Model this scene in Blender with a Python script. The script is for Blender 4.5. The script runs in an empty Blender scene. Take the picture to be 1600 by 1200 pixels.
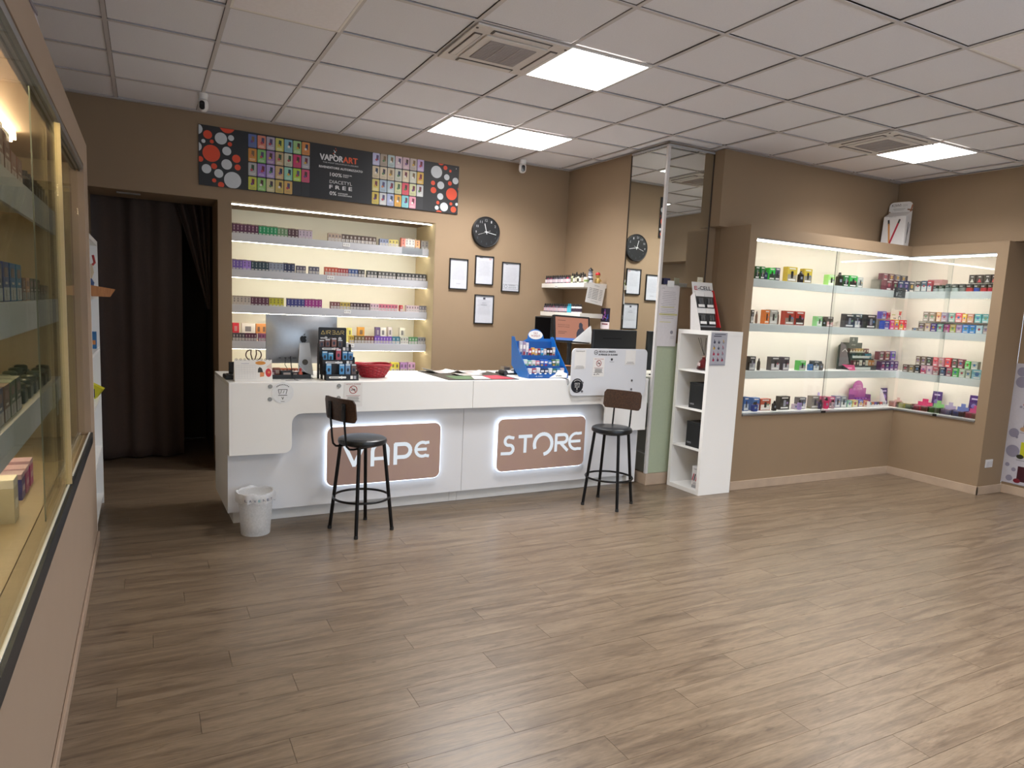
import bpy, bmesh, math, random
from mathutils import Vector, Matrix
random.seed(7)
PI = math.pi
SC = bpy.context.scene
COL = SC.collection
H = 3.116                                   # ceiling height, metres

# ------------------------------------------------------------------ camera
cam_d = bpy.data.cameras.new('camera'); cam = bpy.data.objects.new('camera', cam_d); COL.objects.link(cam)
cam_d.sensor_width = 36.0; cam_d.lens = 24.173
cam_d.shift_x = 7.16/1600; cam_d.shift_y = 19.4/1600
cam_d.clip_start = 0.02
_r = Vector((0.8854974, -0.4623417, 0.0462006)); _u = Vector((0.0170909, 0.1317745, 0.9911324)); _f = Vector((0.4643299, 0.8768556, -0.1245878))
m3 = Matrix((_r, _u, -_f)).transposed()
cam.matrix_world = Matrix.Translation((-2.2220, -3.5985, 1.5754)) @ m3.to_4x4()
SC.camera = cam

# ------------------------------------------------------------------ exposure, world
SC.view_settings.view_transform = 'Standard'; SC.view_settings.look = 'None'
SC.view_settings.exposure = 0.0; SC.view_settings.gamma = 1.0; SC.view_settings.use_curve_mapping = False
W = bpy.data.worlds.new('world'); SC.world = W; W.use_nodes = True
W.node_tree.nodes['Background'].inputs[0].default_value = (0.72, 0.84, 1.0, 1)
W.node_tree.nodes['Background'].inputs[1].default_value = 3.0
PANEL = 32.0 # watts per       # ceiling panel radiance
LED_W = 17.0        # lit wall niche strips
LED_C = 21.0        # corner display case strips
LED_L = 33.0        # left display case strips
SIGN = 2.8

# ------------------------------------------------------------------ materials
def lin(c):
    c = c/255.0
    return c/12.92 if c <= 0.04045 else ((c+0.055)/1.055)**2.4
def hexc(h):
    h = h.lstrip('#'); return tuple(lin(int(h[i:i+2], 16)) for i in (0, 2, 4))+(1.0,)
_mc = {}
def new_mat(name):
    m = bpy.data.materials.new(name); m.use_nodes = True
    nt = m.node_tree; return m, nt, nt.nodes['Principled BSDF']
def M(h, rough=0.5, metal=0.0, var=0.06, scale=40.0, name=None, bump=0.0, spec=0.5):
    key = (h, rough, metal, var, scale, bump, spec)
    if key in _mc: return _mc[key]
    m, nt, b = new_mat(name or 'paint_'+h.strip('#'))
    N, L = nt.nodes, nt.links
    c = hexc(h)
    tc = N.new('ShaderNodeTexCoord'); nz = N.new('ShaderNodeTexNoise'); nz.inputs['Scale'].default_value = scale; nz.inputs['Detail'].default_value = 3
    mr = N.new('ShaderNodeMapRange'); mr.inputs['To Min'].default_value = 1-var; mr.inputs['To Max'].default_value = 1+var
    mul = N.new('ShaderNodeMix'); mul.data_type = 'RGBA'; mul.blend_type = 'MULTIPLY'; mul.inputs['Factor'].default_value = 1
    cmb = N.new('ShaderNodeCombineColor')
    L.new(tc.outputs['Object'], nz.inputs['Vector']); L.new(nz.outputs['Fac'], mr.inputs['Value'])
    for i in range(3): L.new(mr.outputs['Result'], cmb.inputs[i])
    mul.inputs['A'].default_value = c; L.new(cmb.outputs['Color'], mul.inputs['B']); L.new(mul.outputs['Result'], b.inputs['Base Color'])
    b.inputs['Roughness'].default_value = rough; b.inputs['Metallic'].default_value = metal; b.inputs['Specular IOR Level'].default_value = spec
    if bump:
        bp = N.new('ShaderNodeBump'); bp.inputs['Strength'].default_value = bump; bp.inputs['Distance'].default_value = 0.002
        L.new(nz.outputs['Fac'], bp.inputs['Height']); L.new(bp.outputs['Normal'], b.inputs['Normal'])
    _mc[key] = m; return m
def EM(rgb, s, name):
    m, nt, b = new_mat(name)
    b.inputs['Base Color'].default_value = (0.25, 0.25, 0.25, 1) if s > 1.5 else (0.02, 0.02, 0.02, 1); b.inputs['Emission Color'].default_value = tuple(rgb)+(1,); b.inputs['Emission Strength'].default_value = s
    return m
def glass(name, tint=(0.93, 0.96, 0.95), ior=1.45, rough=0.0, extra=0.0, edge=0.75):
    m, nt, b = new_mat(name); N, L = nt.nodes, nt.links; N.remove(b)
    out = N['Material Output']; t = N.new('ShaderNodeBsdfTransparent'); t.inputs[0].default_value = tint+(1,)
    g = N.new('ShaderNodeBsdfGlossy'); g.inputs['Roughness'].default_value = rough; g.inputs['Color'].default_value = (0.95, 0.95, 0.95, 1)
    lw = N.new('ShaderNodeLayerWeight'); lw.inputs['Blend'].default_value = 0.5
    pw = N.new('ShaderNodeMath'); pw.operation = 'POWER'; pw.inputs[1].default_value = 5.0; L.new(lw.outputs['Facing'], pw.inputs[0])
    f0 = ((ior-1)/(ior+1))**2; fr = N.new('ShaderNodeMath'); fr.operation = 'MULTIPLY_ADD'; fr.inputs[1].default_value = (1-f0)*edge; fr.inputs[2].default_value = f0; L.new(pw.outputs[0], fr.inputs[0])
    mx = N.new('ShaderNodeMixShader'); ad = N.new('ShaderNodeMath'); ad.operation = 'ADD'; ad.inputs[1].default_value = extra; ad.use_clamp = True
    L.new(fr.outputs[0], ad.inputs[0]); L.new(ad.outputs[0], mx.inputs[0]); L.new(t.outputs[0], mx.inputs[1]); L.new(g.outputs[0], mx.inputs[2]); L.new(mx.outputs[0], out.inputs[0])
    return m
WALL = M('#907a61', 0.78, var=0.03, scale=6, name='taupe_wall_paint', bump=0.15)
WALLIN = M('#c9b894', 0.7, var=0.03, scale=6, name='niche_side_paint')
CREAM = M('#efeadb', 0.6, var=0.02, scale=4, name='cream_back_panel')
CREAM2 = M('#ebe3d8', 0.6, var=0.02, scale=4, name='warm_white_back_panel')
WHITE = M('#eeedeb', 0.35, var=0.015, scale=5, name='white_laminate')
WHITEP = M('#e4e2e0', 0.6, var=0.02, name='white_paper')
GREYW = M('#b6b6bb', 0.5, var=0.015, name='pale_grey_laminate')
LIPC = M('#d2d8d8', 0.45, var=0.015, name='grey_shelf_lip')
TILE = M('#e8e8ee', 0.9, var=0.05, scale=120, name='mineral_fibre_tile', bump=0.5)
RAIL = M('#c9c4c4', 0.5, var=0.02, name='painted_ceiling_rail')
STONE = M('#b5a08c', 0.4, var=0.16, scale=9, name='beige_skirting_stone')
ALU = M('#a9adb2', 0.3, 0.9, name='brushed_aluminium')
ALUP = M('#c3c5c8', 0.38, 0.55, name='pale_aluminium')
BLACK = M('#121214', 0.45, name='black_plastic')
BLACKM = M('#0d0d0f', 0.35, 0.4, name='black_painted_metal')
BLACKG = M('#08080a', 0.12, name='gloss_black')
SEATM = M('#15181c', 0.32, var=0.1, scale=90, name='black_vinyl', bump=0.3)
GUMM = M('#2a2a2c', 0.8, name='rubber')
MIRROR, nt, b = new_mat('silver_mirror')
b.inputs['Base Color'].default_value = (0.80, 0.83, 0.80, 1); b.inputs['Metallic'].default_value = 1; b.inputs['Roughness'].default_value = 0.012
_n = nt.nodes.new('ShaderNodeTexNoise'); _n.inputs['Scale'].default_value = 30; _mr = nt.nodes.new('ShaderNodeMapRange'); _mr.inputs['To Min'].default_value = 0.005; _mr.inputs['To Max'].default_value = 0.02
nt.links.new(_n.outputs['Fac'], _mr.inputs['Value']); nt.links.new(_mr.outputs['Result'], b.inputs['Roughness'])
GLASS = glass('display_glass', (0.955, 0.97, 0.965), 1.45)
GLASSL = glass('green_display_glass', (0.93, 0.94, 0.91), 1.45, 0.01, 0.0, 0.38)
ACRYL = glass('clear_acrylic', (0.9, 0.92, 0.92), 1.45, 0.05, 0.05)
PANELM, nt, b = new_mat('lit_panel_diffuser'); nt.nodes.remove(b)
_t = nt.nodes.new('ShaderNodeBsdfTransparent'); _e = nt.nodes.new('ShaderNodeEmission'); _e.inputs[0].default_value = (1.0, .99, .985, 1); _e.inputs[1].default_value = 3.0; _a = nt.nodes.new('ShaderNodeAddShader')
nt.links.new(_t.outputs[0], _a.inputs[0]); nt.links.new(_e.outputs[0], _a.inputs[1]); nt.links.new(_a.outputs[0], nt.nodes['Material Output'].inputs[0])
LEDN = EM((1.0, 0.94, 0.76), LED_W, 'warm_led_strip')
LEDC = EM((1.0, 0.95, 0.87), LED_C, 'neutral_led_strip')
LEDLM = EM((1.0, 0.80, 0.52), LED_L, 'soft_led_strip')
SIGNM = EM((0.72, 0.84, 1.0), SIGN, 'cool_sign_backlight')
LETM = EM((0.86, 0.93, 1.0), 0.80, 'lit_sign_letters')

def wood_plank_mat():
    m, nt, b = new_mat('grey_brown_oak_plank'); N, L = nt.nodes, nt.links
    g = N.new('ShaderNodeNewGeometry'); oi = N.new('ShaderNodeObjectInfo')
    mp = N.new('ShaderNodeMapping'); mp.inputs['Scale'].default_value = (0.9, 9.0, 1.0)
    off = N.new('ShaderNodeCombineXYZ'); mo = N.new('ShaderNodeMath'); mo.operation = 'MULTIPLY'; mo.inputs[1].default_value = 13.0
    L.new(oi.outputs['Random'], mo.inputs[0]); L.new(mo.outputs[0], off.inputs[2]); L.new(mo.outputs[0], off.inputs[0])
    L.new(g.outputs['Position'], mp.inputs['Vector']); L.new(off.outputs[0], mp.inputs['Location'])
    n1 = N.new('ShaderNodeTexNoise'); n1.inputs['Scale'].default_value = 2.2; n1.inputs['Detail'].default_value = 8; n1.inputs['Roughness'].default_value = 0.66; n1.inputs['Distortion'].default_value = 1.1
    L.new(mp.outputs[0], n1.inputs['Vector'])
    n2 = N.new('ShaderNodeTexNoise'); n2.inputs['Scale'].default_value = 22; n2.inputs['Detail'].default_value = 5; n2.inputs['Distortion'].default_value = 0.4
    mp2 = N.new('ShaderNodeMapping'); mp2.inputs['Scale'].default_value = (0.8, 8, 1); L.new(g.outputs['Position'], mp2.inputs['Vector']); L.new(off.outputs[0], mp2.inputs['Location']); L.new(mp2.outputs[0], n2.inputs['Vector'])
    r = N.new('ShaderNodeValToRGB'); e = r.color_ramp.elements
    e[0].position = 0.22; e[0].color = hexc('#483a2e'); e[1].position = 0.80; e[1].color = hexc('#857663')
    x = e.new(0.44); x.color = hexc('#695a4a'); x = e.new(0.56); x.color = hexc('#786856')
    L.new(n1.outputs['Fac'], r.inputs['Fac'])
    r2 = N.new('ShaderNodeValToRGB'); f = r2.color_ramp.elements; f[0].position = 0.30; f[0].color = (0.74, 0.71, 0.69, 1); f[1].position = 0.6; f[1].color = (1.06, 1.04, 1.02, 1)
    L.new(n2.outputs['Fac'], r2.inputs['Fac'])
    mx = N.new('ShaderNodeMix'); mx.data_type = 'RGBA'; mx.blend_type = 'MULTIPLY'; mx.inputs['Factor'].default_value = 0.8
    L.new(r.outputs['Color'], mx.inputs['A']); L.new(r2.outputs['Color'], mx.inputs['B'])
    n3 = N.new('ShaderNodeTexNoise'); n3.inputs['Scale'].default_value = 7; n3.inputs['Detail'].default_value = 4; n3.inputs['Distortion'].default_value = 1.5
    mp3 = N.new('ShaderNodeMapping'); mp3.inputs['Scale'].default_value = (0.9, 4.2, 1); L.new(g.outputs['Position'], mp3.inputs['Vector']); L.new(off.outputs[0], mp3.inputs['Location']); L.new(mp3.outputs[0], n3.inputs['Vector'])
    r3 = N.new('ShaderNodeValToRGB'); r3.color_ramp.elements[0].position = 0.27; r3.color_ramp.elements[0].color = (0.55, 0.50, 0.46, 1); r3.color_ramp.elements[1].position = 0.37; r3.color_ramp.elements[1].color = (1, 1, 1, 1)
    L.new(n3.outputs['Fac'], r3.inputs['Fac']); mx3 = N.new('ShaderNodeMix'); mx3.data_type = 'RGBA'; mx3.blend_type = 'MULTIPLY'; mx3.inputs['Factor'].default_value = 0.8
    L.new(mx.outputs['Result'], mx3.inputs['A']); L.new(r3.outputs['Color'], mx3.inputs['B']); mx = mx3
    hs = N.new('ShaderNodeHueSaturation'); mr = N.new('ShaderNodeMapRange'); mr.inputs['To Min'].default_value = 0.965; mr.inputs['To Max'].default_value = 1.035
    L.new(oi.outputs['Random'], mr.inputs['Value']); L.new(mr.outputs['Result'], hs.inputs['Value']); L.new(mx.outputs['Result'], hs.inputs['Color'])
    L.new(hs.outputs['Color'], b.inputs['Base Color'])
    rr = N.new('ShaderNodeMapRange'); rr.inputs['To Min'].default_value = 0.25; rr.inputs['To Max'].default_value = 0.38; L.new(n1.outputs['Fac'], rr.inputs['Value']); L.new(rr.outputs['Result'], b.inputs['Roughness'])
    bp = N.new('ShaderNodeBump'); bp.inputs['Strength'].default_value = 0.12; bp.inputs['Distance'].default_value = 0.001; L.new(n2.outputs['Fac'], bp.inputs['Height']); L.new(bp.outputs['Normal'], b.inputs['Normal'])
    b.inputs['Specular IOR Level'].default_value = 0.5
    return m
PLANK = wood_plank_mat()
def wood_mat(name, c0, c1, sc=(2, 30, 30)):
    m, nt, b = new_mat(name); N, L = nt.nodes, nt.links
    tc = N.new('ShaderNodeTexCoord'); mp = N.new('ShaderNodeMapping'); mp.inputs['Scale'].default_value = sc
    nz = N.new('ShaderNodeTexNoise'); nz.inputs['Scale'].default_value = 3; nz.inputs['Detail'].default_value = 6; nz.inputs['Distortion'].default_value = 0.6
    r = N.new('ShaderNodeValToRGB'); r.color_ramp.elements[0].color = hexc(c0); r.color_ramp.elements[1].color = hexc(c1); r.color_ramp.elements[0].position = 0.3; r.color_ramp.elements[1].position = 0.7
    L.new(tc.outputs['Object'], mp.inputs[0]); L.new(mp.outputs[0], nz.inputs['Vector']); L.new(nz.outputs['Fac'], r.inputs['Fac']); L.new(r.outputs['Color'], b.inputs['Base Color'])
    b.inputs['Roughness'].default_value = 0.5; return m
WALNUT = wood_mat('dark_walnut', '#22140c', '#4a3020')
CARDB = wood_mat('corrugated_cardboard', '#96603a', '#b07a4c', (40, 4, 4))

# ------------------------------------------------------------------ mesh builder
class Frame:                                # a flat surface to print on: origin, right, up
    def __init__(s, o, r, u):
        s.o = Vector(o); s.r = Vector(r); s.u = Vector(u); s.n = s.r.cross(s.u).normalized()
    def p(s, a, b, d=0.0): return s.o+s.r*a+s.u*b+s.n*d
def FY(x, y, z): return Frame((x, y, z), (1, 0, 0), (0, 0, 1))       # faces the room (-y)
def FX(x, y, z): return Frame((x, y, z), (0, -1, 0), (0, 0, 1))      # faces -x
def FT(x, y, z): return Frame((x, y, z), (1, 0, 0), (0, 1, 0))       # lies flat, faces up
_tc = {}
def text_geo(s, bold=False):
    if s in _tc: return _tc[s]
    c = bpy.data.curves.new('lettering', 'FONT'); c.body = s; c.size = 1.0; c.align_x = 'LEFT'; c.resolution_u = 2
    o = bpy.data.objects.new('lettering_source', c); COL.objects.link(o)
    me = bpy.data.meshes.new_from_object(o)
    vs = [(v.co.x, v.co.y) for v in me.vertices]; fs = [tuple(p.vertices) for p in me.polygons]
    bpy.data.objects.remove(o); bpy.data.curves.remove(c); bpy.data.meshes.remove(me)
    _tc[s] = (vs, fs); return _tc[s]
class MB:
    def __init__(s): s.v = []; s.f = []; s.m = []
    def face(s, pts, mi=0):
        n = len(s.v); s.v += [tuple(p) for p in pts]; s.f.append(tuple(range(n, n+len(pts)))); s.m.append(mi); return s
    def hexa(s, P, mi=0):                    # 8 corners: bottom loop, top loop
        n = len(s.v); s.v += [tuple(p) for p in P]
        for q in ((3, 2, 1, 0), (4, 5, 6, 7), (0, 1, 5, 4), (1, 2, 6, 5), (2, 3, 7, 6), (3, 0, 4, 7)):
            s.f.append(tuple(n+i for i in q)); s.m.append(mi)
        return s
    def box(s, x0, x1, y0, y1, z0, z1, mi=0):
        return s.hexa([(x0, y0, z0), (x1, y0, z0), (x1, y1, z0), (x0, y1, z0), (x0, y0, z1), (x1, y0, z1), (x1, y1, z1), (x0, y1, z1)], mi)
    def bar(s, p0, p1, w, h, mi=0, up=(0, 0, 1)):
        p0 = Vector(p0); p1 = Vector(p1); d = (p1-p0).normalized(); a = d.cross(Vector(up)).normalized()*w/2; c = a.normalized().cross(d)*h/2
        return s.hexa([p0-a-c, p0+a-c, p1+a-c, p1-a-c, p0-a+c, p0+a+c, p1+a+c, p1-a+c], mi)
    def lathe(s, prof, c=(0, 0, 0), n=20, mi=0, axis='z', sq=1.0):
        b = len(s.v); c = Vector(c)
        for r, z in prof:
            for k in range(n):
                a = 2*PI*k/n; x = r*math.cos(a); y = r*math.sin(a)*sq
                p = (x, y, z) if axis == 'z' else ((x, z, y) if axis == 'y' else (z, x, y))
                s.v.append(tuple(c+Vector(p)))
        for i in range(len(prof)-1):
            for k in range(n):
                k2 = (k+1) % n; s.f.append((b+i*n+k, b+i*n+k2, b+(i+1)*n+k2, b+(i+1)*n+k)); s.m.append(mi)
        if prof[0][0] > 1e-5: s.f.append(tuple(b+k for k in range(n))[::-1]); s.m.append(mi)
        if prof[-1][0] > 1e-5: s.f.append(tuple(b+(len(prof)-1)*n+k for k in range(n))); s.m.append(mi)
        return s
    def tube(s, pts, r, n=8, mi=0, closed=False):
        pts = [Vector(p) for p in pts]; b = len(s.v); N = len(pts); prev = None
        for i, p in enumerate(pts):
            if closed: t = (pts[(i+1) % N]-pts[i-1]).normalized()
            else: t = (pts[min(i+1, N-1)]-pts[max(i-1, 0)]).normalized()
            if prev is None:
                a = t.cross(Vector((0, 0, 1)))
                if a.length < 1e-3: a = t.cross(Vector((1, 0, 0)))
            else: a = prev-t*prev.dot(t)
            a.normalize(); prev = a; c = t.cross(a)
            rr = r[i] if isinstance(r, (list, tuple)) else r
            for k in range(n):
                q = 2*PI*k/n; s.v.append(tuple(p+a*math.cos(q)*rr+c*math.sin(q)*rr))
        for i in range(N if closed else N-1):
            j = (i+1) % N
            for k in range(n):
                k2 = (k+1) % n; s.f.append((b+i*n+k, b+i*n+k2, b+j*n+k2, b+j*n+k)); s.m.append(mi)
        if not closed:
            s.f.append(tuple(b+k for k in range(n))[::-1]); s.m.append(mi); s.f.append(tuple(b+(N-1)*n+k for k in range(n))); s.m.append(mi)
        return s
    def prism(s, fr, out, d0, d1, mi=0):     # outline on a frame, thickness from d0 to d1 along its normal
        b = len(s.v); n = len(out)
        s.v += [tuple(fr.p(a, c, d0)) for a, c in out]+[tuple(fr.p(a, c, d1)) for a, c in out]
        s.f.append(tuple(b+i for i in range(n))[::-1]); s.m.append(mi); s.f.append(tuple(b+n+i for i in range(n))); s.m.append(mi)
        for i in range(n):
            j = (i+1) % n; s.f.append((b+i, b+j, b+n+j, b+n+i)); s.m.append(mi)
        return s
    def rect(s, fr, a0, a1, c0, c1, mi=0, d=0.0008): return s.prism(fr, [(a0, c0), (a1, c0), (a1, c1), (a0, c1)], 0.0, d, mi)
    def disc(s, fr, a, c, r, mi=0, d=0.0008, n=20, clip=None, ry=None):
        o = [(a+r*math.cos(2*PI*k/n), c+(ry or r)*math.sin(2*PI*k/n)) for k in range(n)]
        if clip: o = [(min(max(x, clip[0]), clip[1]), min(max(y, clip[2]), clip[3])) for x, y in o]
        return s.prism(fr, o, 0.0, d, mi)
    def ring(s, fr, a, c, r, w, mi=0, d=0.0008, n=24, a0=0, a1=360):
        for k in range(n):
            t0 = math.radians(a0+(a1-a0)*k/n); t1 = math.radians(a0+(a1-a0)*(k+1)/n)
            s.prism(fr, [(a+r*math.cos(t0), c+r*math.sin(t0)), (a+r*math.cos(t1), c+r*math.sin(t1)), (a+(r-w)*math.cos(t1), c+(r-w)*math.sin(t1)), (a+(r-w)*math.cos(t0), c+(r-w)*math.sin(t0))], 0, d, mi)
        return s
    def stroke(s, fr, pts, w, mi=0, d=0.0008):
        for (x0, y0), (x1, y1) in zip(pts[:-1], pts[1:]):
            L = math.hypot(x1-x0, y1-y0) or 1e-6; ex = (x1-x0)/L*w*0.25; ey = (y1-y0)/L*w*0.25; nx = -(y1-y0)/L*w/2; ny = (x1-x0)/L*w/2
            s.prism(fr, [(x0-ex+nx, y0-ey+ny), (x0-ex-nx, y0-ey-ny), (x1+ex-nx, y1+ey-ny), (x1+ex+nx, y1+ey+ny)], 0, d, mi)
        return s
    def text(s, fr, t, a, c, h, w=None, mi=0, d=0.001, bold=0.0, align='L'):   # cap height h, forced width w, left baseline (a, c)
        vs, fs = text_geo(t)
        if not vs: return s
        x0 = min(v[0] for v in vs); x1 = max(v[0] for v in vs)
        k = h/0.69; kx = (w/(x1-x0)) if w else k
        if align == 'C': a = a-(x1-x0)*kx/2
        offs = ((0, 0),) if not bold else ((0, 0), (bold, 0), (-bold, 0), (0, bold))
        for ox, oy in offs:
            b = len(s.v); s.v += [tuple(fr.p(a+ox+(x-x0)*kx, c+oy+y*k, d)) for x, y in vs]
            s.f += [tuple(b+i for i in f) for f in fs]; s.m += [mi]*len(fs); d += 0.00003
        return s
    def lines(s, fr, a0, a1, c1, n, dz, h=0.0012, mi=0, seed=1):                # rows of unreadably small print
        rd = random.Random(seed)
        for i in range(n):
            L = (a1-a0)*(0.72+0.28*rd.random()); m = (a0+a1)/2
            s.rect(fr, m-L/2, m+L/2, c1-i*dz-h, c1-i*dz, mi)
        return s
    def build(s, name, mats, parent=None, smooth=False, bevel=0.0, seg=2):
        me = bpy.data.meshes.new(name); me.from_pydata(s.v, [], s.f)
        for m in (mats if isinstance(mats, (list, tuple)) else [mats]): me.materials.append(m)
        me.polygons.foreach_set('material_index', s.m)
        bm = bmesh.new(); bm.from_mesh(me); bmesh.ops.recalc_face_normals(bm, faces=bm.faces); bm.to_mesh(me); bm.free()
        if smooth:
            me.polygons.foreach_set('use_smooth', [True]*len(me.polygons))
            try: me.set_sharp_from_angle(angle=math.radians(38))
            except Exception: pass
        o = bpy.data.objects.new(name, me); COL.objects.link(o)
        if parent: o.parent = parent
        if bevel:
            bv = o.modifiers.new('bevel', 'BEVEL'); bv.width = bevel; bv.segments = seg; bv.limit_method = 'ANGLE'; bv.angle_limit = math.radians(50)
        return o
def rrect(x0, x1, y0, y1, r, n=6):
    o = []
    for cx, cy, a in ((x1-r, y0+r, -90), (x1-r, y1-r, 0), (x0+r, y1-r, 90), (x0+r, y0+r, 180)):
        for k in range(n+1):
            t = math.radians(a+90*k/n); o.append((cx+r*math.cos(t), cy+r*math.sin(t)))
    return o
def arc(cx, cy, r, a0, a1, n=10): return [(cx+r*math.cos(math.radians(a0+(a1-a0)*k/n)), cy+r*math.sin(math.radians(a0+(a1-a0)*k/n))) for k in range(n+1)]
def tag(o, label, cat, group=None):
    o['label'] = label; o['category'] = cat
    if group: o['group'] = group
    return o
def thing(name, loc, label, cat, group=None, rz=0.0, rx=0.0):
    o = bpy.data.objects.new(name, None); o.empty_display_size = 0.05; COL.objects.link(o); o.location = loc; o.rotation_euler = (rx, 0, rz)
    return tag(o, label, cat, group)
def struct(o): o['kind'] = 'structure'; return o
ORD = ['', 'first', 'second', 'third', 'fourth', 'fifth', 'sixth', 'seventh', 'eighth', 'ninth', 'tenth', 'eleventh', 'twelfth', 'thirteenth', 'fourteenth', 'fifteenth', 'sixteenth', 'seventeenth', 'eighteenth', 'nineteenth', 'twentieth']
BLANK = 0.0005

# ================================================================== ROOM SHELL
YB = 3.03; XS = 1.93; YC = 1.39; YW = 1.25; XR = 5.0; XL = -3.0; YF = -5.2
DX0, DX1, DZ = -2.63, -1.648, 2.41           # doorway
NX0, NX1, NZ0, NZ1, NYB = -1.536, 0.382, 0.50, 2.407, 3.58   # lit wall niche

# floor: planks laid along x
fl = struct(MB().box(XL-0.1, 5.5, YF-0.1, 5.0, -0.06, -0.004).build('floor', M('#6a5848', 0.8, name='subfloor')))
def plank_mesh(L):
    g = 0.0002
    mb = MB().hexa([(g, g, 0), (L-g, g, 0), (L-g, 0.15-g, 0), (g, 0.15-g, 0), (g+.0006, g+.0006, 0.0035), (L-g-.0006, g+.0006, 0.0035), (L-g-.0006, 0.15-g-.0006, 0.0035), (g+.0006, 0.15-g-.0006, 0.0035)])
    return mb
base_plank = plank_mesh(1.2).build('plank', PLANK, fl); base_me = base_plank.data
first = True; far = MB(); rp = random.Random(3)
j = -28
while True:
    y0 = -1.061+0.15*j
    if y0 > 4.6: break
    off = -2.066+[0, 0.37, 0.92, 0.15, 0.62, 1.05, 0.28, 0.78][j % 8]
    x0 = off-1.2*2
    while x0 < 5.4:
        if x0+1.2 > -3.05:
            if -2.62 < y0 < 1.0 and x0+1.2 > -2.55 and x0 < 5.35:
                if first: o = base_plank; first = False
                else:
                    o = bpy.data.objects.new('plank', base_me); COL.objects.link(o); o.parent = fl
                o.location = (x0, y0, -0.0035)
            else:
                L = 1.2
                b = len(far.v); pm = plank_mesh(L)
                far.v += [(a+x0, c+y0, d-0.0035) for a, c, d in pm.v]; far.f += [tuple(b+i for i in f) for f in pm.f]; far.m += pm.m
        x0 += 1.2
    j += 1
fo = far.build('plank_field', PLANK, fl); fo['kind'] = 'stuff'

# walls
wb = MB(); wb.box(XL, DX0, YB, NYB, 0, H).box(DX0, DX1, YB, NYB, DZ, H).box(DX1, NX0, YB, NYB, 0, H).box(NX0, NX1, YB, NYB, NZ1, H).box(NX0, NX1, YB, NYB, 0, NZ0).box(NX1, XS+0.6, YB, NYB, 0, H)
struct(wb.build('wall_back', WALL))
struct(MB().box(NX0-.02, NX1+.02, NYB, NYB+0.03, NZ0-.02, NZ1+.02).build('trim_1', CREAM))
struct(MB().box(NX1-0.002, NX1, YB+0.006, NYB-.001, NZ0+.001, NZ1-.001).box(NX0, NX0+0.002, YB+0.006, NYB-.001, NZ0+.001, NZ1-.001).build('trim_2', WALLIN))
struct(MB().box(XS, XS+0.6, 1.9, YB-.001, 0, H).build('wall_side', WALL))
# passage behind the doorway
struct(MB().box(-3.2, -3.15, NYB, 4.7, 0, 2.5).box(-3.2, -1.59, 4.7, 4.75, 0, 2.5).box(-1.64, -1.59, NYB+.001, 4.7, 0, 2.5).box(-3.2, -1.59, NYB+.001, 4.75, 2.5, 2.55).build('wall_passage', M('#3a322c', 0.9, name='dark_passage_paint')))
# projecting wall right of the column and the right wall
struct(MB().box(2.462, 2.569, 1.40, 1.9, 0, 2.432).box(2.5695, 2.9, 1.342, 1.9, 0, 2.432).box(2.462, 2.57, YW, 1.9, 2.432, H).box(2.57, 5.6, YW, 1.9, 2.432, H).build('wall_centre', WALL))
struct(MB().box(XR, 5.6, YF, YW-.001, 2.432, H).box(5.33, 5.6, YF, 0.039, 0, 2.431).build('wall_right', WALL))
struct(MB().box(-3.2, XL, YF, YB, 0, H).build('wall_left', WALL))
wx0, wx1, wz0, wz1 = -1.6, 3.6, 0.35, 2.6
struct(MB().box(-3.2, wx0, YF-.2, YF, 0, H).box(wx1, 5.6, YF-.2, YF, 0, H).box(wx0, wx1, YF-.2, YF, 0, wz0).box(wx0, wx1, YF-.2, YF, wz1, H).build('wall_front', WALL))
win = struct(MB().box(wx0, wx1, YF-.12, YF-.08, wz0, wz0+.05).box(wx0, wx1, YF-.12, YF-.08, wz1-.05, wz1).box(wx0, wx0+.05, YF-.12, YF-.08, wz0, wz1).box(wx1-.05, wx1, YF-.12, YF-.08, wz0, wz1).box(0.98, 1.03, YF-.12, YF-.08, wz0, wz1).build('window_1', ALU))
MB().box(wx0+.05, 0.98, YF-.104, YF-.098, wz0+.05, wz1-.05).build('window_pane', GLASS, win)
MB().box(1.03, wx1-.05, YF-.104, YF-.098, wz0+.05, wz1-.05).build('window_pane', GLASS, win)

# skirting
struct(MB().box(NX1+2.2-.7, XS-.001, YB-.012, YB-.0005, 0, 0.08).box(DX1, XS-.001, YB-.012, YB-.0005, 0, 0.08).build('baseboard_back', STONE))
struct(MB().box(2.58, 4.904, 0.953, 0.965, 0, 0.082).box(4.904, 4.916, 0.026, 0.965, 0, 0.082).box(4.904, 5.329, 0.026, 0.0385, 0, 0.082).box(5.317, 5.329, -5.1, 0.026, 0, 0.082).build('baseboard_right', STONE, bevel=0.002))
struct(MB().box(-2.514, -2.502, YF, 1.352, 0, 0.055).box(-2.96, -2.502, 1.341, 1.353, 0, 0.055).build('baseboard_left', M('#a58f7c', 0.4, var=0.1, scale=9, name='beige_skirting'), bevel=0.003))

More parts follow.
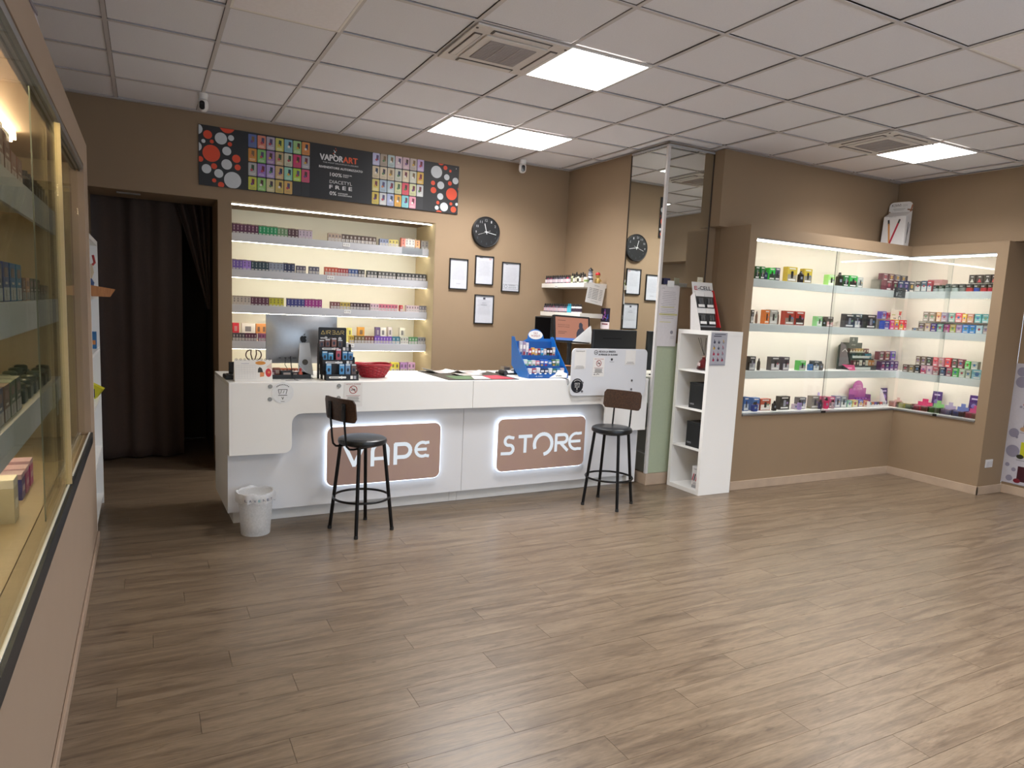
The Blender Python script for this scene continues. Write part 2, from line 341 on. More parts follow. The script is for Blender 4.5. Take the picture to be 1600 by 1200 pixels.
# ceiling: grid of lay-in tiles
ce = struct(MB().box(-3.2, 5.6, YF-.2, 4.0, H+0.05, H+0.12).build('ceiling', M('#77706c', 0.9, name='ceiling_void')))
lights = {(0, 0): 1, (0, 3): 1, (1, 3): 1, (6, 0): 1, (6, -3): 1, (0, -4): 1, (3, -5): 1, (-3, -5): 0, (5, -6): 1, (1, -7): 1}
offs = {(-3, 0), (3, -3)}
acs = {(-1, 0), (5, 0)}
tm = MB().box(0.0145, 0.5855, 0.0145, 0.5855, 0.008, 0.018).build('ceiling_tile', TILE, ce); t_me = tm.data; firstt = True
for i in range(-6, 9):
    for k in range(-9, 6):
        if (i, k) in lights and lights[(i, k)] or (i, k) in offs or (i, k) in acs: continue
        x0, y0 = i*0.6, k*0.6
        if x0+.6 < XL or x0 > XR+.1 or y0+.6 < YF: continue
        if x0 >= 1.9 and y0 >= 1.5: continue
        if firstt: o = tm; firstt = False
        else:
            o = bpy.data.objects.new('ceiling_tile', t_me); COL.objects.link(o); o.parent = ce
        o.location = (x0, y0, H+rp.uniform(-0.001, 0.0015)); o.rotation_euler = (rp.uniform(-.0015, .0015), rp.uniform(-.0015, .0015), 0)
for i in range(-5, 9):
    MB().box(i*0.6-0.012, i*0.6+0.012, YF, YB if i < 4 else YW+.1, H+0.0003, H+0.004).build('ceiling_rail', RAIL, ce)
for k in range(-8, 6):
    MB().box(XL, XR if k*0.6 < 1.3 else XS, k*0.6-0.012, k*0.6+0.012, H, H+0.0037).build('ceiling_rail', RAIL, ce)
struct(MB().box(XL, XS-.02, YB-.022, YB, H-.004, H-.0005).box(XS-.022, XS, 1.92, YB, H-.004, H-.0005).box(2.462, XR, YW-.022, YW, H-.004, H-.0005).box(XR-.022, XR, YF, YW-.02, H-.004, H-.0005).box(XS-.04, XS-.018, YC-.04, 1.9, H-.004, H-.0005).box(XS-.04, 2.462, YC-.04, YC-.018, H-.004, H-.0005).build('trim_3', M('#b4aeab', 0.5, name='wall_angle_trim')))

# lit and unlit ceiling panels
LNAME = {(0, 0): 'large bright square ceiling light panel beside the left air conditioning cassette', (0, 3): 'bright ceiling light panel above the banner, left one of the touching pair', (1, 3): 'bright ceiling light panel near the ceiling camera, right one of the touching pair',
 (6, 0): 'bright ceiling light panel above the corner display case', (6, -3): 'ceiling light panel behind the camera at the right, seen in the column mirror', (0, -4): 'ceiling light panel over the open floor behind the camera', (3, -5): 'ceiling light panel by the shop front, middle one', (5, -6): 'ceiling light panel by the shop front, near the right wall', (1, -7): 'ceiling light panel right at the shop window'}
PW = {(6, 0): .8, (6, -3): .5, (5, -6): .2, (0, -4): 1.25, (3, -5): .9, (1, -7): 1.1, (1, 3): .85, (0, 3): .85}
for (i, k), on_ in lights.items():
    if not on_: continue
    t = thing('ceiling_light', (i*.6, k*.6, H-0.004), LNAME[(i, k)], 'light', 'square ceiling light panels')
    MB().box(.006, .594, .006, .02, 0, .012).box(.006, .594, .58, .594, 0, .012).box(.006, .02, .02, .58, 0, .012).box(.58, .594, .02, .58, 0, .012).build('frame', RAIL if False else M('#e8e8e8', .5, name='white_panel_frame'), t)
    MB().prism(FT(0, 0, 0), [(.0205, .0205), (.5795, .0205), (.5795, .5795), (.0205, .5795)], .001, .0015).build('diffuser', PANELM, t)
    ld = bpy.data.lights.new('panel_lamp', 'AREA'); ld.shape = 'SQUARE'; ld.size = .555; ld.energy = PANEL*PW.get((i, k), 1.0); ld.color = (1.0, .99, .985); ld.spread = math.radians(132)
    lo = bpy.data.objects.new('panel_lamp', ld); COL.objects.link(lo); lo.parent = t; lo.location = (.3, .3, .008)
for n_, (i, k) in enumerate(sorted(offs)):
    t = thing('ceiling_light', (i*.6, k*.6, H-0.003), ['unlit frosted ceiling panel at the top edge, left of the air conditioner', 'unlit frosted ceiling panel at the top right corner of the view'][n_], 'light')
    MB().box(.006, .594, .006, .02, 0, .012).box(.006, .594, .58, .594, 0, .012).box(.006, .02, .02, .58, 0, .012).box(.58, .594, .02, .58, 0, .012).build('frame', M('#efebe6', .5, name='cream_panel_frame'), t)
    MB().box(.0205, .5795, .0205, .5795, 0.001, .010).build('diffuser', M('#f0ecf0', .4, name='unlit_diffuser'), t)
def ac(x, y, lab, rot):
    t = thing('air_conditioner', (x+.3, y+.3, H), lab, 'air conditioner', 'ceiling air conditioning cassettes', rz=rot)
    c = M('#d9d3cf', .5, name='cassette_plastic'); dk = M('#6a625e', .7, name='vent_shadow')
    fp = MB().box(-.298, .298, -.298, .298, -.014, -.002)
    fp.box(-.20, .20, -.20, .20, -.022, -.014).build('fascia', c, t, bevel=.004)
    for s in range(4):
        R = Matrix.Rotation(s*PI/2, 3, 'Z'); a = MB(); a.box(-.19, .19, .222, .272, -.0175, -.0135)
        a.v = [tuple(R@Vector(v)) for v in a.v]; sl = a.build('air_slot', dk, t)
        b_ = MB(); b_.box(-.18, .18, .228, .266, -.0215, -.018); b_.v = [tuple(R@Vector(v)) for v in b_.v]; b_.build('louvre', c, sl, bevel=.002)
    g = MB().box(-.15, .15, -.15, .15, -.0245, -.0225).build('intake_grille', M('#a39b98', .7, name='grille_mesh'), t)
    gl = MB()
    for q in range(21): gl.box(-.148, .148, -.147+q*.0145, -.142+q*.0145, -.028, -.025)
    gl.box(-.004-.05, .004-.05, -.148, .148, -.029, -.025).box(.046, .054, -.148, .148, -.029, -.025)
    o = gl.build('grille_bars', M('#b3aba8', .6, name='grille_bar'), t); o['kind'] = 'stuff'
    for sx in (-1, 1): MB().lathe([(.008, -.0185), (.008, -.0145)], (sx*.285, -.255, 0), 10).build('cover_screw', dk, t)
ac(-.6, 0, 'square ceiling air conditioning cassette left of the large bright panel', 0)
ac(3.0, 0, 'smaller looking ceiling air conditioning cassette above the corner display case', 0)

def seccam(x, y, yaw, lab):
    t = thing('security_camera', (x, y, H-.0005), lab, 'camera', 'white dome ceiling cameras', rz=yaw)
    w = M('#e2e0de', .35, name='camera_white')
    MB().lathe([(.001, 0), (.038, 0), (.038, -.012), (.034, -.02), (.034, -.045), (.001, -.045)], n=24).build('mount', w, t, True)
    MB().lathe([(.001, -.048), (.030, -.048), (.036, -.055), (.038, -.075), (.038, -.1), (.033, -.118), (.02, -.13), (.001, -.134)], n=24).build('body', w, t, True)
    e = MB().prism(FY(0, -.026, -.090), rrect(-.019, .019, -.034, .030, .017), 0, .0185).build('lens_face', BLACKG, t, bevel=.002)
    MB().disc(FY(0, -.045, -.082), 0, 0, .008, 0, .003).build('lens', M('#30343c', .1, name='lens_glass'), e)
seccam(-1.80, 2.43, -.25, 'white dome camera on the ceiling above the curtained doorway')
seccam(1.25, 2.86, -.3, 'white dome camera on the ceiling near the wall clock corner')

# curtains in the doorway
CURT = M('#54443c', .95, var=.1, scale=60, name='dark_brown_curtain_cloth', bump=.3)
def curtain(name, x0, x1, y, z0, z1, lab, fold, pinch=None):
    mb = MB(); nu, nv = 90, 24
    for jv in range(nv+1):
        for iu in range(nu+1):
            u = iu/nu; v = jv/nv; z = z0+(z1-z0)*v; x = x0+(x1-x0)*u
            d = .045*math.sin(u*fold*2*PI+.6*math.sin(u*9))+.012*math.sin(u*fold*5+v*2)
            if pinch: k = 1-v; x = x+(pinch-x)*min(1, 0.94*k**0.9); d *= (1-.7*k)
            mb.v.append((x, y+d, z))
    for jv in range(nv):
        for iu in range(nu):
            a = jv*(nu+1)+iu; mb.f.append((a, a+1, a+nu+2, a+nu+1)); mb.m.append(0)
    o = mb.build(name, CURT, None, True); s = o.modifiers.new('cloth', 'SOLIDIFY'); s.thickness = .004
    return tag(o, lab, 'curtain')
curtain('curtain', -3.05, -1.90, 3.76, 0.015, 2.48, 'dark brown full length curtain hanging in the doorway, left of the gap', 4.2)
curtain('curtain', -1.98, -1.66, 3.70, 1.45, 2.48, 'dark curtain drawn aside at the top right of the doorway', 3.6, pinch=-1.665)
tag(MB().lathe([(.012, -3.12), (.012, -1.65)], (0, 3.75, 2.495), 12, axis='x').build('curtain_rail', BLACKM), 'dark curtain rail across the top of the doorway', 'rail')
t = thing('door_vent', (-2.33, 3.20, DZ), 'small pale vent strip under the lintel of the curtained doorway', 'vent')
MB().box(-.09, .09, -.02, .02, -.012, -.0005).build('vent_body', M('#8a817a', .5, name='vent_plastic'), t, bevel=.003)
mb = MB()
for q in range(5): mb.box(-.08, .08, -.015+q*.007, -.012+q*.007, -.014, -.012)
mb.build('vent_slats', M('#5c544e', .6, name='vent_slat'), t)['kind'] = 'stuff'

# mirrored column
col = struct(MB().box(XS+.004, 2.46, YC, 1.899, 0, H-.0005).build('wall_column', WALL))
mr = thing('column_mirror', (XS, YC, 0), 'tall mirror panels wrapped round the column beside the counter', 'mirror')
MB().box(-.0145, .0035, .008, .508, .12, H-.03).build('mirror_pane', MIRROR, mr)
MB().box(.008, .529, -.0145, -.0005, 1.86, H-.03).build('mirror_pane', MIRROR, mr)
MB().box(-.020, .008, -.020, .008, .11, H-.028).build('corner_profile', M('#d6d4d2', .35, .2, name='satin_corner_profile'), mr, bevel=.002)
MB().box(-.02, .530, -.019, -.0005, H-.0295, H-.012).box(-.019, -.001, -.0, .509, H-.0295, H-.012).build('top_trim', ALUP, mr)
MB().box(.523, .531, -.020, -.001, .12, H-.03).box(-.0205, -.0005, .509, .514, .12, H-.03).build('edge_trim', M('#3a2e26', .4, name='dark_edge_trim'), mr)
tag(MB().box(XS+.009, XS+.52, YC-.012, YC-.0005, .112, 1.338).build('column_panel', M('#a9b39a', .55, name='pale_green_panel')), 'pale green panel on the column front below the mirror', 'panel')
struct(MB().box(XS-.012, 2.462, YC-.022, YC-.0005, 0, .108).box(XS-.012, XS+.003, YC, 1.9, 0, .108).build('baseboard_column', STONE, bevel=.002))

# price papers hanging on the column
t = thing('hanging_papers', (XS+.10, YC-.016, 1.6), 'bundle of printed price sheets hanging on the column mirror from a hook', 'paper')
MB().box(-.115, .115, -.003, -.001, -.285, .27).build('sheet', WHITEP, t)
MB().box(-.105, .125, -.008, -.005, -.29, .265).build('sheet', M('#d5d0d2', .6, name='grey_white_paper'), t)
f = FY(-.105, -.0083, -.29); mb = MB()
mb.lines(f, .02, .20, .50, 16, .016, .0025, 0, 3).text(f, 'a-bar', .02, .525, .012, mi=0); mb.disc(f, .17, .13, .017, 0).lines(f, .155, .21, .095, 3, .01, .002, 0, 5)
mb.build('print', M('#8c8890', .6, name='grey_print'), t)
MB().rect(f, .01, .22, .285, .300, 0).rect(f, .02, .18, .355, .362).rect(f, .02, .15, .22, .226).build('highlight', M('#cfc98a', .6, name='yellow_highlighter'), t)
MB().box(-.03, .05, -.016, -.009, .25, .31).build('clip', M('#e4e4e4', .3, name='white_clip'), t, bevel=.003)
MB().box(-.075, .0, -.014, -.009, .275, .33).build('tag', M('#23244a', .5, name='navy_tag'), t, bevel=.002)

# measured positions in metres
NICHE = [(1, -1.511, -1.284, 7, 0.087, '#4a1238', 'dark purple'),
 (1, -1.284, -1.119, 5, 0.087, '#0a7a48', 'bright green'),
 (1, -1.119, -1.024, 3, 0.084, '#5a7a58', 'patterned green'),
 (1, -1.024, -0.925, 3, 0.084, '#40202a', 'dark plum'),
 (1, -0.925, -0.798, 4, 0.084, '#b0a0b0', 'pale lilac'),
 (1, -0.648, -0.518, 4, 0.075, '#a39080', 'beige'),
 (1, -0.518, -0.172, 9, 0.075, '#4a3830', 'dark brown'),
 (1, -0.136, -0.044, 3, 0.066, '#8088a0', 'blue grey'),
 (1, -0.044, 0.059, 3, 0.066, '#c0b060', 'yellow'),
 (1, 0.089, 0.132, 1, 0.095, '#e08878', 'pink'),
 (1, 0.132, 0.233, 3, 0.095, '#d8d0c8', 'white'),
 (1, 0.236, 0.289, 1, 0.087, '#e0a070', 'orange'),
 (1, 0.301, 0.383, 2, 0.087, '#8a8680', 'grey'),
 (2, -1.51, -1.421, 3, 0.089, '#6a50a0', 'violet'),
 (2, -1.421, -1.351, 2, 0.089, '#9a78c8', 'light violet'),
 (2, -1.351, -1.191, 5, 0.087, '#1c3440', 'dark teal'),
 (2, -1.191, -1.061, 4, 0.084, '#8c92a0', 'silver grey'),
 (2, -1.061, -0.957, 3, 0.087, '#1c2448', 'navy blue'),
 (2, -0.944, -0.855, 3, 0.069, '#504858', 'small plum and white'),
 (2, -0.824, -0.729, 3, 0.069, '#484658', 'small slate and white'),
 (2, -0.675, -0.55, 4, 0.075, '#b0482e', 'rusty red'),
 (2, -0.55, -0.447, 4, 0.072, '#902828', 'dark red'),
 (2, -0.447, -0.351, 3, 0.072, '#2a4478', 'mid blue'),
 (2, -0.348, -0.283, 2, 0.072, '#34302e', 'black'),
 (2, -0.257, -0.154, 3, 0.069, '#3a3a38', 'charcoal and silver'),
 (2, -0.146, 0.041, 5, 0.069, '#43413e', 'charcoal'),
 (2, 0.049, 0.367, 8, 0.069, '#343230', 'black and silver'),
 (3, -1.51, -1.353, 5, 0.081, '#b8aca0', 'cream'),
 (3, -1.353, -1.19, 5, 0.081, '#552238', 'plum'),
 (3, -1.19, -1.057, 4, 0.081, '#b4ac20', 'yellow green'),
 (3, -1.028, -0.863, 5, 0.081, '#2c2c70', 'royal blue'),
 (3, -0.863, -0.699, 5, 0.084, '#8c1c70', 'magenta'),
 (3, -0.615, -0.523, 3, 0.066, '#6a3434', 'brick red'),
 (3, -0.523, -0.423, 3, 0.066, '#a8903c', 'gold'),
 (3, -0.423, -0.227, 6, 0.066, '#341c20', 'black and maroon'),
 (3, -0.219, -0.13, 3, 0.066, '#c8a8b0', 'pale pink'),
 (3, -0.13, 0.067, 6, 0.066, '#c06878', 'rose and white'),
 (3, 0.094, 0.124, 1, 0.063, '#b02830', 'single red'),
 (3, 0.159, 0.3, 5, 0.066, '#c0a8a8', 'white and rose'),
 (3, 0.3, 0.391, 3, 0.066, '#6c6870', 'grey'),
 (4, -1.511, -1.404, 4, 0.072, '#484048', 'black and white'),
 (4, -1.402, -1.3, 4, 0.072, '#58203c', 'maroon'),
 (4, -1.285, -1.197, 3, 0.072, '#a05878', 'dusty rose'),
 (4, -1.184, -1.002, 6, 0.072, '#505060', 'slate'),
 (4, -0.424, -0.379, 2, 0.072, '#c0a030', 'yellow'),
 (4, -0.376, -0.268, 3, 0.072, '#6a5428', 'dark gold'),
 (4, -0.268, -0.174, 3, 0.072, '#6a3028', 'brown red'),
 (4, -0.17, 0.015, 6, 0.072, '#6a40a0', 'purple'),
 (4, 0.015, 0.1, 2, 0.072, '#30687a', 'teal'),
 (4, 0.105, 0.194, 3, 0.072, '#b8b8a8', 'pale grey'),
 (4, 0.198, 0.293, 3, 0.072, '#508050', 'green'),
 (4, 0.296, 0.392, 3, 0.072, '#8a8a88', 'black and grey'),
 (5, -1.159, -0.919, 7, 0.058, '#a05030', 'orange brown'),
 (5, -0.726, -0.628, 3, 0.058, '#7a7040', 'olive'),
 (5, 0.007, 0.225, 8, 0.032, '#702038', 'low dark red'),
 (5, 0.225, 0.361, 5, 0.032, '#b8b0a8', 'low white')]
NICHE_BACK = [(4, -1.495, -1.438, 1, 0.159, '#d03040', 'red'),
 (4, -1.415, -1.296, 1, 0.158, '#e8e0d8', 'wide white'),
 (4, -1.286, -1.188, 2, 0.157, '#e09858', 'orange and white'),
 (4, -0.402, -0.362, 1, 0.143, '#e0d870', 'lemon yellow'),
 (4, -0.298, -0.231, 1, 0.154, '#e0a040', 'amber and white'),
 (4, -0.112, -0.066, 1, 0.159, '#6a5880', 'violet grey'),
 (4, -0.063, -0.004, 1, 0.156, '#e8e4dc', 'white card'),
 (4, 0.022, 0.064, 1, 0.163, '#dcd0d0', 'white and pink'),
 (4, 0.148, 0.203, 1, 0.162, '#e4e0d4', 'off-white'),
 (5, 0.062, 0.152, 2, 0.109, '#d8cc50', 'tall yellow'),
 (5, 0.162, 0.242, 2, 0.109, '#b088c0', 'tall violet'),
 (5, 0.248, 0.329, 2, 0.11, '#c8a0c8', 'tall lilac')]
CASE_ITEMS = [('x', 1, 2.795, 2.85, 1.08, 1.968, 0.117, '#1c5a30', '#101614', 'box', 'green and black kit box at the left end'),
 ('x', 1, 2.863, 2.917, 1.08, 1.968, 0.119, '#1c7a38', '#141c1a', 'box', 'green sided black kit box'),
 ('x', 1, 2.909, 2.956, 1.08, 1.968, 0.094, '#1c3058', '#1c3058', 'device', 'dark blue pod device'),
 ('x', 1, 2.974, 3.054, 1.08, 1.968, 0.115, '#2cc040', '#1a3a20', 'box', 'bright green kit box'),
 ('x', 1, 3.055, 3.12, 1.08, 1.968, 0.12, '#58506a', '#303038', 'box', 'grey violet kit box'),
 ('x', 1, 3.216, 3.355, 1.08, 1.968, 0.142, '#c8b040', '#9a9488', 'box', 'yellow and grey kit box without a device'),
 ('x', 1, 3.39, 3.449, 1.08, 1.968, 0.115, '#1c1a20', '#1c1a20', 'mod', 'black box mod'),
 ('x', 1, 3.45, 3.566, 1.08, 1.968, 0.139, '#c0a838', '#88847c', 'box', 'yellow kit box behind a black mod'),
 ('x', 1, 3.804, 3.908, 1.08, 1.968, 0.104, '#a0d878', '#c8d8b8', 'box', 'pale green kit box'),
 ('x', 1, 3.956, 4.03, 1.08, 1.968, 0.138, '#222420', '#222420', 'mod', 'black tank mod'),
 ('x', 1, 4.034, 4.12, 1.08, 1.968, 0.114, '#1c6a34', '#121814', 'box', 'dark green kit box'),
 ('x', 1, 4.124, 4.25, 1.08, 1.968, 0.117, '#2ca848', '#16201a', 'box', 'vivid green kit box'),
 ('x', 1, 4.258, 4.342, 1.08, 1.968, 0.107, '#b8bcb8', '#8a908c', 'box', 'pale grey kit box'),
 ('x', 2, 2.79, 2.827, 1.08, 1.558, 0.124, '#3a3a38', '#c8c4bc', 'box', 'black and white kit box'),
 ('x', 2, 2.857, 2.886, 1.08, 1.558, 0.114, '#8a6a58', '#8a6a58', 'pen', 'bronze pen device'),
 ('x', 2, 2.966, 3.031, 1.08, 1.558, 0.131, '#e88038', '#e88038', 'box', 'orange kit box'),
 ('x', 2, 3.035, 3.141, 1.08, 1.558, 0.136, '#a8a49c', '#c8c4bc', 'box', 'grey and white kit box'),
 ('x', 2, 3.143, 3.172, 1.08, 1.558, 0.122, '#7a5c50', '#7a5c50', 'pen', 'brown pen device'),
 ('x', 2, 3.243, 3.377, 1.08, 1.558, 0.134, '#a83c30', '#8a7a72', 'box', 'grey and red kit box'),
 ('x', 2, 3.387, 3.52, 1.08, 1.558, 0.135, '#b03028', '#30201e', 'box', 'black and red kit box'),
 ('x', 2, 3.7, 3.781, 1.08, 1.558, 0.098, '#88c888', '#d8e0d4', 'box', 'mint and white kit box'),
 ('x', 2, 3.785, 3.838, 1.08, 1.558, 0.084, '#2c3a2c', '#2c3a2c', 'device', 'small dark green device'),
 ('x', 2, 3.845, 3.946, 1.08, 1.558, 0.099, '#5a5450', '#d0a0a0', 'box', 'grey and pink kit box'),
 ('x', 2, 4.123, 4.276, 1.08, 1.558, 0.138, '#2c2a30', '#34323a', 'box', 'black kit box with a pink device print'),
 ('x', 2, 4.279, 4.362, 1.08, 1.558, 0.14, '#3a3840', '#c8c8c8', 'box', 'charcoal kit box'),
 ('x', 2, 4.457, 4.626, 1.08, 1.558, 0.143, '#1e2228', '#1e2228', 'box', 'wide black kit box'),
 ('x', 2, 4.416, 4.58, 1.17, 1.558, 0.146, '#6a7c90', '#8898a8', 'box', 'tall steel blue kit box'),
 ('x', 3, 2.821, 2.903, 1.08, 1.114, 0.133, '#3c3c40', '#b8b8bc', 'box', 'black topped grey kit box at the left end'),
 ('x', 3, 2.818, 2.859, 1.08, 1.114, 0.111, '#17181a', '#17181a', 'device', 'black pod device'),
 ('x', 3, 2.942, 2.98, 1.08, 1.114, 0.117, '#4c443c', '#4c443c', 'pen', 'dark oval pod device'),
 ('x', 3, 3.11, 3.234, 1.08, 1.114, 0.131, '#48464a', '#c0bcc0', 'box', 'grey and white kit box with a black top'),
 ('x', 3, 3.275, 3.365, 1.08, 1.114, 0.131, '#4a4450', '#b0acb4', 'box', 'narrow grey and violet kit box'),
 ('x', 3, 3.506, 3.604, 1.08, 1.114, 0.098, '#58b858', '#9a9c98', 'box', 'green edged kit box'),
 ('x', 3, 3.655, 3.712, 1.08, 1.114, 0.089, '#4878b8', '#4878b8', 'device', 'light blue pod device'),
 ('x', 3, 3.714, 3.804, 1.08, 1.114, 0.097, '#3a4444', '#c8ccc8', 'box', 'black and white kit box beside a blue device'),
 ('x', 3, 3.808, 3.868, 1.08, 1.114, 0.095, '#6a6460', '#6a6460', 'device', 'grey pod device'),
 ('x', 4, 2.82, 2.886, 1.1, 0.722, 0.134, '#2c5a98', '#b0b8c4', 'box', 'blue and grey kit box at the left end'),
 ('x', 4, 2.938, 3.028, 1.1, 0.722, 0.125, '#3868a8', '#a8b0bc', 'box', 'blue and white kit box'),
 ('x', 4, 3.04, 3.183, 1.1, 0.722, 0.112, '#b05038', '#e0d4cc', 'box', 'wide white and red kit box'),
 ('x', 4, 3.306, 3.451, 1.1, 0.722, 0.132, '#1e1e1e', '#3a3836', 'box', 'large black kit box'),
 ('x', 4, 3.519, 3.568, 1.1, 0.722, 0.05, '#b8a8b8', '#b8a8b8', 'box', 'very small lilac box'),
 ('x', 4, 3.576, 3.688, 1.1, 0.722, 0.117, '#58545a', '#b8b0b8', 'box', 'grey kit box with lilac device'),
 ('x', 4, 3.765, 3.887, 1.1, 0.722, 0.129, '#7a7068', '#8a8278', 'box', 'taupe kit box'),
 ('x', 4, 3.939, 4.006, 1.1, 0.722, 0.12, '#b85078', '#887a80', 'box', 'deep pink kit box'),
 ('x', 4, 4.038, 4.123, 1.1, 0.722, 0.112, '#c05078', '#7a6a70', 'box', 'pink and grey kit box'),
 ('x', 4, 4.129, 4.218, 1.1, 0.722, 0.123, '#8a88a0', '#a8a8b8', 'box', 'slate violet kit box'),
 ('x', 4, 4.224, 4.317, 1.1, 0.722, 0.114, '#888c90', '#c8ccc8', 'box', 'silver kit box'),
 ('x', 4, 4.327, 4.405, 1.1, 0.722, 0.071, '#78a898', '#b8c8b8', 'box', 'small mint box'),
 ('x', 4, 4.411, 4.503, 1.1, 0.722, 0.072, '#c8b068', '#d8c890', 'box', 'small sand yellow box'),
 ('x', 4, 4.51, 4.59, 1.1, 0.722, 0.072, '#6868b0', '#d0b0a0', 'box', 'small blue violet box'),
 ('x', 4, 4.592, 4.676, 1.1, 0.722, 0.064, '#c07848', '#d0a080', 'box', 'small copper box'),
 ('x', 4, 2.892, 2.956, 1.05, 0.722, 0.091, '#1c3c90', '#1c3c90', 'device', 'royal blue pod device'),
 ('x', 4, 3.163, 3.213, 1.05, 0.722, 0.098, '#1c1c1e', '#1c1c1e', 'device', 'black pod device'),
 ('x', 4, 3.522, 3.568, 1.05, 0.722, 0.1, '#a890c8', '#a890c8', 'device', 'lilac pod device'),
 ('x', 4, 3.829, 3.873, 1.05, 0.722, 0.097, '#28244a', '#28244a', 'device', 'navy pod device'),
 ('x', 4, 3.916, 3.969, 1.05, 0.722, 0.118, '#e0306c', '#e0306c', 'device', 'hot pink pod device'),
 ('x', 4, 4.028, 4.062, 1.05, 0.722, 0.092, '#c0a8b0', '#c0a8b0', 'device', 'silver pink pod device'),
 ('x', 1, 4.828, 4.918, 1.2, 2.083, 0.073, '#6a3848', '#7a4858', 'box', 'burgundy carton'),
 ('x', 1, 4.928, 5.025, 1.2, 2.083, 0.074, '#6a3440', '#744450', 'box', 'wine red carton'),
 ('x', 1, 5.036, 5.135, 1.2, 2.083, 0.072, '#6a6470', '#787480', 'box', 'grey violet carton'),
 ('x', 1, 5.141, 5.236, 1.2, 2.083, 0.066, '#4c4a54', '#5a5862', 'box', 'dark grey carton'),
 ('x', 1, 5.258, 5.355, 1.2, 2.083, 0.07, '#3a3c4c', '#4a4c5a', 'box', 'slate carton'),
 ('x', 1, 4.714, 4.822, 1.08, 1.968, 0.108, '#5c2838', '#6a3444', 'box', 'maroon carton'),
 ('x', 1, 4.828, 4.921, 1.08, 1.968, 0.111, '#4c1828', '#581c30', 'box', 'dark red carton'),
 ('x', 1, 4.922, 5.016, 1.08, 1.968, 0.111, '#304868', '#384c70', 'box', 'steel blue carton'),
 ('x', 1, 5.02, 5.105, 1.08, 1.968, 0.114, '#20306a', '#283468', 'box', 'cobalt carton'),
 ('x', 1, 5.106, 5.215, 1.08, 1.968, 0.118, '#38404c', '#485058', 'box', 'graphite carton'),
 ('y', 1, 0.883, 0.943, 5.0, 1.968, 0.108, '#4c4c4c', '#c8d0d0', 'box', 'charcoal and white carton'),
 ('y', 1, 0.819, 0.878, 5.0, 1.968, 0.111, '#3c5870', '#c8d0d4', 'box', 'blue grey and white carton'),
 ('y', 1, 0.767, 0.815, 5.0, 1.968, 0.112, '#a83848', '#ccd0d0', 'box', 'crimson carton'),
 ('y', 1, 0.707, 0.767, 5.0, 1.968, 0.064, '#1c1c1c', '#a8b0b0', 'tub', 'black and white tub'),
 ('y', 1, 0.644, 0.705, 5.0, 1.968, 0.065, '#202220', '#b0b8b8', 'tub', 'black tub with a pale base'),
 ('y', 1, 0.58, 0.642, 5.0, 1.968, 0.076, '#4a504e', '#a0a8a8', 'tub', 'grey tub'),
 ('y', 1, 0.508, 0.577, 5.0, 1.968, 0.075, '#3c3e3c', '#b0b8b8', 'tub', 'dark tub with a grey base'),
 ('y', 1, 0.441, 0.506, 5.0, 1.968, 0.075, '#303230', '#7a7e7c', 'tub', 'black tub with a mid grey base'),
 ('y', 1, 0.366, 0.439, 5.0, 1.968, 0.074, '#2a2624', '#b83040', 'tub', 'black tub with a red base'),
 ('y', 1, 0.305, 0.364, 5.0, 1.968, 0.074, '#262628', '#3850a8', 'tub', 'black tub with a blue base'),
 ('y', 1, 0.238, 0.303, 5.0, 1.968, 0.073, '#282424', '#c03848', 'tub', 'black tub with a crimson base'),
 ('y', 1, 0.179, 0.236, 5.0, 1.968, 0.075, '#2a2626', '#b82c3c', 'tub', 'black tub with a scarlet base'),
 ('y', 1, 0.402, 0.465, 5.1, 2.053, 0.084, '#38302c', '#c8c4bc', 'carton_tri', 'black carton with a white triangle'),
 ('y', 1, 0.332, 0.394, 5.1, 2.053, 0.084, '#302826', '#b84048', 'carton_tri', 'black carton with a red triangle'),
 ('y', 1, 0.26, 0.322, 5.1, 2.053, 0.085, '#342c2a', '#b0b0b0', 'carton_tri', 'black carton with a grey triangle'),
 ('y', 1, 0.222, 0.252, 5.1, 2.053, 0.085, '#302826', '#c03c40', 'carton_tri', 'half hidden black carton with a red triangle'),
 ('x', 2, 4.881, 4.963, 1.2, 1.668, 0.081, '#5848a8', '#8090c8', 'box', 'violet blue carton'),
 ('x', 2, 4.972, 5.048, 1.2, 1.668, 0.071, '#e02858', '#e85878', 'box', 'raspberry carton'),
 ('x', 2, 4.774, 4.869, 1.09, 1.558, 0.09, '#2848a0', '#5050a8', 'box', 'blue carton'),
 ('x', 2, 4.874, 4.952, 1.09, 1.558, 0.1, '#c02078', '#d04088', 'box', 'fuchsia carton'),
 ('x', 2, 4.953, 5.028, 1.09, 1.558, 0.107, '#c8a030', '#c04858', 'box', 'gold carton'),
 ('x', 2, 5.032, 5.113, 1.09, 1.558, 0.106, '#d83040', '#c8a040', 'box', 'scarlet carton'),
 ('x', 2, 5.116, 5.164, 1.09, 1.558, 0.107, '#c82c3c', '#d84858', 'box', 'narrow red carton'),
 ('y', 2, 0.832, 0.894, 5.12, 1.663, 0.099, '#8a7a70', '#b0a49a', 'box', 'brown grey carton'),
 ('y', 2, 0.764, 0.829, 5.12, 1.663, 0.097, '#927c68', '#b8aca0', 'box', 'taupe carton'),
 ('y', 2, 0.705, 0.753, 5.12, 1.663, 0.096, '#d09858', '#e0c0a0', 'box', 'apricot carton'),
 ('y', 2, 0.638, 0.703, 5.12, 1.663, 0.095, '#9488a8', '#c0a8b8', 'box', 'lilac and rose carton'),
 ('y', 2, 0.563, 0.627, 5.12, 1.663, 0.093, '#78a898', '#a0c0b8', 'box', 'sea green carton'),
 ('y', 2, 0.494, 0.561, 5.12, 1.663, 0.094, '#d85060', '#e0a0a0', 'box', 'coral red carton'),
 ('y', 2, 0.449, 0.492, 5.12, 1.663, 0.086, '#e8c040', '#e0a880', 'box', 'bright yellow carton'),
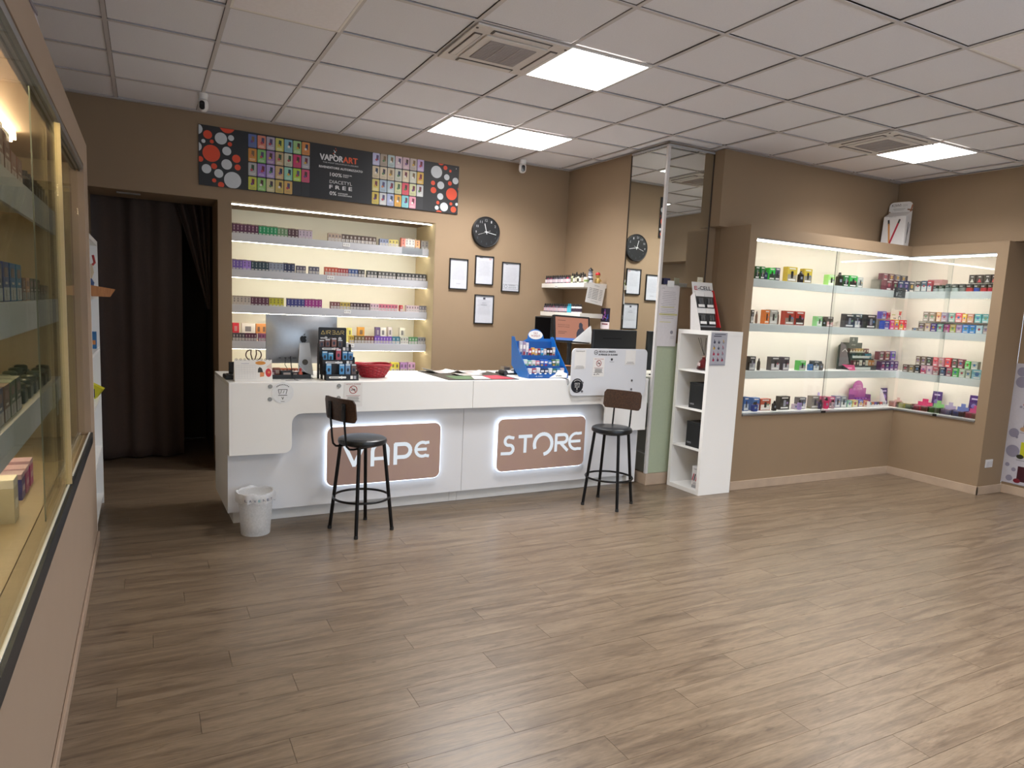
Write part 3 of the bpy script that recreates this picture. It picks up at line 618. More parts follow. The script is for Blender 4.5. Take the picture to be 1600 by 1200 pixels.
 ('y', 2, 0.382, 0.446, 5.12, 1.663, 0.088, '#b87c70', '#c8a088', 'box', 'dusty pink carton'),
 ('y', 2, 0.309, 0.374, 5.12, 1.663, 0.089, '#48a0a0', '#88c0c0', 'box', 'turquoise carton'),
 ('y', 2, 0.235, 0.305, 5.12, 1.663, 0.089, '#509c9c', '#90c4c4', 'box', 'turquoise carton at the right end'),
 ('y', 2, 0.857, 0.924, 5.0, 1.558, 0.03, '#6a5c54', '#a09890', 'box', 'low brown carton'),
 ('y', 2, 0.791, 0.857, 5.0, 1.558, 0.082, '#6c5a50', '#9c9088', 'box', 'cocoa carton'),
 ('y', 2, 0.732, 0.79, 5.0, 1.558, 0.083, '#c8a888', '#d8c4ac', 'box', 'tan carton'),
 ('y', 2, 0.666, 0.729, 5.0, 1.558, 0.082, '#483080', '#6a5098', 'box', 'deep purple carton'),
 ('y', 2, 0.598, 0.664, 5.0, 1.558, 0.08, '#60a090', '#98c0b4', 'box', 'jade carton'),
 ('y', 2, 0.536, 0.596, 5.0, 1.558, 0.077, '#a83888', '#c870a0', 'box', 'magenta carton'),
 ('y', 2, 0.475, 0.534, 5.0, 1.558, 0.079, '#b8a058', '#b8c070', 'box', 'olive gold carton'),
 ('y', 2, 0.415, 0.473, 5.0, 1.558, 0.078, '#a888b8', '#c8a8b8', 'box', 'mauve carton'),
 ('y', 2, 0.347, 0.412, 5.0, 1.558, 0.082, '#3888d0', '#60a4e0', 'box', 'sky blue carton'),
 ('y', 2, 0.287, 0.345, 5.0, 1.558, 0.082, '#3080c8', '#5098d8', 'box', 'azure blue carton'),
 ('y', 2, 0.222, 0.284, 5.0, 1.558, 0.079, '#a8ccd8', '#c0d8e0', 'box', 'ice blue carton'),
 ('y', 2, 0.167, 0.219, 5.0, 1.558, 0.08, '#9a9ca0', '#b8a8a8', 'box', 'light grey carton'),
 ('x', 3, 4.915, 5.001, 1.2, 1.219, 0.093, '#603c48', '#805868', 'box', 'plum carton'),
 ('x', 3, 5.013, 5.106, 1.2, 1.219, 0.096, '#703838', '#8a4c48', 'box', 'rust brown carton'),
 ('x', 3, 5.115, 5.206, 1.2, 1.219, 0.098, '#5840a0', '#7858b8', 'box', 'violet carton'),
 ('x', 3, 4.801, 4.875, 1.09, 1.114, 0.097, '#402048', '#683c68', 'box', 'aubergine carton'),
 ('x', 3, 4.877, 4.949, 1.09, 1.114, 0.096, '#382050', '#5c3870', 'box', 'indigo carton'),
 ('x', 3, 4.953, 5.025, 1.09, 1.114, 0.099, '#4c2c68', '#6c4480', 'box', 'dark violet carton'),
 ('x', 3, 5.029, 5.099, 1.09, 1.114, 0.1, '#44245c', '#644078', 'box', 'deep aubergine carton at the corner'),
 ('y', 3, 0.912, 0.975, 5.0, 1.114, 0.079, '#5c4c44', '#8a7c70', 'box', 'dark brown carton'),
 ('y', 3, 0.849, 0.908, 5.0, 1.114, 0.079, '#7c6c58', '#948470', 'box', 'khaki brown carton'),
 ('y', 3, 0.783, 0.845, 5.0, 1.114, 0.084, '#282424', '#484444', 'box', 'black carton'),
 ('y', 3, 0.72, 0.779, 5.0, 1.114, 0.085, '#c898a8', '#c04060', 'box', 'pink and red carton'),
 ('y', 3, 0.656, 0.717, 5.0, 1.114, 0.084, '#d0a8b8', '#c8b0b8', 'box', 'pale pink carton'),
 ('y', 3, 0.59, 0.651, 5.0, 1.114, 0.086, '#c04858', '#b8a0a0', 'box', 'rose red carton'),
 ('y', 3, 0.522, 0.584, 5.0, 1.114, 0.088, '#28304c', '#485070', 'box', 'midnight blue carton'),
 ('y', 3, 0.458, 0.518, 5.0, 1.114, 0.087, '#a84860', '#885060', 'box', 'raspberry grey carton'),
 ('y', 3, 0.394, 0.454, 5.0, 1.114, 0.087, '#48b050', '#68b868', 'box', 'grass green carton'),
 ('y', 3, 0.331, 0.391, 5.0, 1.114, 0.086, '#a8b8a0', '#c0ccb8', 'box', 'sage carton'),
 ('y', 3, 0.274, 0.328, 5.0, 1.114, 0.082, '#98a08c', '#b0b8a8', 'box', 'olive grey carton'),
 ('y', 3, 0.167, 0.27, 5.0, 1.114, 0.091, '#70a8b0', '#98c0c8', 'box', 'aqua carton'),
 ('y', 3, 0.864, 0.916, 5.12, 1.199, 0.088, '#7c6858', '#9c8c80', 'box', 'brown carton'),
 ('y', 3, 0.804, 0.86, 5.12, 1.199, 0.09, '#705c50', '#8c7c70', 'box', 'chestnut carton'),
 ('y', 3, 0.745, 0.8, 5.12, 1.199, 0.089, '#2c2828', '#504c4c', 'box', 'black carton on the riser'),
 ('y', 3, 0.678, 0.731, 5.12, 1.199, 0.09, '#d84858', '#d87888', 'box', 'strawberry red carton'),
 ('y', 3, 0.62, 0.674, 5.12, 1.199, 0.093, '#c88c98', '#c07888', 'box', 'blush carton'),
 ('y', 3, 0.547, 0.608, 5.12, 1.199, 0.095, '#d83c44', '#e05858', 'box', 'bright red carton'),
 ('y', 3, 0.483, 0.538, 5.12, 1.199, 0.094, '#4c4440', '#6c6460', 'box', 'dark umber carton'),
 ('y', 3, 0.421, 0.48, 5.12, 1.199, 0.092, '#84384c', '#986070', 'box', 'wine carton'),
 ('y', 3, 0.357, 0.408, 5.12, 1.199, 0.077, '#58c858', '#88d080', 'box', 'leaf green carton'),
 ('y', 3, 0.284, 0.35, 5.12, 1.199, 0.08, '#a8aca0', '#c0c4b8', 'box', 'pale grey carton')]
TRAYS = [(0.999, 1.086, 0.088, '#d8b0a8', 'pale peach'),
 (0.836, 0.994, 0.064, '#c8c840', 'yellow green'),
 (0.818, 0.917, 0.039, '#d878a0', 'candy pink'),
 (0.665, 0.83, 0.111, '#d83870', 'magenta'),
 (0.549, 0.66, 0.112, '#88c878', 'light green'),
 (0.429, 0.54, 0.11, '#b8a8c8', 'pale lilac'),
 (0.304, 0.419, 0.113, '#7888c8', 'periwinkle blue'),
 (0.176, 0.299, 0.111, '#d85890', 'rose pink')]
DOTS = [(-1.809, 2.976, 0.044, 0), (-1.725, 2.94, 0.035, 1), (-1.57, 3.037, 0.063, 1), (-1.62, 2.923, 0.049, 0), (-1.539, 2.939, 0.024, 0), (-1.759, 2.882, 0.016, 0), (-1.693, 2.887, 0.016, 1), (-1.549, 2.886, 0.018, 1), (-1.697, 2.789, 0.07, 1), (-1.811, 2.832, 0.039, 0), (-1.574, 2.825, 0.036, 0), (-1.784, 2.731, 0.023, 1), (-1.497, 2.771, 0.034, 1), (-1.575, 2.713, 0.043, 0), (-1.676, 2.685, 0.024, 1), (-1.736, 2.656, 0.038, 0), (-1.486, 2.7, 0.025, 1), (-1.639, 2.629, 0.036, 0), (-1.676, 2.566, 0.017, 1), (-1.527, 2.586, 0.07, 0), (-1.621, 2.536, 0.025, 1), (0.412, 3.011, 0.037, 1), (0.46, 2.955, 0.021, 1), (0.514, 2.93, 0.013, 1), (0.367, 2.903, 0.059, 0), (0.478, 2.866, 0.029, 0), (0.573, 2.841, 0.032, 0), (0.333, 2.793, 0.022, 1), (0.514, 2.81, 0.021, 1), (0.416, 2.78, 0.037, 0), (0.34, 2.724, 0.03, 1), (0.535, 2.708, 0.059, 1), (0.626, 2.766, 0.024, 1), (0.415, 2.671, 0.032, 0), (0.391, 2.609, 0.016, 1), (0.532, 2.612, 0.015, 1), (0.595, 2.614, 0.015, 0), (0.381, 2.558, 0.021, 0), (0.459, 2.574, 0.043, 0), (0.561, 2.559, 0.029, 1), (0.405, 2.497, 0.037, 1)]

# ================================================================== COUNTER
CA = 0.027                                     # the counter stands slightly askew
CO = Vector((-1.74, 1.26, 0)); CT = 1.01
def cw(x, y, z=CT): return (CO.x+x*math.cos(CA)-y*math.sin(CA), CO.y+x*math.sin(CA)+y*math.cos(CA), z)
ct = thing('sales_counter', tuple(CO), 'long white sales counter with two backlit signs across the shop', 'counter', rz=CA)
CLEN = 3.60
o_l = [(0, .515)]+arc(.36, .565, .05, -90, 0, 6)+arc(.48, .72, .07, 180, 90, 6)+[(1.807, .79), (1.807, CT), (0, CT)]
MB().prism(FY(0, 0, 0), o_l, -.022, 0).build('apron_panel', WHITE, ct, bevel=.0015)
o_r = [(1.810, .79)]+arc(3.06, .72, .07, 90, 0, 6)+arc(3.18, .585, .05, 180, 270, 6)+[(CLEN, .535), (CLEN, CT), (1.810, CT)]
MB().prism(FY(0, 0, 0), o_r, -.022, 0).build('apron_panel', WHITE, ct, bevel=.0015)
LOWP = M('#d9dade', .35, var=.015, scale=5, name='cool_white_laminate')
MB().box(0.0, 1.768, .075, .095, .10, .985).build('lower_panel', LOWP, ct)
MB().box(1.771, 3.57, .075, .095, .10, .985).build('lower_panel', LOWP, ct)
MB().box(.045, 1.70, .155, .17, 0, .099).build('kick_board', WHITE, ct)
MB().box(1.7025, 1.768, .155, .17, 0, .099).build('kick_board', WHITE, ct)
MB().box(1.7705, 3.55, .155, .17, 0, .099).build('kick_board', WHITE, ct)
MB().box(0.001, CLEN-.001, .0225, .80, .985, CT).build('counter_top', M('#dddbd5', .3, var=.015, scale=5, name='counter_top_laminate'), ct, bevel=.001)
MB().box(0, .02, .0225, .80, .515, .984).build('side_panel', WHITE, ct)
MB().box(0.045, .065, .175, .78, 0, .5145).box(0, .045, .097, .78, .10, .5145).build('side_plinth', WHITE, ct)
MB().box(.066, 3.3, .18, .20, .10, .98).build('inner_panel', WHITE, ct)
er = MB(); er.box(3.50, 3.52, .10, .62, .02, .984)
for z in (.02, .26, .50, .74, .965): er.box(3.52, 3.598, .10, .62, z, z+.018)
er.box(3.52, 3.598, .10, .118, .038, .965).box(3.52, 3.598, .602, .62, .038, .965)
er.build('end_shelves', WHITE, ct)
# signs
SGN = wood_mat('rosy_taupe_acrylic', '#957c74', '#9a8273', (2, 2, 1.2)); _sb = SGN.node_tree.nodes['Principled BSDF']; _sb.inputs['Roughness'].default_value = .3; _sb.inputs['Emission Color'].default_value = (.20, .125, .105, 1); _sb.inputs['Emission Strength'].default_value = .40
def sign_board(x0, x1, z0, z1, letters, lab):
    t = thing('lit_sign', cw((x0+x1)/2, .0745, (z0+z1)/2), lab, 'sign', rz=CA)
    w = (x1-x0)/2; h = (z1-z0)/2
    MB().prism(FY(0, 0, 0), rrect(-w+.02, w-.02, -h+.02, h-.02, .05), 0, .012).build('spacer', WHITE, t)
    MB().prism(FY(0, -.0125, 0), rrect(-w-.006, w+.006, -h-.006, h+.006, .055, 8), 0, .014).build('backlight', SIGNM, t)
    MB().prism(FY(0, -.027, 0), rrect(-w, w, -h, h, .05, 8), 0, .010).build('face', SGN, t, bevel=.002)
    f = FY(0, -.0375, 0); mb = MB()
    for lt in letters:
        mb = MB()
        for pts, wd in lt: mb.stroke(f, pts, wd*1.28, 0, .0012)
        mb.build('letter', LETM, t)
def sc(pts, ox, oy, s): return [(ox+x*s, oy+y*s) for x, y in pts]
# sign 1 world x -1.071..-0.182 ; sign 2 world x .333...1.21
s1a, s1b = -1.073+1.74, -.182+1.74; s2a, s2b = .333+1.74, 1.208+1.74
# letter coordinates are metres from the sign centre
VP = []
VP.append([([(-.315, .075), (-.245, -.075), (-.175, .075)], .022)])
VP.append([([(-.105, -.085), (-.105, .02)]+arc(-.045, .02, .060, 180, 0, 10)+[(.015, -.085)], .022), ([(-.105, -.035), (.015, -.035)], .020)])
VP.append([([(.075, -.085), (.075, .065), (.145, .065)]+arc(.145, .015, .05, 90, -90, 10)+[(.075, -.035)], .023)])
VP.append([(arc(.295, .015, .055, 60, 300, 14), .018), ([(.245, .015), (.325, .015)], .018), ([(.32, .065), (.345, .068)], .018), ([(.32, -.035), (.345, -.04)], .018)])
sign_board(s1a, s1b, .240, .676, VP, 'left one of two backlit rosy taupe signs on the counter front, behind the stool')
ST = []
ST.append([([(-.29, .06)]+arc(-.335, .035, .035, 60, 270, 10)+arc(-.325, -.035, .035, 90, -90, 8)+[(-.40, -.068)], .020)])
ST.append([([(-.235, .068), (-.115, .068)], .022), ([(-.175, .06), (-.175, -.065)], .022)])
ST.append([(arc(.0, -.0, .085, -140, 118, 20)[::-1][:0] or arc(.005, -.008, .088, 200, -80, 22), .024)])
ST.append([([(.135, -.075), (.135, .065), (.215, .065)]+arc(.215, .03, .035, 90, -90, 8)+[(.155, -.005), (.18, -.005), (.255, -.075)], .021)])
ST.append([([(.395, .07)]+arc(.345, 0, .07, 75, 285, 14)+[(.395, -.07)], .019), ([(.285, 0), (.385, 0)], .019)])
sign_board(s2a, s2b, .240, .681, ST, 'right one of two backlit rosy taupe signs on the counter front')

def put(name, x, y, lab, cat, grp=None, z=CT, rz=0.0):           # stand a thing on the counter
    return thing(name, cw(x, y, z+BLANK), lab, cat, grp, rz=CA+rz)
# magnets / screws on the apron
for q, (x, z, l) in enumerate([(-1.476, .984, 'upper grey fixing disc left of the round white sticker'), (-1.478, .896, 'lower grey fixing disc left of the round white sticker'), (-1.003, .983, 'upper grey fixing disc beside the no smoking notice'), (-1.005, .896, 'lower grey fixing disc beside the no smoking notice')]):
    lx = x+1.74
    o = MB().lathe([(.001, -.0065), (.013, -.0065), (.0145, -.004), (.0145, -.0005), (.001, -.0005)], n=20, axis='y').build('fixing_disc', M('#8f8f8c', .4, .3, name='grey_disc'), None, True)
    o.location = cw(lx, -.0, z); o.rotation_euler = (0, 0, CA); tag(o, l, 'fixing')
INK = M('#26262a', .6, name='black_ink'); REDI = M('#a02830', .6, name='red_ink'); GREYI = M('#8e8c92', .6, name='grey_ink'); WHI = M('#eeeeec', .5, name='white_ink')
# round sticker
def cup_logo(mb, f, s, mi):
    mb.stroke(f, [(-.030*s, .022*s), (.030*s, .022*s), (.022*s, -.010*s)], .0035*s, mi).stroke(f, [(-.030*s, .022*s), (-.022*s, -.010*s)], .0035*s, mi)
    mb.stroke(f, [(-.008*s, .018*s), (-.014*s, -.006*s)], .003*s, mi).stroke(f, [(.010*s, .014*s), (.002*s, -.004*s)], .003*s, mi)
    mb.stroke(f, [(-.006*s, -.030*s), (0, -.046*s), (.006*s, -.030*s)], .0035*s, mi).rect(f, -.030*s, .030*s, -.020*s, -.016*s, mi)
    mb.rect(f, -.012*s, .012*s, -.062*s, -.0595*s, mi)
    for k in range(9):
        a = math.radians(130-10*k); x = .060*s*math.cos(a); y = .060*s*math.sin(a)-.004*s
        mb.rect(f, x-.003*s, x+.003*s, y-.003*s, y+.003*s, mi)
t = thing('round_sticker', cw(-1.394+1.74, -.0008, .94), 'round white sticker with a cup emblem on the counter front', 'sticker', rz=CA)
MB().disc(FY(0, 0, 0), 0, 0, .074, 0, .0015, 32).build('disc', M('#e6e7e9', .4, name='white_vinyl'), t)
cup_logo(MB(), FY(0, -.0016, 0), 1.0, 0); mb = MB(); cup_logo(mb, FY(0, -.0016, 0), 1.0, 0); mb.build('emblem', INK, t)
def no_smoking(name, loc, rz, w, h, lab, parent=None):
    if parent is None: t = thing(name, loc, lab, 'notice', rz=rz)
    else:
        t = MB().box(-w/2, w/2, -.0013, -.0002, -h/2, h/2).build(name, WHITEP, parent); t.location = loc; t['label'] = lab
    if parent is None: MB().box(-w/2, w/2, -.0018, -.0002, -h/2, h/2).build('sheet', WHITEP, t)
    f = FY(0, -.0020, 0); mb = MB()
    mb.text(f, 'VIETATO FUMARE', 0, h*.40, h*.045, w*.82, 1, align='C')
    mb.ring(f, 0, h*.20, w*.22, w*.035, 1).stroke(f, [(-w*.15, h*.20+w*.15), (w*.15, h*.20-w*.15)], w*.03, 1)
    mb.stroke(f, [(-w*.12, h*.18), (w*.10, h*.21)], w*.035, 0).stroke(f, [(w*.02, h*.24), (w*.12, h*.15)], w*.02, 0)
    mb.rect(f, -w*.38, w*.38, -h*.05, -h*.038, 1).lines(f, -w*.40, w*.40, -h*.09, 7, h*.035, h*.008, 0, 4)
    mb.stroke(f, [(-w*.38, -h*.40), (-w*.30, -h*.37), (-w*.26, -h*.41)], w*.03, 0).stroke(f, [(-w*.16, -h*.41), (-w*.08, -h*.36), (w*.08, -h*.395)], w*.03, 0)
    mb.build('print', [INK, REDI], t)
    return t
no_smoking('notice', cw(-.900+1.74, -.0005, .918), CA, .135, .178, 'paper notice reading VIETATO FUMARE on the counter front')

# desk calendar
t = put('desk_calendar', .165, .10, 'white tent desk calendar at the left end of the counter', 'calendar', rz=-.03)
cal = MB(); cal.hexa([(-.115, -.012, 0), (.130, -.012, 0), (.130, -.010, 0), (-.115, -.010, 0), (-.115, .030, .145), (.130, .030, .145), (.130, .032, .145), (-.115, .032, .145)])
cal.hexa([(-.115, .078, 0), (.130, .078, 0), (.130, .080, 0), (-.115, .080, 0), (-.115, .0305, .145), (.130, .0305, .145), (.130, .0325, .145), (-.115, .0325, .145)])
cal.build('card', WHITEP, t)
fr = Frame((0, -.0125, 0), (1, 0, 0), Vector((0, .042, .145)).normalized()); mb = MB()
for i in range(8): mb.rect(fr, -.105+i*.018, -.1045+i*.018, .02, .11, 0)
for i in range(7): mb.rect(fr, -.105, .021, .02+i*.015, .0208+i*.015, 0)
mb.rect(fr, -.07, -.02, .122, .127, 0)
mb.disc(fr, .055, .128, .034, 1, ry=.013).prism(fr, [(.035, .062), (.070, .062), (.063, .090), (.048, .100), (.038, .088)], 0, .001, 2).prism(fr, [(.048, .030), (.075, .034), (.078, .062), (.050, .064)], 0, .001, 3).disc(fr, .105, .06, .020, 4, ry=.030).disc(fr, .108, .062, .008, 3, .0014)
mb.prism(fr, [(.09, .10), (.128, .085), (.128, .13)], 0, .001, 5)
mb.build('print', [M('#c2c2c8', .6), M('#cf8a3c', .6), M('#33302e', .5), M('#d98a58', .6), M('#c8343c', .6), M('#d8c4b8', .6)], t)
mb = MB()
for i in range(9): mb.tube([(-.10+i*.027+.006*math.cos(a), .031+.006*math.sin(a)*.6, .147+.006*math.sin(a)) for a in [k*PI/4 for k in range(8)]], .0012, 5, closed=True)
mb.build('ring_binding', BLACKM, t)
# small card terminal at the left end
t = put('card_terminal', .06, .28, 'low black card terminal at the far left of the counter', 'card terminal')
MB().box(-.055, .055, -.08, .08, 0, .028).build('body', BLACK, t, bevel=.006)
MB().box(-.035, .035, 0, .06, .0285, .031).build('screen', BLACKG, t)
mb = MB()
for i in range(3):
    for k in range(4): mb.box(-.035+i*.025, -.018+i*.025, -.07+k*.016, -.058+k*.016, .0285, .032)
mb.build('keypad', M('#3a3a3e', .5), t)
t = put('phone', .075, .36, 'black upright phone behind the left edge of the desk calendar', 'phone', rz=.3)
MB().box(-.03, .03, 0, .01, 0, .11).build('body', BLACKG, t, bevel=.003)
# wire organiser
t = put('wire_ornament', .245, .56, 'brown bent wire loops standing behind the desk calendar', 'ornament')
mb = MB()
for s in (-1, 1):
    mb.tube([(s*(.005+.050*math.sin(a)*(1.0 if a < 2.4 else .7)), .0, .10+.09*(1-math.cos(a))*.5+(0.0)) for a in [k*.25 for k in range(1, 12)]]+[(s*.02, 0, .15), (s*.002, 0, .08), (0, 0, .01)], .0045, 7)
mb.build('loops', M('#4a3428', .4, .3, name='bronze_wire'), t, True); MB().lathe([(.05, 0), (.05, .01), (.02, .014)], n=20).build('base', BLACKM, t, True)
# clutter between calendar and computer
def cable(name, pts, r, m, lab): return tag(MB().tube([cw(*p) for p in pts], r, 6).build(name, m, None, True), lab, 'cable')
t = put('document_tray', .42, .33, 'low black tray of small items left of the computer foot', 'tray')
mb = MB(); mb.box(-.17, .17, -.11, .11, 0, .006).box(-.17, .17, -.11, -.104, .006, .03).box(-.17, .17, .104, .11, .006, .03).box(-.17, -.164, -.104, .104, .006, .03).box(.164, .17, -.104, .104, .006, .03); mb.build('tray_body', BLACK, t)
for q, (x, y, w, d, h, c, l) in enumerate([(.32, .29, .06, .05, .05, '#5a2430', 'small dark red packet in the black tray'), (.375, .37, .05, .04, .06, '#8a5038', 'small copper packet in the black tray'), (.43, .30, .085, .05, .045, '#17171a', 'black folded case in the black tray'), (.50, .36, .05, .05, .03, '#3a3036', 'plum box in the black tray')]):
    t = put('small_packet', x, y, l, 'packet', z=CT+.0065); MB().box(-w/2, w/2, -d/2, d/2, 0, h).build('body', M(c, .4), t, bevel=.004); MB().rect(FY(0, -d/2-.0002, h/2), -w*.3, w*.3, -h*.2, h*.25, 0, .0008).build('print', M('#b8a8a0', .5), t)
t = put('liquid_bottle', .52, .25, 'small bottle with a red cap left of the computer foot', 'bottle')
MB().lathe([(.014, 0), (.015, .004), (.015, .04), (.008, .05), (.008, .054)], n=16).build('bottle_body', M('#c05848', .3), t, True); MB().lathe([(.009, .055), (.010, .058), (.008, .075)], n=14).build('cap', M('#b02c34', .4), t, True)
cable('cable', [(.47, .52, 1.14), (.46, .50, 1.09), (.47, .42, 1.05), (.49, .30, 1.075), (.45, .19, 1.03), (.46, .15, 1.0135), (.47, .10, 1.0125)], .0022, BLACK, 'thin black cable looping down from the computer onto the counter')
cable('cable', [(.505, .515, 1.15), (.505, .49, 1.08), (.51, .475, 1.03), (.53, .46, 1.0145)], .0035, BLACK, 'thick black cable plugged into the computer back')
cable('cable', [(.57, .515, 1.13), (.556, .48, 1.09), (.603, .40, 1.03), (.61, .33, 1.0135), (.61, .25, 1.0135), (.60, .20, 1.0135)], .0025, M('#d8d8d8', .4), 'white cable hanging beside the computer stand')
cable('cable', [(.36, .12, 1.0155), (.42, .10, 1.0155), (.50, .13, 1.0155), (.47, .08, 1.0155), (.38, .07, 1.0155)], .0014, GREYI, 'thin grey wire lying near the counter edge')

# all-in-one computer seen from behind
t = put('desktop_computer', .622, .53, 'silver all-in-one computer seen from behind with black fruit emblem', 'computer')
ALS = M('#a9abaf', .33, .75, name='anodised_silver')
mb = MB(); nu, nv = 16, 12; x0, x1, z0, z1 = -.290, .244, .085, .452
for k in range(nv+1):
    for i in range(nu+1):
        u = 2*i/nu-1; v = 2*k/nv-1; mb.v.append((x0+(x1-x0)*i/nu, .018-.034*max(0, (1-u*u))**.7*max(0, (1-v*v))**.7, z0+(z1-z0)*k/nv))
for k in range(nv):
    for i in range(nu): a = k*(nu+1)+i; mb.f.append((a, a+1, a+nu+2, a+nu+1)); mb.m.append(0)
mb.box(x0, x1, .018, .028, z0, z1)
mb.build('housing', ALS, t, True)
MB().box(x0+.008, x1-.008, .0285, .030, z0+.06, z1-.008).build('screen', BLACKG, t)
f = FY(-.023, -.0215, .275); mb = MB()
ap = [(0, .018), (.010, .023), (.020, .017), (.021, .012), (.016, .006), (.016, -.003), (.022, -.009), (.017, -.022), (.010, -.029), (.004, -.027), (-.003, -.027), (-.010, -.029), (-.018, -.022), (-.024, -.008), (-.024, .008), (-.018, .019), (-.009, .022)]
mb.prism(f, ap, 0, .004).prism(f, [(.0, .026), (.004, .034), (.011, .040), (.010, .032), (.005, .027)], 0, .004)
mb.build('emblem', BLACK, t)
st = MB(); st.hexa([(-.072, -.058, .004), (.046, -.058, .004), (.040, -.050, .012), (-.066, -.050, .012), (-.050, -.012, .262), (.022, -.012, .262), (.022, -.006, .262), (-.050, -.006, .262)])
st.box(-.075, .049, -.062, .11, 0, .004)
sto = st.build('stand', ALUP, t, bevel=.003)
sl = math.atan2(.046, .258)
hole = MB(); hole.disc(Frame((-.014, -.0425, .098), (1, 0, 0), Vector((0, .046, .258)).normalized()), 0, 0, .022, 0, .0015, 28); hole.build('cable_hole', M('#4c4a46', .6), sto)
mb = MB()
for x in (-.20, -.16, -.13, -.10, -.085): mb.box(x, x+.014, -.0065, .004, .125, .129)
mb.build('ports', BLACK, t)

# black tiered display
t = put('tiered_display', .785, .085, 'black tiered cardboard display with gold lettering beside the computer', 'display stand', rz=-.02)
BK = M('#17171b', .5, name='black_card'); TR_ = [(-.125, .120, .0, .062, .0), (-.130, .108, .06, .125, .105), (-.135, .095, .12, .19, .205)]
tiers = [(.0, -.118, .120, 0, .045), (.07, -.128, .108, .105, .145), (.14, -.138, .098, .205, .235)]
for q, (y, xa, xb, zb, zt) in enumerate(tiers):
    mb = MB(); mb.box(xa, xb, y, y+.003, max(0, zb-.0), zt).box(xa, xa+.003, y+.0035, y+.068, 0, zt+.02).box(xb-.003, xb, y+.0035, y+.068, 0, zt+.02).box(xa+.0035, xb-.0035, y+.0035, y+.068, max(zb-.01, .0), max(zb-.006, .004))
    if zb > 0: mb.box(xa+.0035, xb-.0035, y-.0025, y-.0005, .03, zb)
    tr = mb.build('tier', BK, t)
    f = FY(0, y-.0003, (zb+zt)/2); mb = MB(); mb.prism(f, rrect(xa+.02, xa+.145, -.007, .007, .006, 3), 0, .0008, 0).disc(f, xa+.112, 0, .010, 0, .0012).disc(f, xa+.137, 0, .008, 0, .0012).rect(f, xb-.062, xb-.044, -.012, .012, 0).rect(f, xb-.038, xb-.020, -.012, .012, 1)
    mb.rect(f, xa+.03, xa+.09, -.002, .002, 2, .0015)
    mb.build('tier_print', [WHITEP, M('#9a9aa0', .5), INK], tr)
hd = MB().prism(FY(-.02, .212, 0), rrect(-.110, .098, .10, .375, .008, 3), 0, .003).build('header', BK, t)
f = FY(-.02, .2088, 0); mb = MB(); G = 0
for L, ox in (('A', -.090), ('I', -.058), ('R', -.044), ('B', -.008), ('A', .022), ('R', .056)):
    s = .026
    if L == 'A': mb.stroke(f, sc([(0, 0), (.5, 1), (1, 0), (0, 0)], ox, .325, s), .0035)
    if L == 'I': mb.stroke(f, sc([(.2, 0), (.2, 1)], ox, .325, s), .0035)
    if L == 'R': mb.stroke(f, sc([(0, 0), (0, 1), (.8, 1), (.9, .75), (.8, .5), (.3, .5), (.9, 0)], ox, .325, s), .0035)
    if L == 'B': mb.stroke(f, sc([(0, 0), (.8, 0), (.9, .25), (.75, .5), (.1, .5)], ox, .325, s), .0035).stroke(f, sc([(0, 1), (.8, 1), (.85, .75), (.75, .5)], ox, .325, s), .0035)
mb.build('gold_lettering', M('#b59a5c', .35, .5, name='gold_foil'), hd)
f2 = f; mb = MB(); mb.disc(f2, -.055, .295, .012).rect(f2, -.095, -.062, .290, .300).disc(f2, .050, .293, .012).text(f2, 'mini', -.035, .287, .016, .05)
mb.build('white_print', M('#c8c8c8', .5), hd)
pk = [(2, -.115, '#5a3a36', .055, 'first dark copper vape pack from the left in the top tier'), (2, -.072, '#6a4038', .062, 'second copper vape pack from the left in the top tier'), (2, -.025, '#8a5a50', .070, 'tallest rose copper vape pack in the top tier'), (2, .020, '#4c3832', .058, 'rightmost dark copper vape pack in the top tier'),
      (1, -.108, '#3f86b8', .065, 'first light blue vape pack from the left in the middle tier'), (1, -.065, '#4a98c8', .055, 'tilted light blue vape pack in the middle tier'), (1, -.008, '#b04858', .085, 'tall red vape pack in the middle tier'), (1, .040, '#4a8cc0', .065, 'light blue vape pack right of the tall red pack'), (1, .082, '#4078b0', .063, 'rightmost blue vape pack in the middle tier'),
      (0, -.095, '#5898cc', .070, 'leftmost pale blue vape pack in the bottom tier'), (0, .0, '#4c94cc', .068, 'middle pale blue vape pack in the bottom tier'), (0, .045, '#6488b0', .070, 'blue grey vape pack in the bottom tier'), (0, .088, '#5a4844', .070, 'brown vape pack at the right end of the bottom tier')]
for q, (ti, x, c, h, l) in enumerate(pk):
    y, xa, xb, zb, zt = tiers[ti]; z = max(zb-.006, .004)
    p = put('vape_pack', .785+x*math.cos(-.02)-(y+.03)*math.sin(-.02), .085+(y+.03)*math.cos(-.02)+x*math.sin(-.02), l+' of the black display', 'pack', 'vape packs in the black tiered display', z=CT+z, rz=-.02)
    H_ = h+(zt-zb); MB().box(-.018, .018, -.008, .008, 0, H_).build('sleeve', M(c, .35), p, bevel=.001)
    MB().rect(FY(0, -.0082, 0), -.016, .016, H_*.9, H_*.98, 0).disc(FY(0, -.0082, 0), 0, H_*.62, .009, 1, .001, 12, ry=.014).build('print', [M('#c8d4dc', .4), M('#20283c', .4)], p)

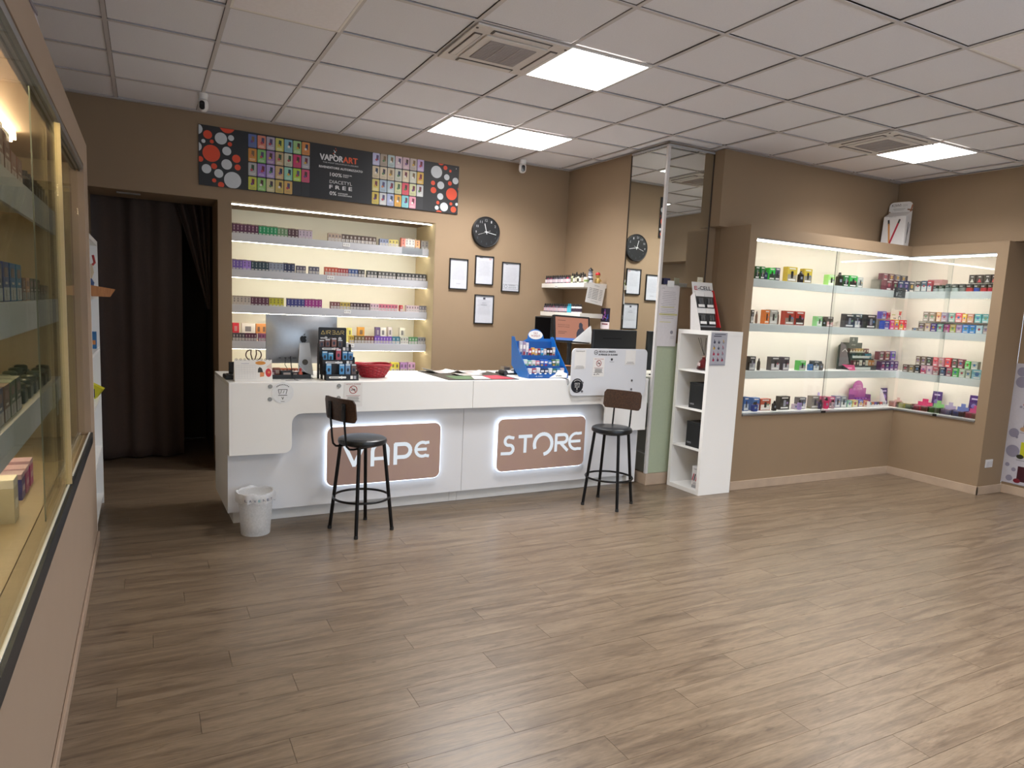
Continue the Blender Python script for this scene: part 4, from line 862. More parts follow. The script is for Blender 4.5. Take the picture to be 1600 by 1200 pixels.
# red woven basket
t = put('woven_basket', 1.085, .31, 'round red woven basket on the counter', 'basket')
mb = MB(); RB = M('#a01426', .45, name='red_wicker')
prof = [(.085, .0), (.105, .02), (.120, .045), (.130, .07), (.138, .092)]
for q in range(9):
    u = q/8; r = .088+.050*u**.8; z = .006+u*.088
    mb.tube([((r+.003*math.sin(k*PI/2+q*PI))*math.cos(2*PI*k/48), (r+.003*math.sin(k*PI/2+q*PI))*math.sin(2*PI*k/48)*.88, z+(.008 if q == 8 else 0)*0) for k in range(48)], .0058, 6, closed=True)
mb.lathe([(.001, .002), (.086, .002), (.086, .006), (.001, .006)], n=32, sq=.88).build('weave', RB, t, True)
mb = MB()
for k in range(24):
    a = 2*PI*k/24; mb.tube([(.090*math.cos(a), .079*math.sin(a), .004), (.122*math.cos(a), .107*math.sin(a), .05), (.141*math.cos(a), .124*math.sin(a), .098)], .003, 5)
mb.build('stakes', M('#7e1020', .5, name='dark_red_wicker'), t, True)
MB().tube([(.143*math.cos(2*PI*k/40), .126*math.sin(2*PI*k/40), .100+.003*math.sin(3*2*PI*k/40)) for k in range(40)], .008, 7, closed=True).build('rim', RB, t, True)
for q, (x, y, z, c, s, l) in enumerate([(1.06, .31, .078, '#dedad2', .034, 'crumpled white paper in the red basket'), (1.13, .33, .072, '#c8c0b0', .028, 'cream folded slip in the red basket'), (1.03, .36, .070, '#4a5040', .018, 'dark green sachet in the red basket')]):
    p = put('basket_scrap', x, y, l, 'scrap', z=CT+z-.06, rz=q*.9); rd = random.Random(q); mb = MB(); n = 10
    vs = [(rd.uniform(-s, s), rd.uniform(-s, s)*.8, rd.uniform(0.0, .075)) for _ in range(14)]
    bm = bmesh.new(); [bm.verts.new(v) for v in vs]; bmesh.ops.convex_hull(bm, input=bm.verts); bmesh.ops.delete(bm, geom=[v for v in bm.verts if not v.link_faces], context='VERTS'); me = bpy.data.meshes.new('scrap_paper'); bm.to_mesh(me); bm.free(); me.materials.append(M(c, .6)); o = bpy.data.objects.new('scrap_paper', me); COL.objects.link(o); o.parent = p

# display mat with flyers
t = put('counter_mat', 1.93, .40, 'dark counter mat lying flat between the red basket and blue stand', 'mat')
MB().prism(FT(0, 0, 0), [(-.32, -.375), (.31, -.375), (.36, .30), (-.30, .34)], 0, .005).build('mat', M('#34322f', .35), t, bevel=.001)
mb = MB(); f = FT(0, 0, .0052)
mb.prism(f, [(-.25, -.34), (-.10, -.35), (-.02, -.12), (-.24, -.10)], 0, .0008, 0).prism(f, [(-.09, -.35), (.06, -.35), (.10, -.10), (-.01, -.12)], 0, .0008, 1).prism(f, [(.07, -.35), (.28, -.35), (.26, -.08), (.11, -.10)], 0, .0008, 2)
mb.build('printed_flyers', [M('#4c6a48', .4), M('#c8c4be', .4), M('#b83044', .4)], t)
def leaf(name, x, y, w, d, rz, z, lab, c='#d6d2cc', curl=.02):
    p = put(name, x, y, lab, 'leaflet', z=z, rz=rz); mb = MB(); n = 10
    for k in range(2):
        for i in range(n+1): u = i/n; mb.v.append((-w/2+w*u, -d/2+d*k, curl*(abs(u-.5)*2)**3*(1 if u < .5 else .6)))
    for i in range(n): mb.f.append((i, i+1, n+2+i, n+1+i)); mb.m.append(0)
    o = mb.build('sheet', M(c, .5), p, True); s = o.modifiers.new('thick', 'SOLIDIFY'); s.thickness = .0012; s.offset = 1
    f = FT(0, 0, .0018); MB().rect(f, -w*.25, w*.2, -d*.3, -d*.2, 0).rect(f, -w*.2, w*.25, d*.1, d*.25, 1).build('print', [M('#b0484c', .5), M('#8a8886', .5)], p)
leaf('leaflet', 1.775, .62, .24, .19, .08, CT+.006, 'white leaflet with curled left edge on the counter mat', curl=.03)
leaf('leaflet', 2.06, .60, .26, .18, -.10, CT+.006, 'second white leaflet further right on the counter mat', '#cfc8c2')
leaf('leaflet', 1.93, .40, .26, .14, .12, CT+.0065, 'nearest cream leaflet lying in front of the others on the mat', '#ddd6cc', .012)
# small items right of the mat
t = put('black_tube', 2.270, .36, 'black cylinder lying on the counter right of the mat', 'tube', z=CT+.0245)
MB().lathe([(.001, -.05), (.022, -.05), (.024, -.045), (.024, .045), (.022, .05), (.001, .05)], n=24, axis='y').build('tube_body', BLACK, t, True)
MB().lathe([(.001, -.0515), (.014, -.0515), (.016, -.0502), (.001, -.0502)], n=20, axis='y').build('end_cap', M('#2c282a', .3), t, True)
t = put('notebook_pile', 2.385, .50, 'low black and white notebook pile left of the blue stand', 'notebooks')
MB().box(-.085, .085, -.10, .06, 0, .014).build('cover', BLACK, t, bevel=.002); MB().box(-.08, .082, -.098, .058, .0145, .024).build('pages', WHITEP, t)
t = put('clear_box', 2.37, .50, 'small clear plastic box on the notebooks', 'box', z=CT+.0245)
MB().box(-.035, .035, -.03, .03, 0, .045).build('shell', ACRYL, t, bevel=.002); MB().box(-.028, .028, -.0315, -.0305, .008, .034).build('print', M('#3c3a3c', .5), t)
t = put('grey_case', 2.435, .46, 'small grey case on the notebooks beside the clear box', 'case', z=CT+.0245)
MB().box(-.022, .022, -.02, .02, 0, .022).build('case_body', M('#8a8a8a', .4), t, bevel=.003); MB().box(-.0225, .0225, -.0205, -.0202, .010, .0115).build('seam', INK, t)

# blue stepped display stand
bx, by = 2.56, .10
BL = M('#1566b8', .35, name='glossy_blue_card'); BLD = M('#0e4f98', .4, name='deep_blue_card')
t = put('blue_display', bx, by, 'blue cardboard counter display of packs with white rounded header', 'display stand')
side = [(0, 0), (.15, 0), (.29, .09), (.31, .34), (.26, .34), (.20, .25), (.0, .05)]
def fs(x): return Frame((x, 0, 0), (0, 1, 0), (0, 0, 1))
MB().prism(fs(-.19), side, -.003, 0).build('side_wall', BL, t); MB().prism(fs(.215), side, -.003, 0).build('side_wall', BL, t)
mb = MB(); mb.box(-.186, .211, 0, .003, 0, .045)
steps = [(.02, .012), (.10, .085), (.18, .16)]
for y, z in steps: mb.box(-.186, .211, y-.014, y+.062, z-.003, z)
mb.box(-.186, .211, .083, .086, .0, .10).box(-.186, .211, .163, .166, .02, .185).hexa([(-.186, .245, .02), (.211, .245, .02), (.211, .248, .02), (-.186, .248, .02), (-.186, .292, .30), (.211, .292, .30), (.211, .295, .30), (-.186, .295, .30)])
mb.build('trays', BLD, t)
hd = MB().prism(Frame((0.02, .288, .24), (1, 0, 0), Vector((0, .05, .28)).normalized()), [(-.19, -.03), (.19, -.03), (.19, .085)]+arc(.03, .085, .085, 0, 180, 10)+[(-.10, .06), (-.19, .02)], 0, .003).build('header', BL, t)
fh = Frame((0.02, .2848, .24), (1, 0, 0), Vector((0, .05, .28)).normalized()); mb = MB()
mb.disc(fh, .03, .118, .074, 0, .001, ry=.040).text(fh, 'GLI', .03, .125, .020, .04, 1, .0016, align='C').text(fh, 'INDISPENSABILI', .05, .035, .020, .19, 0, .0016, align='C').text(fh, 'MOMENTI', .03, .098, .020, .09, 1, .0016, align='C')
mb.build('header_print', [WHI, REDI], hd)
f = FY(0, -.0003, 0); MB().prism(f, [(.02, .004), (.20, .004), (.205, .04)]+arc(.13, .02, .05, 40, 160, 8), 0, .0009, 0).text(f, 'VIVIN', .115, .014, .013, .06, 1, .0018, bold=.0006, align='C').build('brand_panel', [WHI, INK], t); mb = MB(); mb.text(f, '-A, CIAO', -.12, .014, .010, .07, 0, .0018)
for k in range(5): mb.rect(f, -.18+k*.05, -.16+k*.05, .037, .046, 0, .0016)
mb.build('front_print', [WHI, INK], t)
fsd = Frame((.2117, .17, .09), (0, 1, 0), (0, 0, 1)); fsd = Frame((.2115, .20, .10), (0, -1, 0), (0, 0, 1)); mb = MB().prism(fsd, rrect(-.03, .035, -.02, .02, .006, 3), 0, .0012, 0).text(fsd, 'VIVIN', .002, -.006, .013, .05, 1, .002, align='C'); mb.build('side_logo', [M('#1c2860', .4), WHI], t)
rd = random.Random(11); cols = [['#d8d4d8', '#a85868', '#e0dce0', '#20304c', '#1c3460', '#c8d0d4', '#2a6a58', '#2c74a0', '#b8a8b0'], ['#c8dcd0', '#88b8a0', '#d0c8c4', '#d08898', '#2858a8', '#1c58b8', '#3070b8', '#406048', '#88a888'], ['#b8b8c8', '#9a8aa8', '#d8d0d8', '#b03058', '#d8a040', '#d8b888', '#8a3040', '#3898d0', '#d0c0b8', '#2c2020', '#3a1c1c', '#c8b8a8']]
cn = {'#d8d4d8': 'pale grey', '#a85868': 'rose', '#e0dce0': 'white', '#20304c': 'midnight blue', '#1c3460': 'navy', '#c8d0d4': 'silver', '#2a6a58': 'green', '#2c74a0': 'petrol blue', '#b8a8b0': 'mauve', '#c8dcd0': 'pale mint', '#88b8a0': 'sea green', '#d0c8c4': 'cream', '#d08898': 'pink', '#2858a8': 'royal blue', '#1c58b8': 'bright blue', '#3070b8': 'mid blue', '#406048': 'forest green', '#88a888': 'sage', '#b8b8c8': 'lavender grey', '#9a8aa8': 'violet grey', '#d8d0d8': 'off white', '#b03058': 'crimson', '#d8a040': 'amber', '#d8b888': 'sand', '#8a3040': 'wine red', '#3898d0': 'sky blue', '#d0c0b8': 'beige', '#2c2020': 'black', '#3a1c1c': 'dark brown', '#c8b8a8': 'tan'}
for r_, row in enumerate(cols):
    y, z = steps[r_]; n = len(row)
    for k, c in enumerate(row):
        w = .37/n*.88; h = [.062, .055, .078][r_]*(1+.25*rd.random())+(.05 if (r_ == 2 and k < 3) else 0)
        p = put('candy_pack', bx-.172+.37*(k+.5)/n, by+y+.026, cn[c]+' pack in the '+['front', 'middle', 'back'][r_]+' row of the blue display', 'pack', 'packs in the blue display', z=CT+z)
        o = MB().box(-w/2, w/2, -.011, .011, 0, h).build('wrapper', M(c, .3), p, bevel=.002); p.rotation_euler[1] = rd.uniform(-.06, .06) if False else 0
        MB().rect(FY(0, -.0112, 0), -w*.4, w*.4, h*.55, h*.8, 0).rect(FY(0, -.0112, 0), -w*.3, w*.3, h*.18, h*.38, 1).build('print', [M('#e8e4e4', .4), M(random.Random(k+r_*9).choice(['#a03040', '#204888', '#d0a040', '#287858']), .4)], p)

# brown box and cable right of the stand
t = put('wooden_box', 2.87, .36, 'small dark wooden box behind the white board', 'box'); MB().box(-.07, .10, -.05, .05, 0, .085).build('box_body', WALNUT, t, bevel=.003); MB().box(-.068, .098, -.048, .048, .0855, .088).build('lid', CARDB, t)
cable('cable', [(2.73, .20, 1.014), (2.70, .10, 1.014), (2.69, .03, 1.016), (2.692, -.012, 1.012), (2.685, -.028, .99), (2.69, -.028, .965), (2.70, -.028, .985), (2.705, -.012, 1.012), (2.705, .03, 1.016), (2.71, .10, 1.014)], .0025, BLACK, 'black cable drooping over the counter edge beside the white board')

# point-of-sale monitor
t = put('till_monitor', 3.06, .50, 'tilted till monitor with an orange advert on its screen', 'monitor', rz=-.10)
MB().lathe([(.09, 0), (.09, .012), (.03, .02), (.022, .03), (.022, .34)], (0, .03, 0), 20).build('stand', BLACK, t, True)
f = Frame((0, -.01, .415), (1, 0, -.03), Vector((0, .16, 1)).normalized())
MB().prism(f, rrect(-.195, .190, -.125, .125, .008, 3), -.030, 0).build('bezel', BLACK, t, bevel=.002)
mb = MB(); f2_ = Frame(f.p(0, 0, .0004), f.r, f.u)
mb.rect(f2_, -.175, .172, -.085, .108, 0, .001).rect(f2_, -.175, .172, -.108, -.085, 1, .001)
f3 = Frame(f.p(0, 0, .0016), f.r, f.u)
mb.prism(f3, [(.04, -.085), (.045, -.03), (.06, .0), (.075, .01), (.07, .03), (.075, .06), (.095, .068), (.112, .05), (.11, .02), (.125, .0), (.14, -.04), (.145, -.085)], 0, .001, 2).text(f3, 'PROMUOVI I TUOI', -.15, .030, .010, .12, 3).text(f3, 'PRODOTTI ONLINE', -.15, .012, .010, .12, 3).rect(f3, -.15, -.06, -.03, -.026, 3).rect(f3, -.15, -.08, -.045, -.041, 3).rect(f3, -.15, -.07, .075, .079, 3)
mb.build('screen', [EM((.42, .165, .10), 1.0, 'orange_screen'), EM((.10, .22, .62), 1.0, 'blue_screen_bar'), EM((.05, .05, .085), .6, 'dark_screen_figure'), EM((.10, .04, .03), .8, 'screen_text')], t)
t = thing('paper_sheet', f.p(0, 0, 0)+Vector(cw(3.06, .50, CT)) if False else cw(3.175, .455, CT+.305), 'white folded triangular paper over the lower right corner of the till monitor', 'paper', rz=CA-.10)
MB().prism(Frame((0, 0, 0), (1, 0, 0), Vector((0, .16, 1)).normalized()), [(-.125, .0), (.095, -.012), (.072, .150)], .001, .003).prism(Frame((0, -.0035, 0), (1, 0, 0), Vector((0, .12, 1)).normalized()), [(.06, .0), (.098, -.013), (.074, .150)], .0, .002).build('sheet', M('#eceef0', .6), t)
# second dark monitor edge
t = put('side_monitor', 2.80, .58, 'black monitor seen edge-on left of the till monitor', 'monitor', rz=-1.25)
MB().box(-.10, .10, -.012, .012, .30, .52).build('display_housing', BLACK, t, bevel=.005); MB().box(-.09, .09, -.0135, -.0125, .31, .51).build('screen', BLACKG, t); MB().lathe([(.05, 0), (.05, .01), (.015, .018), (.015, .299)], (0, .0, 0), 16).build('stand', BLACK, t, True)
# large black display back
t = put('large_monitor', 3.345, .20, 'large flat black screen back standing behind the white board', 'monitor')
MB().box(-.25, .25, 0, .035, .06, .43).build('rear_housing', M('#16181a', .35, name='satin_black'), t, bevel=.006); MB().box(-.14, .07, -.0015, 0, .345, .355).build('vent_slot', M('#050506', .8), t); MB().box(-.12, .12, -.05, .12, 0, .012).box(-.03, .03, .036, .055, .0, .2).build('stand', BLACK, t)

# white board with notices
t = thing('notice_board', cw(3.13, -.0, 1.075), 'white rounded notice board fixed over the right end of the counter', 'board', rz=CA)
MB().prism(FY(0, -.018, 0), rrect(-.412, .412, -.205, .205, .04, 6), 0, .010).build('panel', M('#d6d8de', .35, var=.01, name='white_board'), t, bevel=.002)
for x, z in ((-.29, -.09), (-.29, -.165), (.25, -.075), (.25, -.155)): MB().lathe([(.001, -.033), (.009, -.033), (.010, -.030), (.010, -.0285)], (x, 0, z), 16, axis='y').lathe([(.008, -.0175), (.008, -.0005)], (x, 0, z), 12, axis='y').build('standoff', M('#75767a', .35, .5), t, True)
f = FY(0, -.0285, 0); mb = MB(); mb.ring(f, -.165, .172, .020, .004, 0).text(f, '18', -.165, .165, .013, .02, 0, align='C')
mb.text(f, 'VIETATA LA VENDITA', -.138, .172, .0155, .185, 0, bold=.0007).text(f, 'AI MINORI DI 18 ANNI', -.138, .146, .0155, .205, 0, bold=.0007)
mb.disc(f, .01, .112, .011, 0).text(f, 'TELEGRAM', .01, .088, .006, .05, 0, align='C')
mb.build('lettering', INK, t)
mb = MB(); g_ = FY(0, -.0285, 0)
MB().rect(g_, -.385, -.27, .03, .19, 0).build('sticker', WHITEP, t); MB().rect(g_, .16, .275, .065, .195, 0).build('sticker', WHITEP, t)
g_ = FY(0, -.0295, 0); mb = MB(); mb.text(g_, 'INQUADRAMI', -.33, .176, .010, .09, 0, align='C').lines(g_, -.375, -.28, .055, 3, .009, .002, 0).lines(g_, .17, .265, .09, 2, .012, .003, 0); mb.build('sticker_print', M('#55555a', .5), t)
no_smoking('notice', (-.13, -.0287, .045), 0, .125, .165, 'small no smoking notice stuck on the white board', t)
f = FY(-.345, -.0287, -.115); s = MB().disc(f, 0, 0, .062, 0, .0012, 32).build('black_sticker', M('#1c1e26', .4), t); s['label'] = 'round black sticker with a white cup emblem'
mb = MB(); cup_logo(mb, FY(-.345, -.0301, -.112), .82, 0); mb.build('emblem', WHI, s)

# ================================================================== STOOLS
def stool(name, x, y, leg_deg, back, lab):
    # leg_deg: heading of the backrest direction
    t = thing(name, (x, y, 0), lab, 'stool', 'black bar stools with wooden backrests', rz=leg_deg)
    # local +x points to the backrest
    for sx in (-1, 1):
        for sy in (-1, 1):
            l = MB(); a = Vector((sx*.105, sy*.105, .615)); b = Vector((sx*.153, sy*.153, .004)); l.tube([a, b], [.0125, .0125], 12)
            lg = l.build('leg', BLACKM, t, True); MB().lathe([(.0135, 0), (.0145, .006), (.0135, .022)], (b.x, b.y, 0), 12).build('rubber_foot', GUMM, lg, True)
    MB().lathe([(.001, .613), (.15, .613), (.165, .622), (.168, .636), (.163, .652), (.148, .660), (.08, .663), (.001, .664)], n=40).build('seat', SEATM, t, True)
    MB().lathe([(.12, .604), (.125, .6125), (.001, .6125)], n=32).build('seat_plate', BLACKM, t, True)
    MB().tube([(.193*math.cos(2*PI*k/48), .193*math.sin(2*PI*k/48), .238) for k in range(48)], .0085, 8, closed=True).build('foot_ring', BLACKM, t, True)
    for sy in (-1, 1):
        MB().tube([(.0, sy*.075, .600), (.13, sy*.077, .598), (.165, sy*.077, .603), (.187, sy*.077, .625), (.195, sy*.077, .67), (.205, sy*.077, .77), (.219, sy*.077, .90)], .0075, 8).build('back_rod', BLACKM, t, True)
    mb = MB(); n = 12; R = .55; hw = .17
    fo_ = rrect(-hw, hw, .790, .945, .028, 5)
    # curved slab
    bm = bmesh.new(); N_ = 20; rows_ = 8
    def pt(u, z, d): 
        th = u/R; r = R-d; return (.200+(R-r*math.cos(th))*-1+(z-.79)*.10+.0, r*math.sin(th), z)
    grid = {}
    for side in (0, 1):
        for i in range(N_+1):
            u = -hw+2*hw*i/N_
            e = max(0, abs(u)-(hw-.028)); cut = .028-math.sqrt(max(0, .028**2-e**2))
            for k in range(rows_+1): z = .790+cut+(.155-2*cut)*k/rows_; grid[side, i, k] = bm.verts.new(pt(u, z, -.006 if side else .006))
    for i in range(N_):
        for k in range(rows_):
            bm.faces.new([grid[0, i, k], grid[0, i+1, k], grid[0, i+1, k+1], grid[0, i, k+1]]); bm.faces.new([grid[1, i, k], grid[1, i, k+1], grid[1, i+1, k+1], grid[1, i+1, k]])
        bm.faces.new([grid[0, i, 0], grid[1, i, 0], grid[1, i+1, 0], grid[0, i+1, 0]]); bm.faces.new([grid[0, i, rows_], grid[0, i+1, rows_], grid[1, i+1, rows_], grid[1, i, rows_]])
    for k in range(rows_):
        bm.faces.new([grid[0, 0, k], grid[0, 0, k+1], grid[1, 0, k+1], grid[1, 0, k]]); bm.faces.new([grid[0, N_, k], grid[1, N_, k], grid[1, N_, k+1], grid[0, N_, k+1]])
    bmesh.ops.recalc_face_normals(bm, faces=bm.faces); me = bpy.data.meshes.new('backrest'); bm.to_mesh(me); bm.free(); me.materials.append(WALNUT)
    o = bpy.data.objects.new('backrest', me); COL.objects.link(o); o.parent = t
    for sy in (-1, 1): MB().box(.208, .222, sy*.077-.016, sy*.077+.016, .805, .915).build('mount', BLACKM, t, bevel=.003)
    return t
stool('bar_stool', -.905, 1.00, math.atan2(-.357, -.934), 1, 'black round bar stool in front of the left backlit sign, backrest towards the doorway')
stool('bar_stool', 1.178, .952, math.atan2(.51, .861), 1, 'black round bar stool right of both backlit signs, backrest towards the column')

# ================================================================== WASTE BIN
t = thing('waste_bin', (-1.585, 1.16, 0.0004), 'translucent white plastic waste bin with liner at the left end of the counter', 'bin')
def frosted(name, col, a):
    m, nt, b = new_mat(name); N, L = nt.nodes, nt.links; b.inputs['Base Color'].default_value = col; b.inputs['Roughness'].default_value = .35
    tr = N.new('ShaderNodeBsdfTransparent'); mx = N.new('ShaderNodeMixShader'); nz = N.new('ShaderNodeTexNoise'); nz.inputs['Scale'].default_value = 22; mr = N.new('ShaderNodeMapRange'); mr.inputs['To Min'].default_value = a-.15; mr.inputs['To Max'].default_value = a+.12
    L.new(nz.outputs['Fac'], mr.inputs['Value']); L.new(mr.outputs['Result'], mx.inputs[0]); L.new(tr.outputs[0], mx.inputs[1]); L.new(b.outputs[0], mx.inputs[2]); L.new(mx.outputs[0], N['Material Output'].inputs[0]); return m
FR = frosted('frosted_plastic', (.80, .81, .82, 1), .62)
MB().lathe([(.001, .002), (.088, .002), (.092, .0), (.094, .006), (.112, .268), (.112, .285)], n=36).build('bin_shell', FR, t, True)
mb = MB(); n = 48; prof = [(.106, .20), (.108, .262), (.113, .292), (.121, .294), (.126, .280), (.122, .245), (.121, .228)]
rd = random.Random(5); base = len(mb.v); ph = [rd.uniform(0, 6) for _ in range(4)]
for q, (r, z) in enumerate(prof):
    for k in range(n):
        a = 2*PI*k/n; w = (math.sin(7*a+ph[0])*.003+math.sin(13*a+ph[1])*.0025)*(q/3); dz = (math.sin(5*a+ph[2])*.006+math.sin(9*a+ph[3])*.004)*(1 if q > 1 else .2)
        mb.v.append(((r+w)*math.cos(a), (r+w)*math.sin(a), z+dz))
for q in range(len(prof)-1):
    for k in range(n): k2 = (k+1) % n; mb.f.append((q*n+k, q*n+k2, (q+1)*n+k2, (q+1)*n+k)); mb.m.append(0)
ln = mb.build('bin_liner', frosted('liner_film', (.86, .87, .9, 1), .7), t, True)
mb = MB()
for k, s in enumerate('LAVENET'):
    a = math.radians(-125+k*13); mb.text(Frame((.1285*math.cos(a), .1285*math.sin(a), .245), (-math.sin(a), math.cos(a), 0), (0, 0, 1)), s, -.008, 0, .017, .016, 1 if k == 3 else 0, .001)
mb.build('liner_print', [M('#20305c', .5), M('#3090a0', .5)], ln)
mb = MB(); rd = random.Random(8)
bm = bmesh.new(); [bm.verts.new((rd.uniform(-.07, .07), rd.uniform(-.07, .07), rd.uniform(.012, .11))) for _ in range(26)]; bmesh.ops.convex_hull(bm, input=bm.verts); bmesh.ops.delete(bm, geom=[v for v in bm.verts if not v.link_faces], context='VERTS'); me = bpy.data.meshes.new('crumpled_paper'); bm.to_mesh(me); bm.free(); me.materials.append(WHITEP); o = bpy.data.objects.new('crumpled_paper', me); COL.objects.link(o); o.location = (-1.585, 1.16, 0); tag(o, 'crumpled white waste paper inside the translucent bin', 'paper')

# ================================================================== LIT WALL NICHE
SHN = {1: 2.157, 2: 1.832, 3: 1.510, 4: 1.177, 5: 0.862}
SHNAME = {1: 'top shelf of the lit wall niche', 2: 'second shelf of the lit wall niche', 3: 'third shelf of the lit wall niche', 4: 'fourth shelf of the lit wall niche', 5: 'lowest shelf of the lit wall niche'}
YS = 3.195
for r, z in SHN.items():
    t = thing('wall_shelf', (NX0+.003, YS, z), 'long grey fronted '+SHNAME[r], 'shelf', 'long shelves in the lit wall niche')
    w = NX1-NX0-.006
    MB().box(0, w, .017, .38, -.024, 0).build('board', WHITE, t)
    MB().box(0, w, 0, .0165, -.074, 0).build('front_lip', GREYW, t, bevel=.001)
    MB().box(.01, w-.01, .018, .028, -.0765, -.064).build('light_strip', LEDN, t)
t = thing('led_profile', (NX0, YB+.10, NZ1), 'warm light strip along the top of the lit wall niche', 'light strip')
MB().box(.01, NX1-NX0-.01, -.006, .006, -.013, -.0005).build('light_strip', LEDN, t)
MB().box(.002, NX1-NX0-.002, -.016, -.0065, -.005, -.0005).box(.002, NX1-NX0-.002, .0065, .016, -.003, -.0005).build('profile', ALUP, t)

DIRTY = M('#b9ab93', .5, name='carton_top_tan')
_carton = {}
def carton_mesh(col, w, h, d, style):
    key = (col, round(w, 4), round(h, 3), round(d, 3), style)
    if key in _carton: return _carton[key]
    c = tuple(min(255, int(int(col[i:i+2], 16)*1.0)) for i in (1, 3, 5)); lum = sum(c)/3
    b_ = (205, 200, 194) if lum < 120 else (70, 66, 76); ink = '#%02x%02x%02x' % tuple(int(.62*q+.38*p) for p, q in zip(c, b_))
    mb = MB(); mb.box(-w/2, w/2, 0, d, 0, h, 0)
    f = FY(0, -.0001, 0)
    if style == 'tall':
        mb.rect(f, -w*.16, w*.12, h*.32, h*.80, 1, .0007).rect(f, -w*.42, w*.30, h*.03, h*.15, 2, .0007).rect(f, -w*.44, w*.44, h*.90, h*.985, 3, .0007).rect(f, -w*.10, w*.06, h*.50, h*.62, 0, .0011)
    else:
        mb.rect(f, -w*.44, w*.40, h*.05, h*.40, 2, .0007).rect(f, -w*.25, w*.20, h*.52, h*.82, 1, .0007).rect(f, -w*.05, w*.10, h*.1, h*.34, 3, .0011)
    tmp = mb.build('liquid_carton', [M(col, .45), M(ink, .5), M('#b4b0ac', .5), M('#8a7a68', .5)])
    me = tmp.data; bpy.data.objects.remove(tmp); _carton[key] = me; return me
def row_of(items, yfront, zmap, depth, where, kind, back=False):
    for r, a, b, n, h, col, nm in items:
        w = (b-a)/n
        for k in range(n):
            hh = h*(1+((k*7+r) % 3-1)*.006)
            me = carton_mesh(col, round(w-.0012, 4), round(hh, 3), depth, 'tall' if (h > .078 and not back) else 'small')
            o = bpy.data.objects.new('liquid_carton', me); COL.objects.link(o)
            o.location = (a+w*(k+.5), yfront+((k*5) % 3)*.0008, zmap[r]+.0005)
            which = ORD[k+1]+' from the left of the ' if n > 1 else ''
            lab = (which+nm+' cartons, ' if n > 1 else nm+' carton on the ')+(where[r])
            tag(o, lab, 'carton', nm+' cartons on the '+where[r] if n > 1 else None)
WN = {1: 'top shelf of the lit niche', 2: 'second niche shelf', 3: 'third niche shelf', 4: 'fourth niche shelf', 5: 'lowest niche shelf'}
row_of(NICHE, YS+.0185, SHN, .05, WN, 'carton')
row_of([(r, a, b, n, h, c, 'back row '+nm) for r, a, b, n, h, c, nm in NICHE_BACK], 3.36, SHN, .06, WN, 'carton', True)
def price(x, z, txt, lab):
    t = thing('price_tag', (x, YS-.0005, z-.024), lab, 'price tag'); MB().box(-.034, .034, -.003, -.0008, -.018, .014).build('card', WHITEP, t)
    MB().box(-.036, -.0345, -.004, -.0006, -.022, .022).box(-.0345, .02, -.004, -.0006, -.022, -.0185).build('holder', GREYI, t); MB().text(FY(0, -.0031, 0), txt, -.028, -.008, .015, .055, 0).build('print', INK, t)
price(-.475, 2.157, '€ 8.50', 'small price tag on the front of the top niche shelf')
price(-.625, 1.832, '€ 8.90', 'small price tag on the front of the second niche shelf')
price(-.455, 1.510, '€ 9.90', 'small price tag on the front of the third niche shelf')
price(-.415, 1.177, '€ 8.90', 'small price tag on the fourth niche shelf, right of the black display')
t = thing('shelf_notice', (.20, YS-.0008, 2.157-.035), 'clear notice strip at the right end of the top niche shelf', 'notice'); MB().box(-.11, .11, -.003, -.0008, -.03, .045).build('sheet', ACRYL, t); MB().lines(FY(0, -.0032, 0), -.06, .08, .0, 3, .010, .002, 0).build('print', GREYI, t)

# ================================================================== BANNER
t = thing('banner', (0, 3.0285, 0), 'long black advertising banner with orange and white dots above the lit niche', 'banner')
MB().hexa([(-1.797, -.012, 2.518), (.609, -.012, 2.516), (.609, -.0005, 2.516), (-1.797, -.0005, 2.518), (-1.797, -.012, 3.017), (.609, -.012, 2.988), (.609, -.0005, 2.988), (-1.797, -.0005, 3.017)]).build('board', M('#1d1c1e', .45, name='black_banner_vinyl'), t)
f = FY(0, -.0122, 0)
for x, z, r, c in DOTS:
    MB().disc(f, x, z, r, 0, .0008, 28, clip=(-1.795, .607, 2.519, 3.012 if x < -1 else 2.988)).build('printed_dot', M('#dc4a26' if c else '#c6cace', .45), t)
CL = [['#5868a0', '#d08068', '#a8a0b0', '#c0c060', '#80b0c0', '#98c080', '#d08848'], ['#c88838', '#80b868', '#9878a8', '#b8a078', '#c0c0a8', '#c83868', '#a0a0a8'], ['#a8a8a8', '#9070b8', '#a898c8', '#c8a878', '#90c8b0', '#a8c840', '#c85070'], ['#c8c848', '#90c068', '#c8c090', '#c8b060', '#d0a860', None, None]]
CR = [['#b8b8d8', '#a89888', '#b0c0c0', '#d0b8c0', '#c8a8b0', '#b8a8a0', '#b8a0c8'], ['#d0c0a0', '#d4c4a8', '#d0c0a4', '#c8c8b8', '#d8c8a8', '#c8c8b8', '#d8b050'], ['#d0c070', '#a8b8c8', '#b0c0c8', '#c8c898', '#d85060', '#d0d0a0', '#c8c8c8'], ['#c8b050', '#c8c8c8', '#a8b0d0', '#d8a040', '#80c0c8', '#d890a0', None]]
art = ['#3a2c40', '#4a3028', '#283850', '#305038', '#6a2838', '#786040', '#50486a']
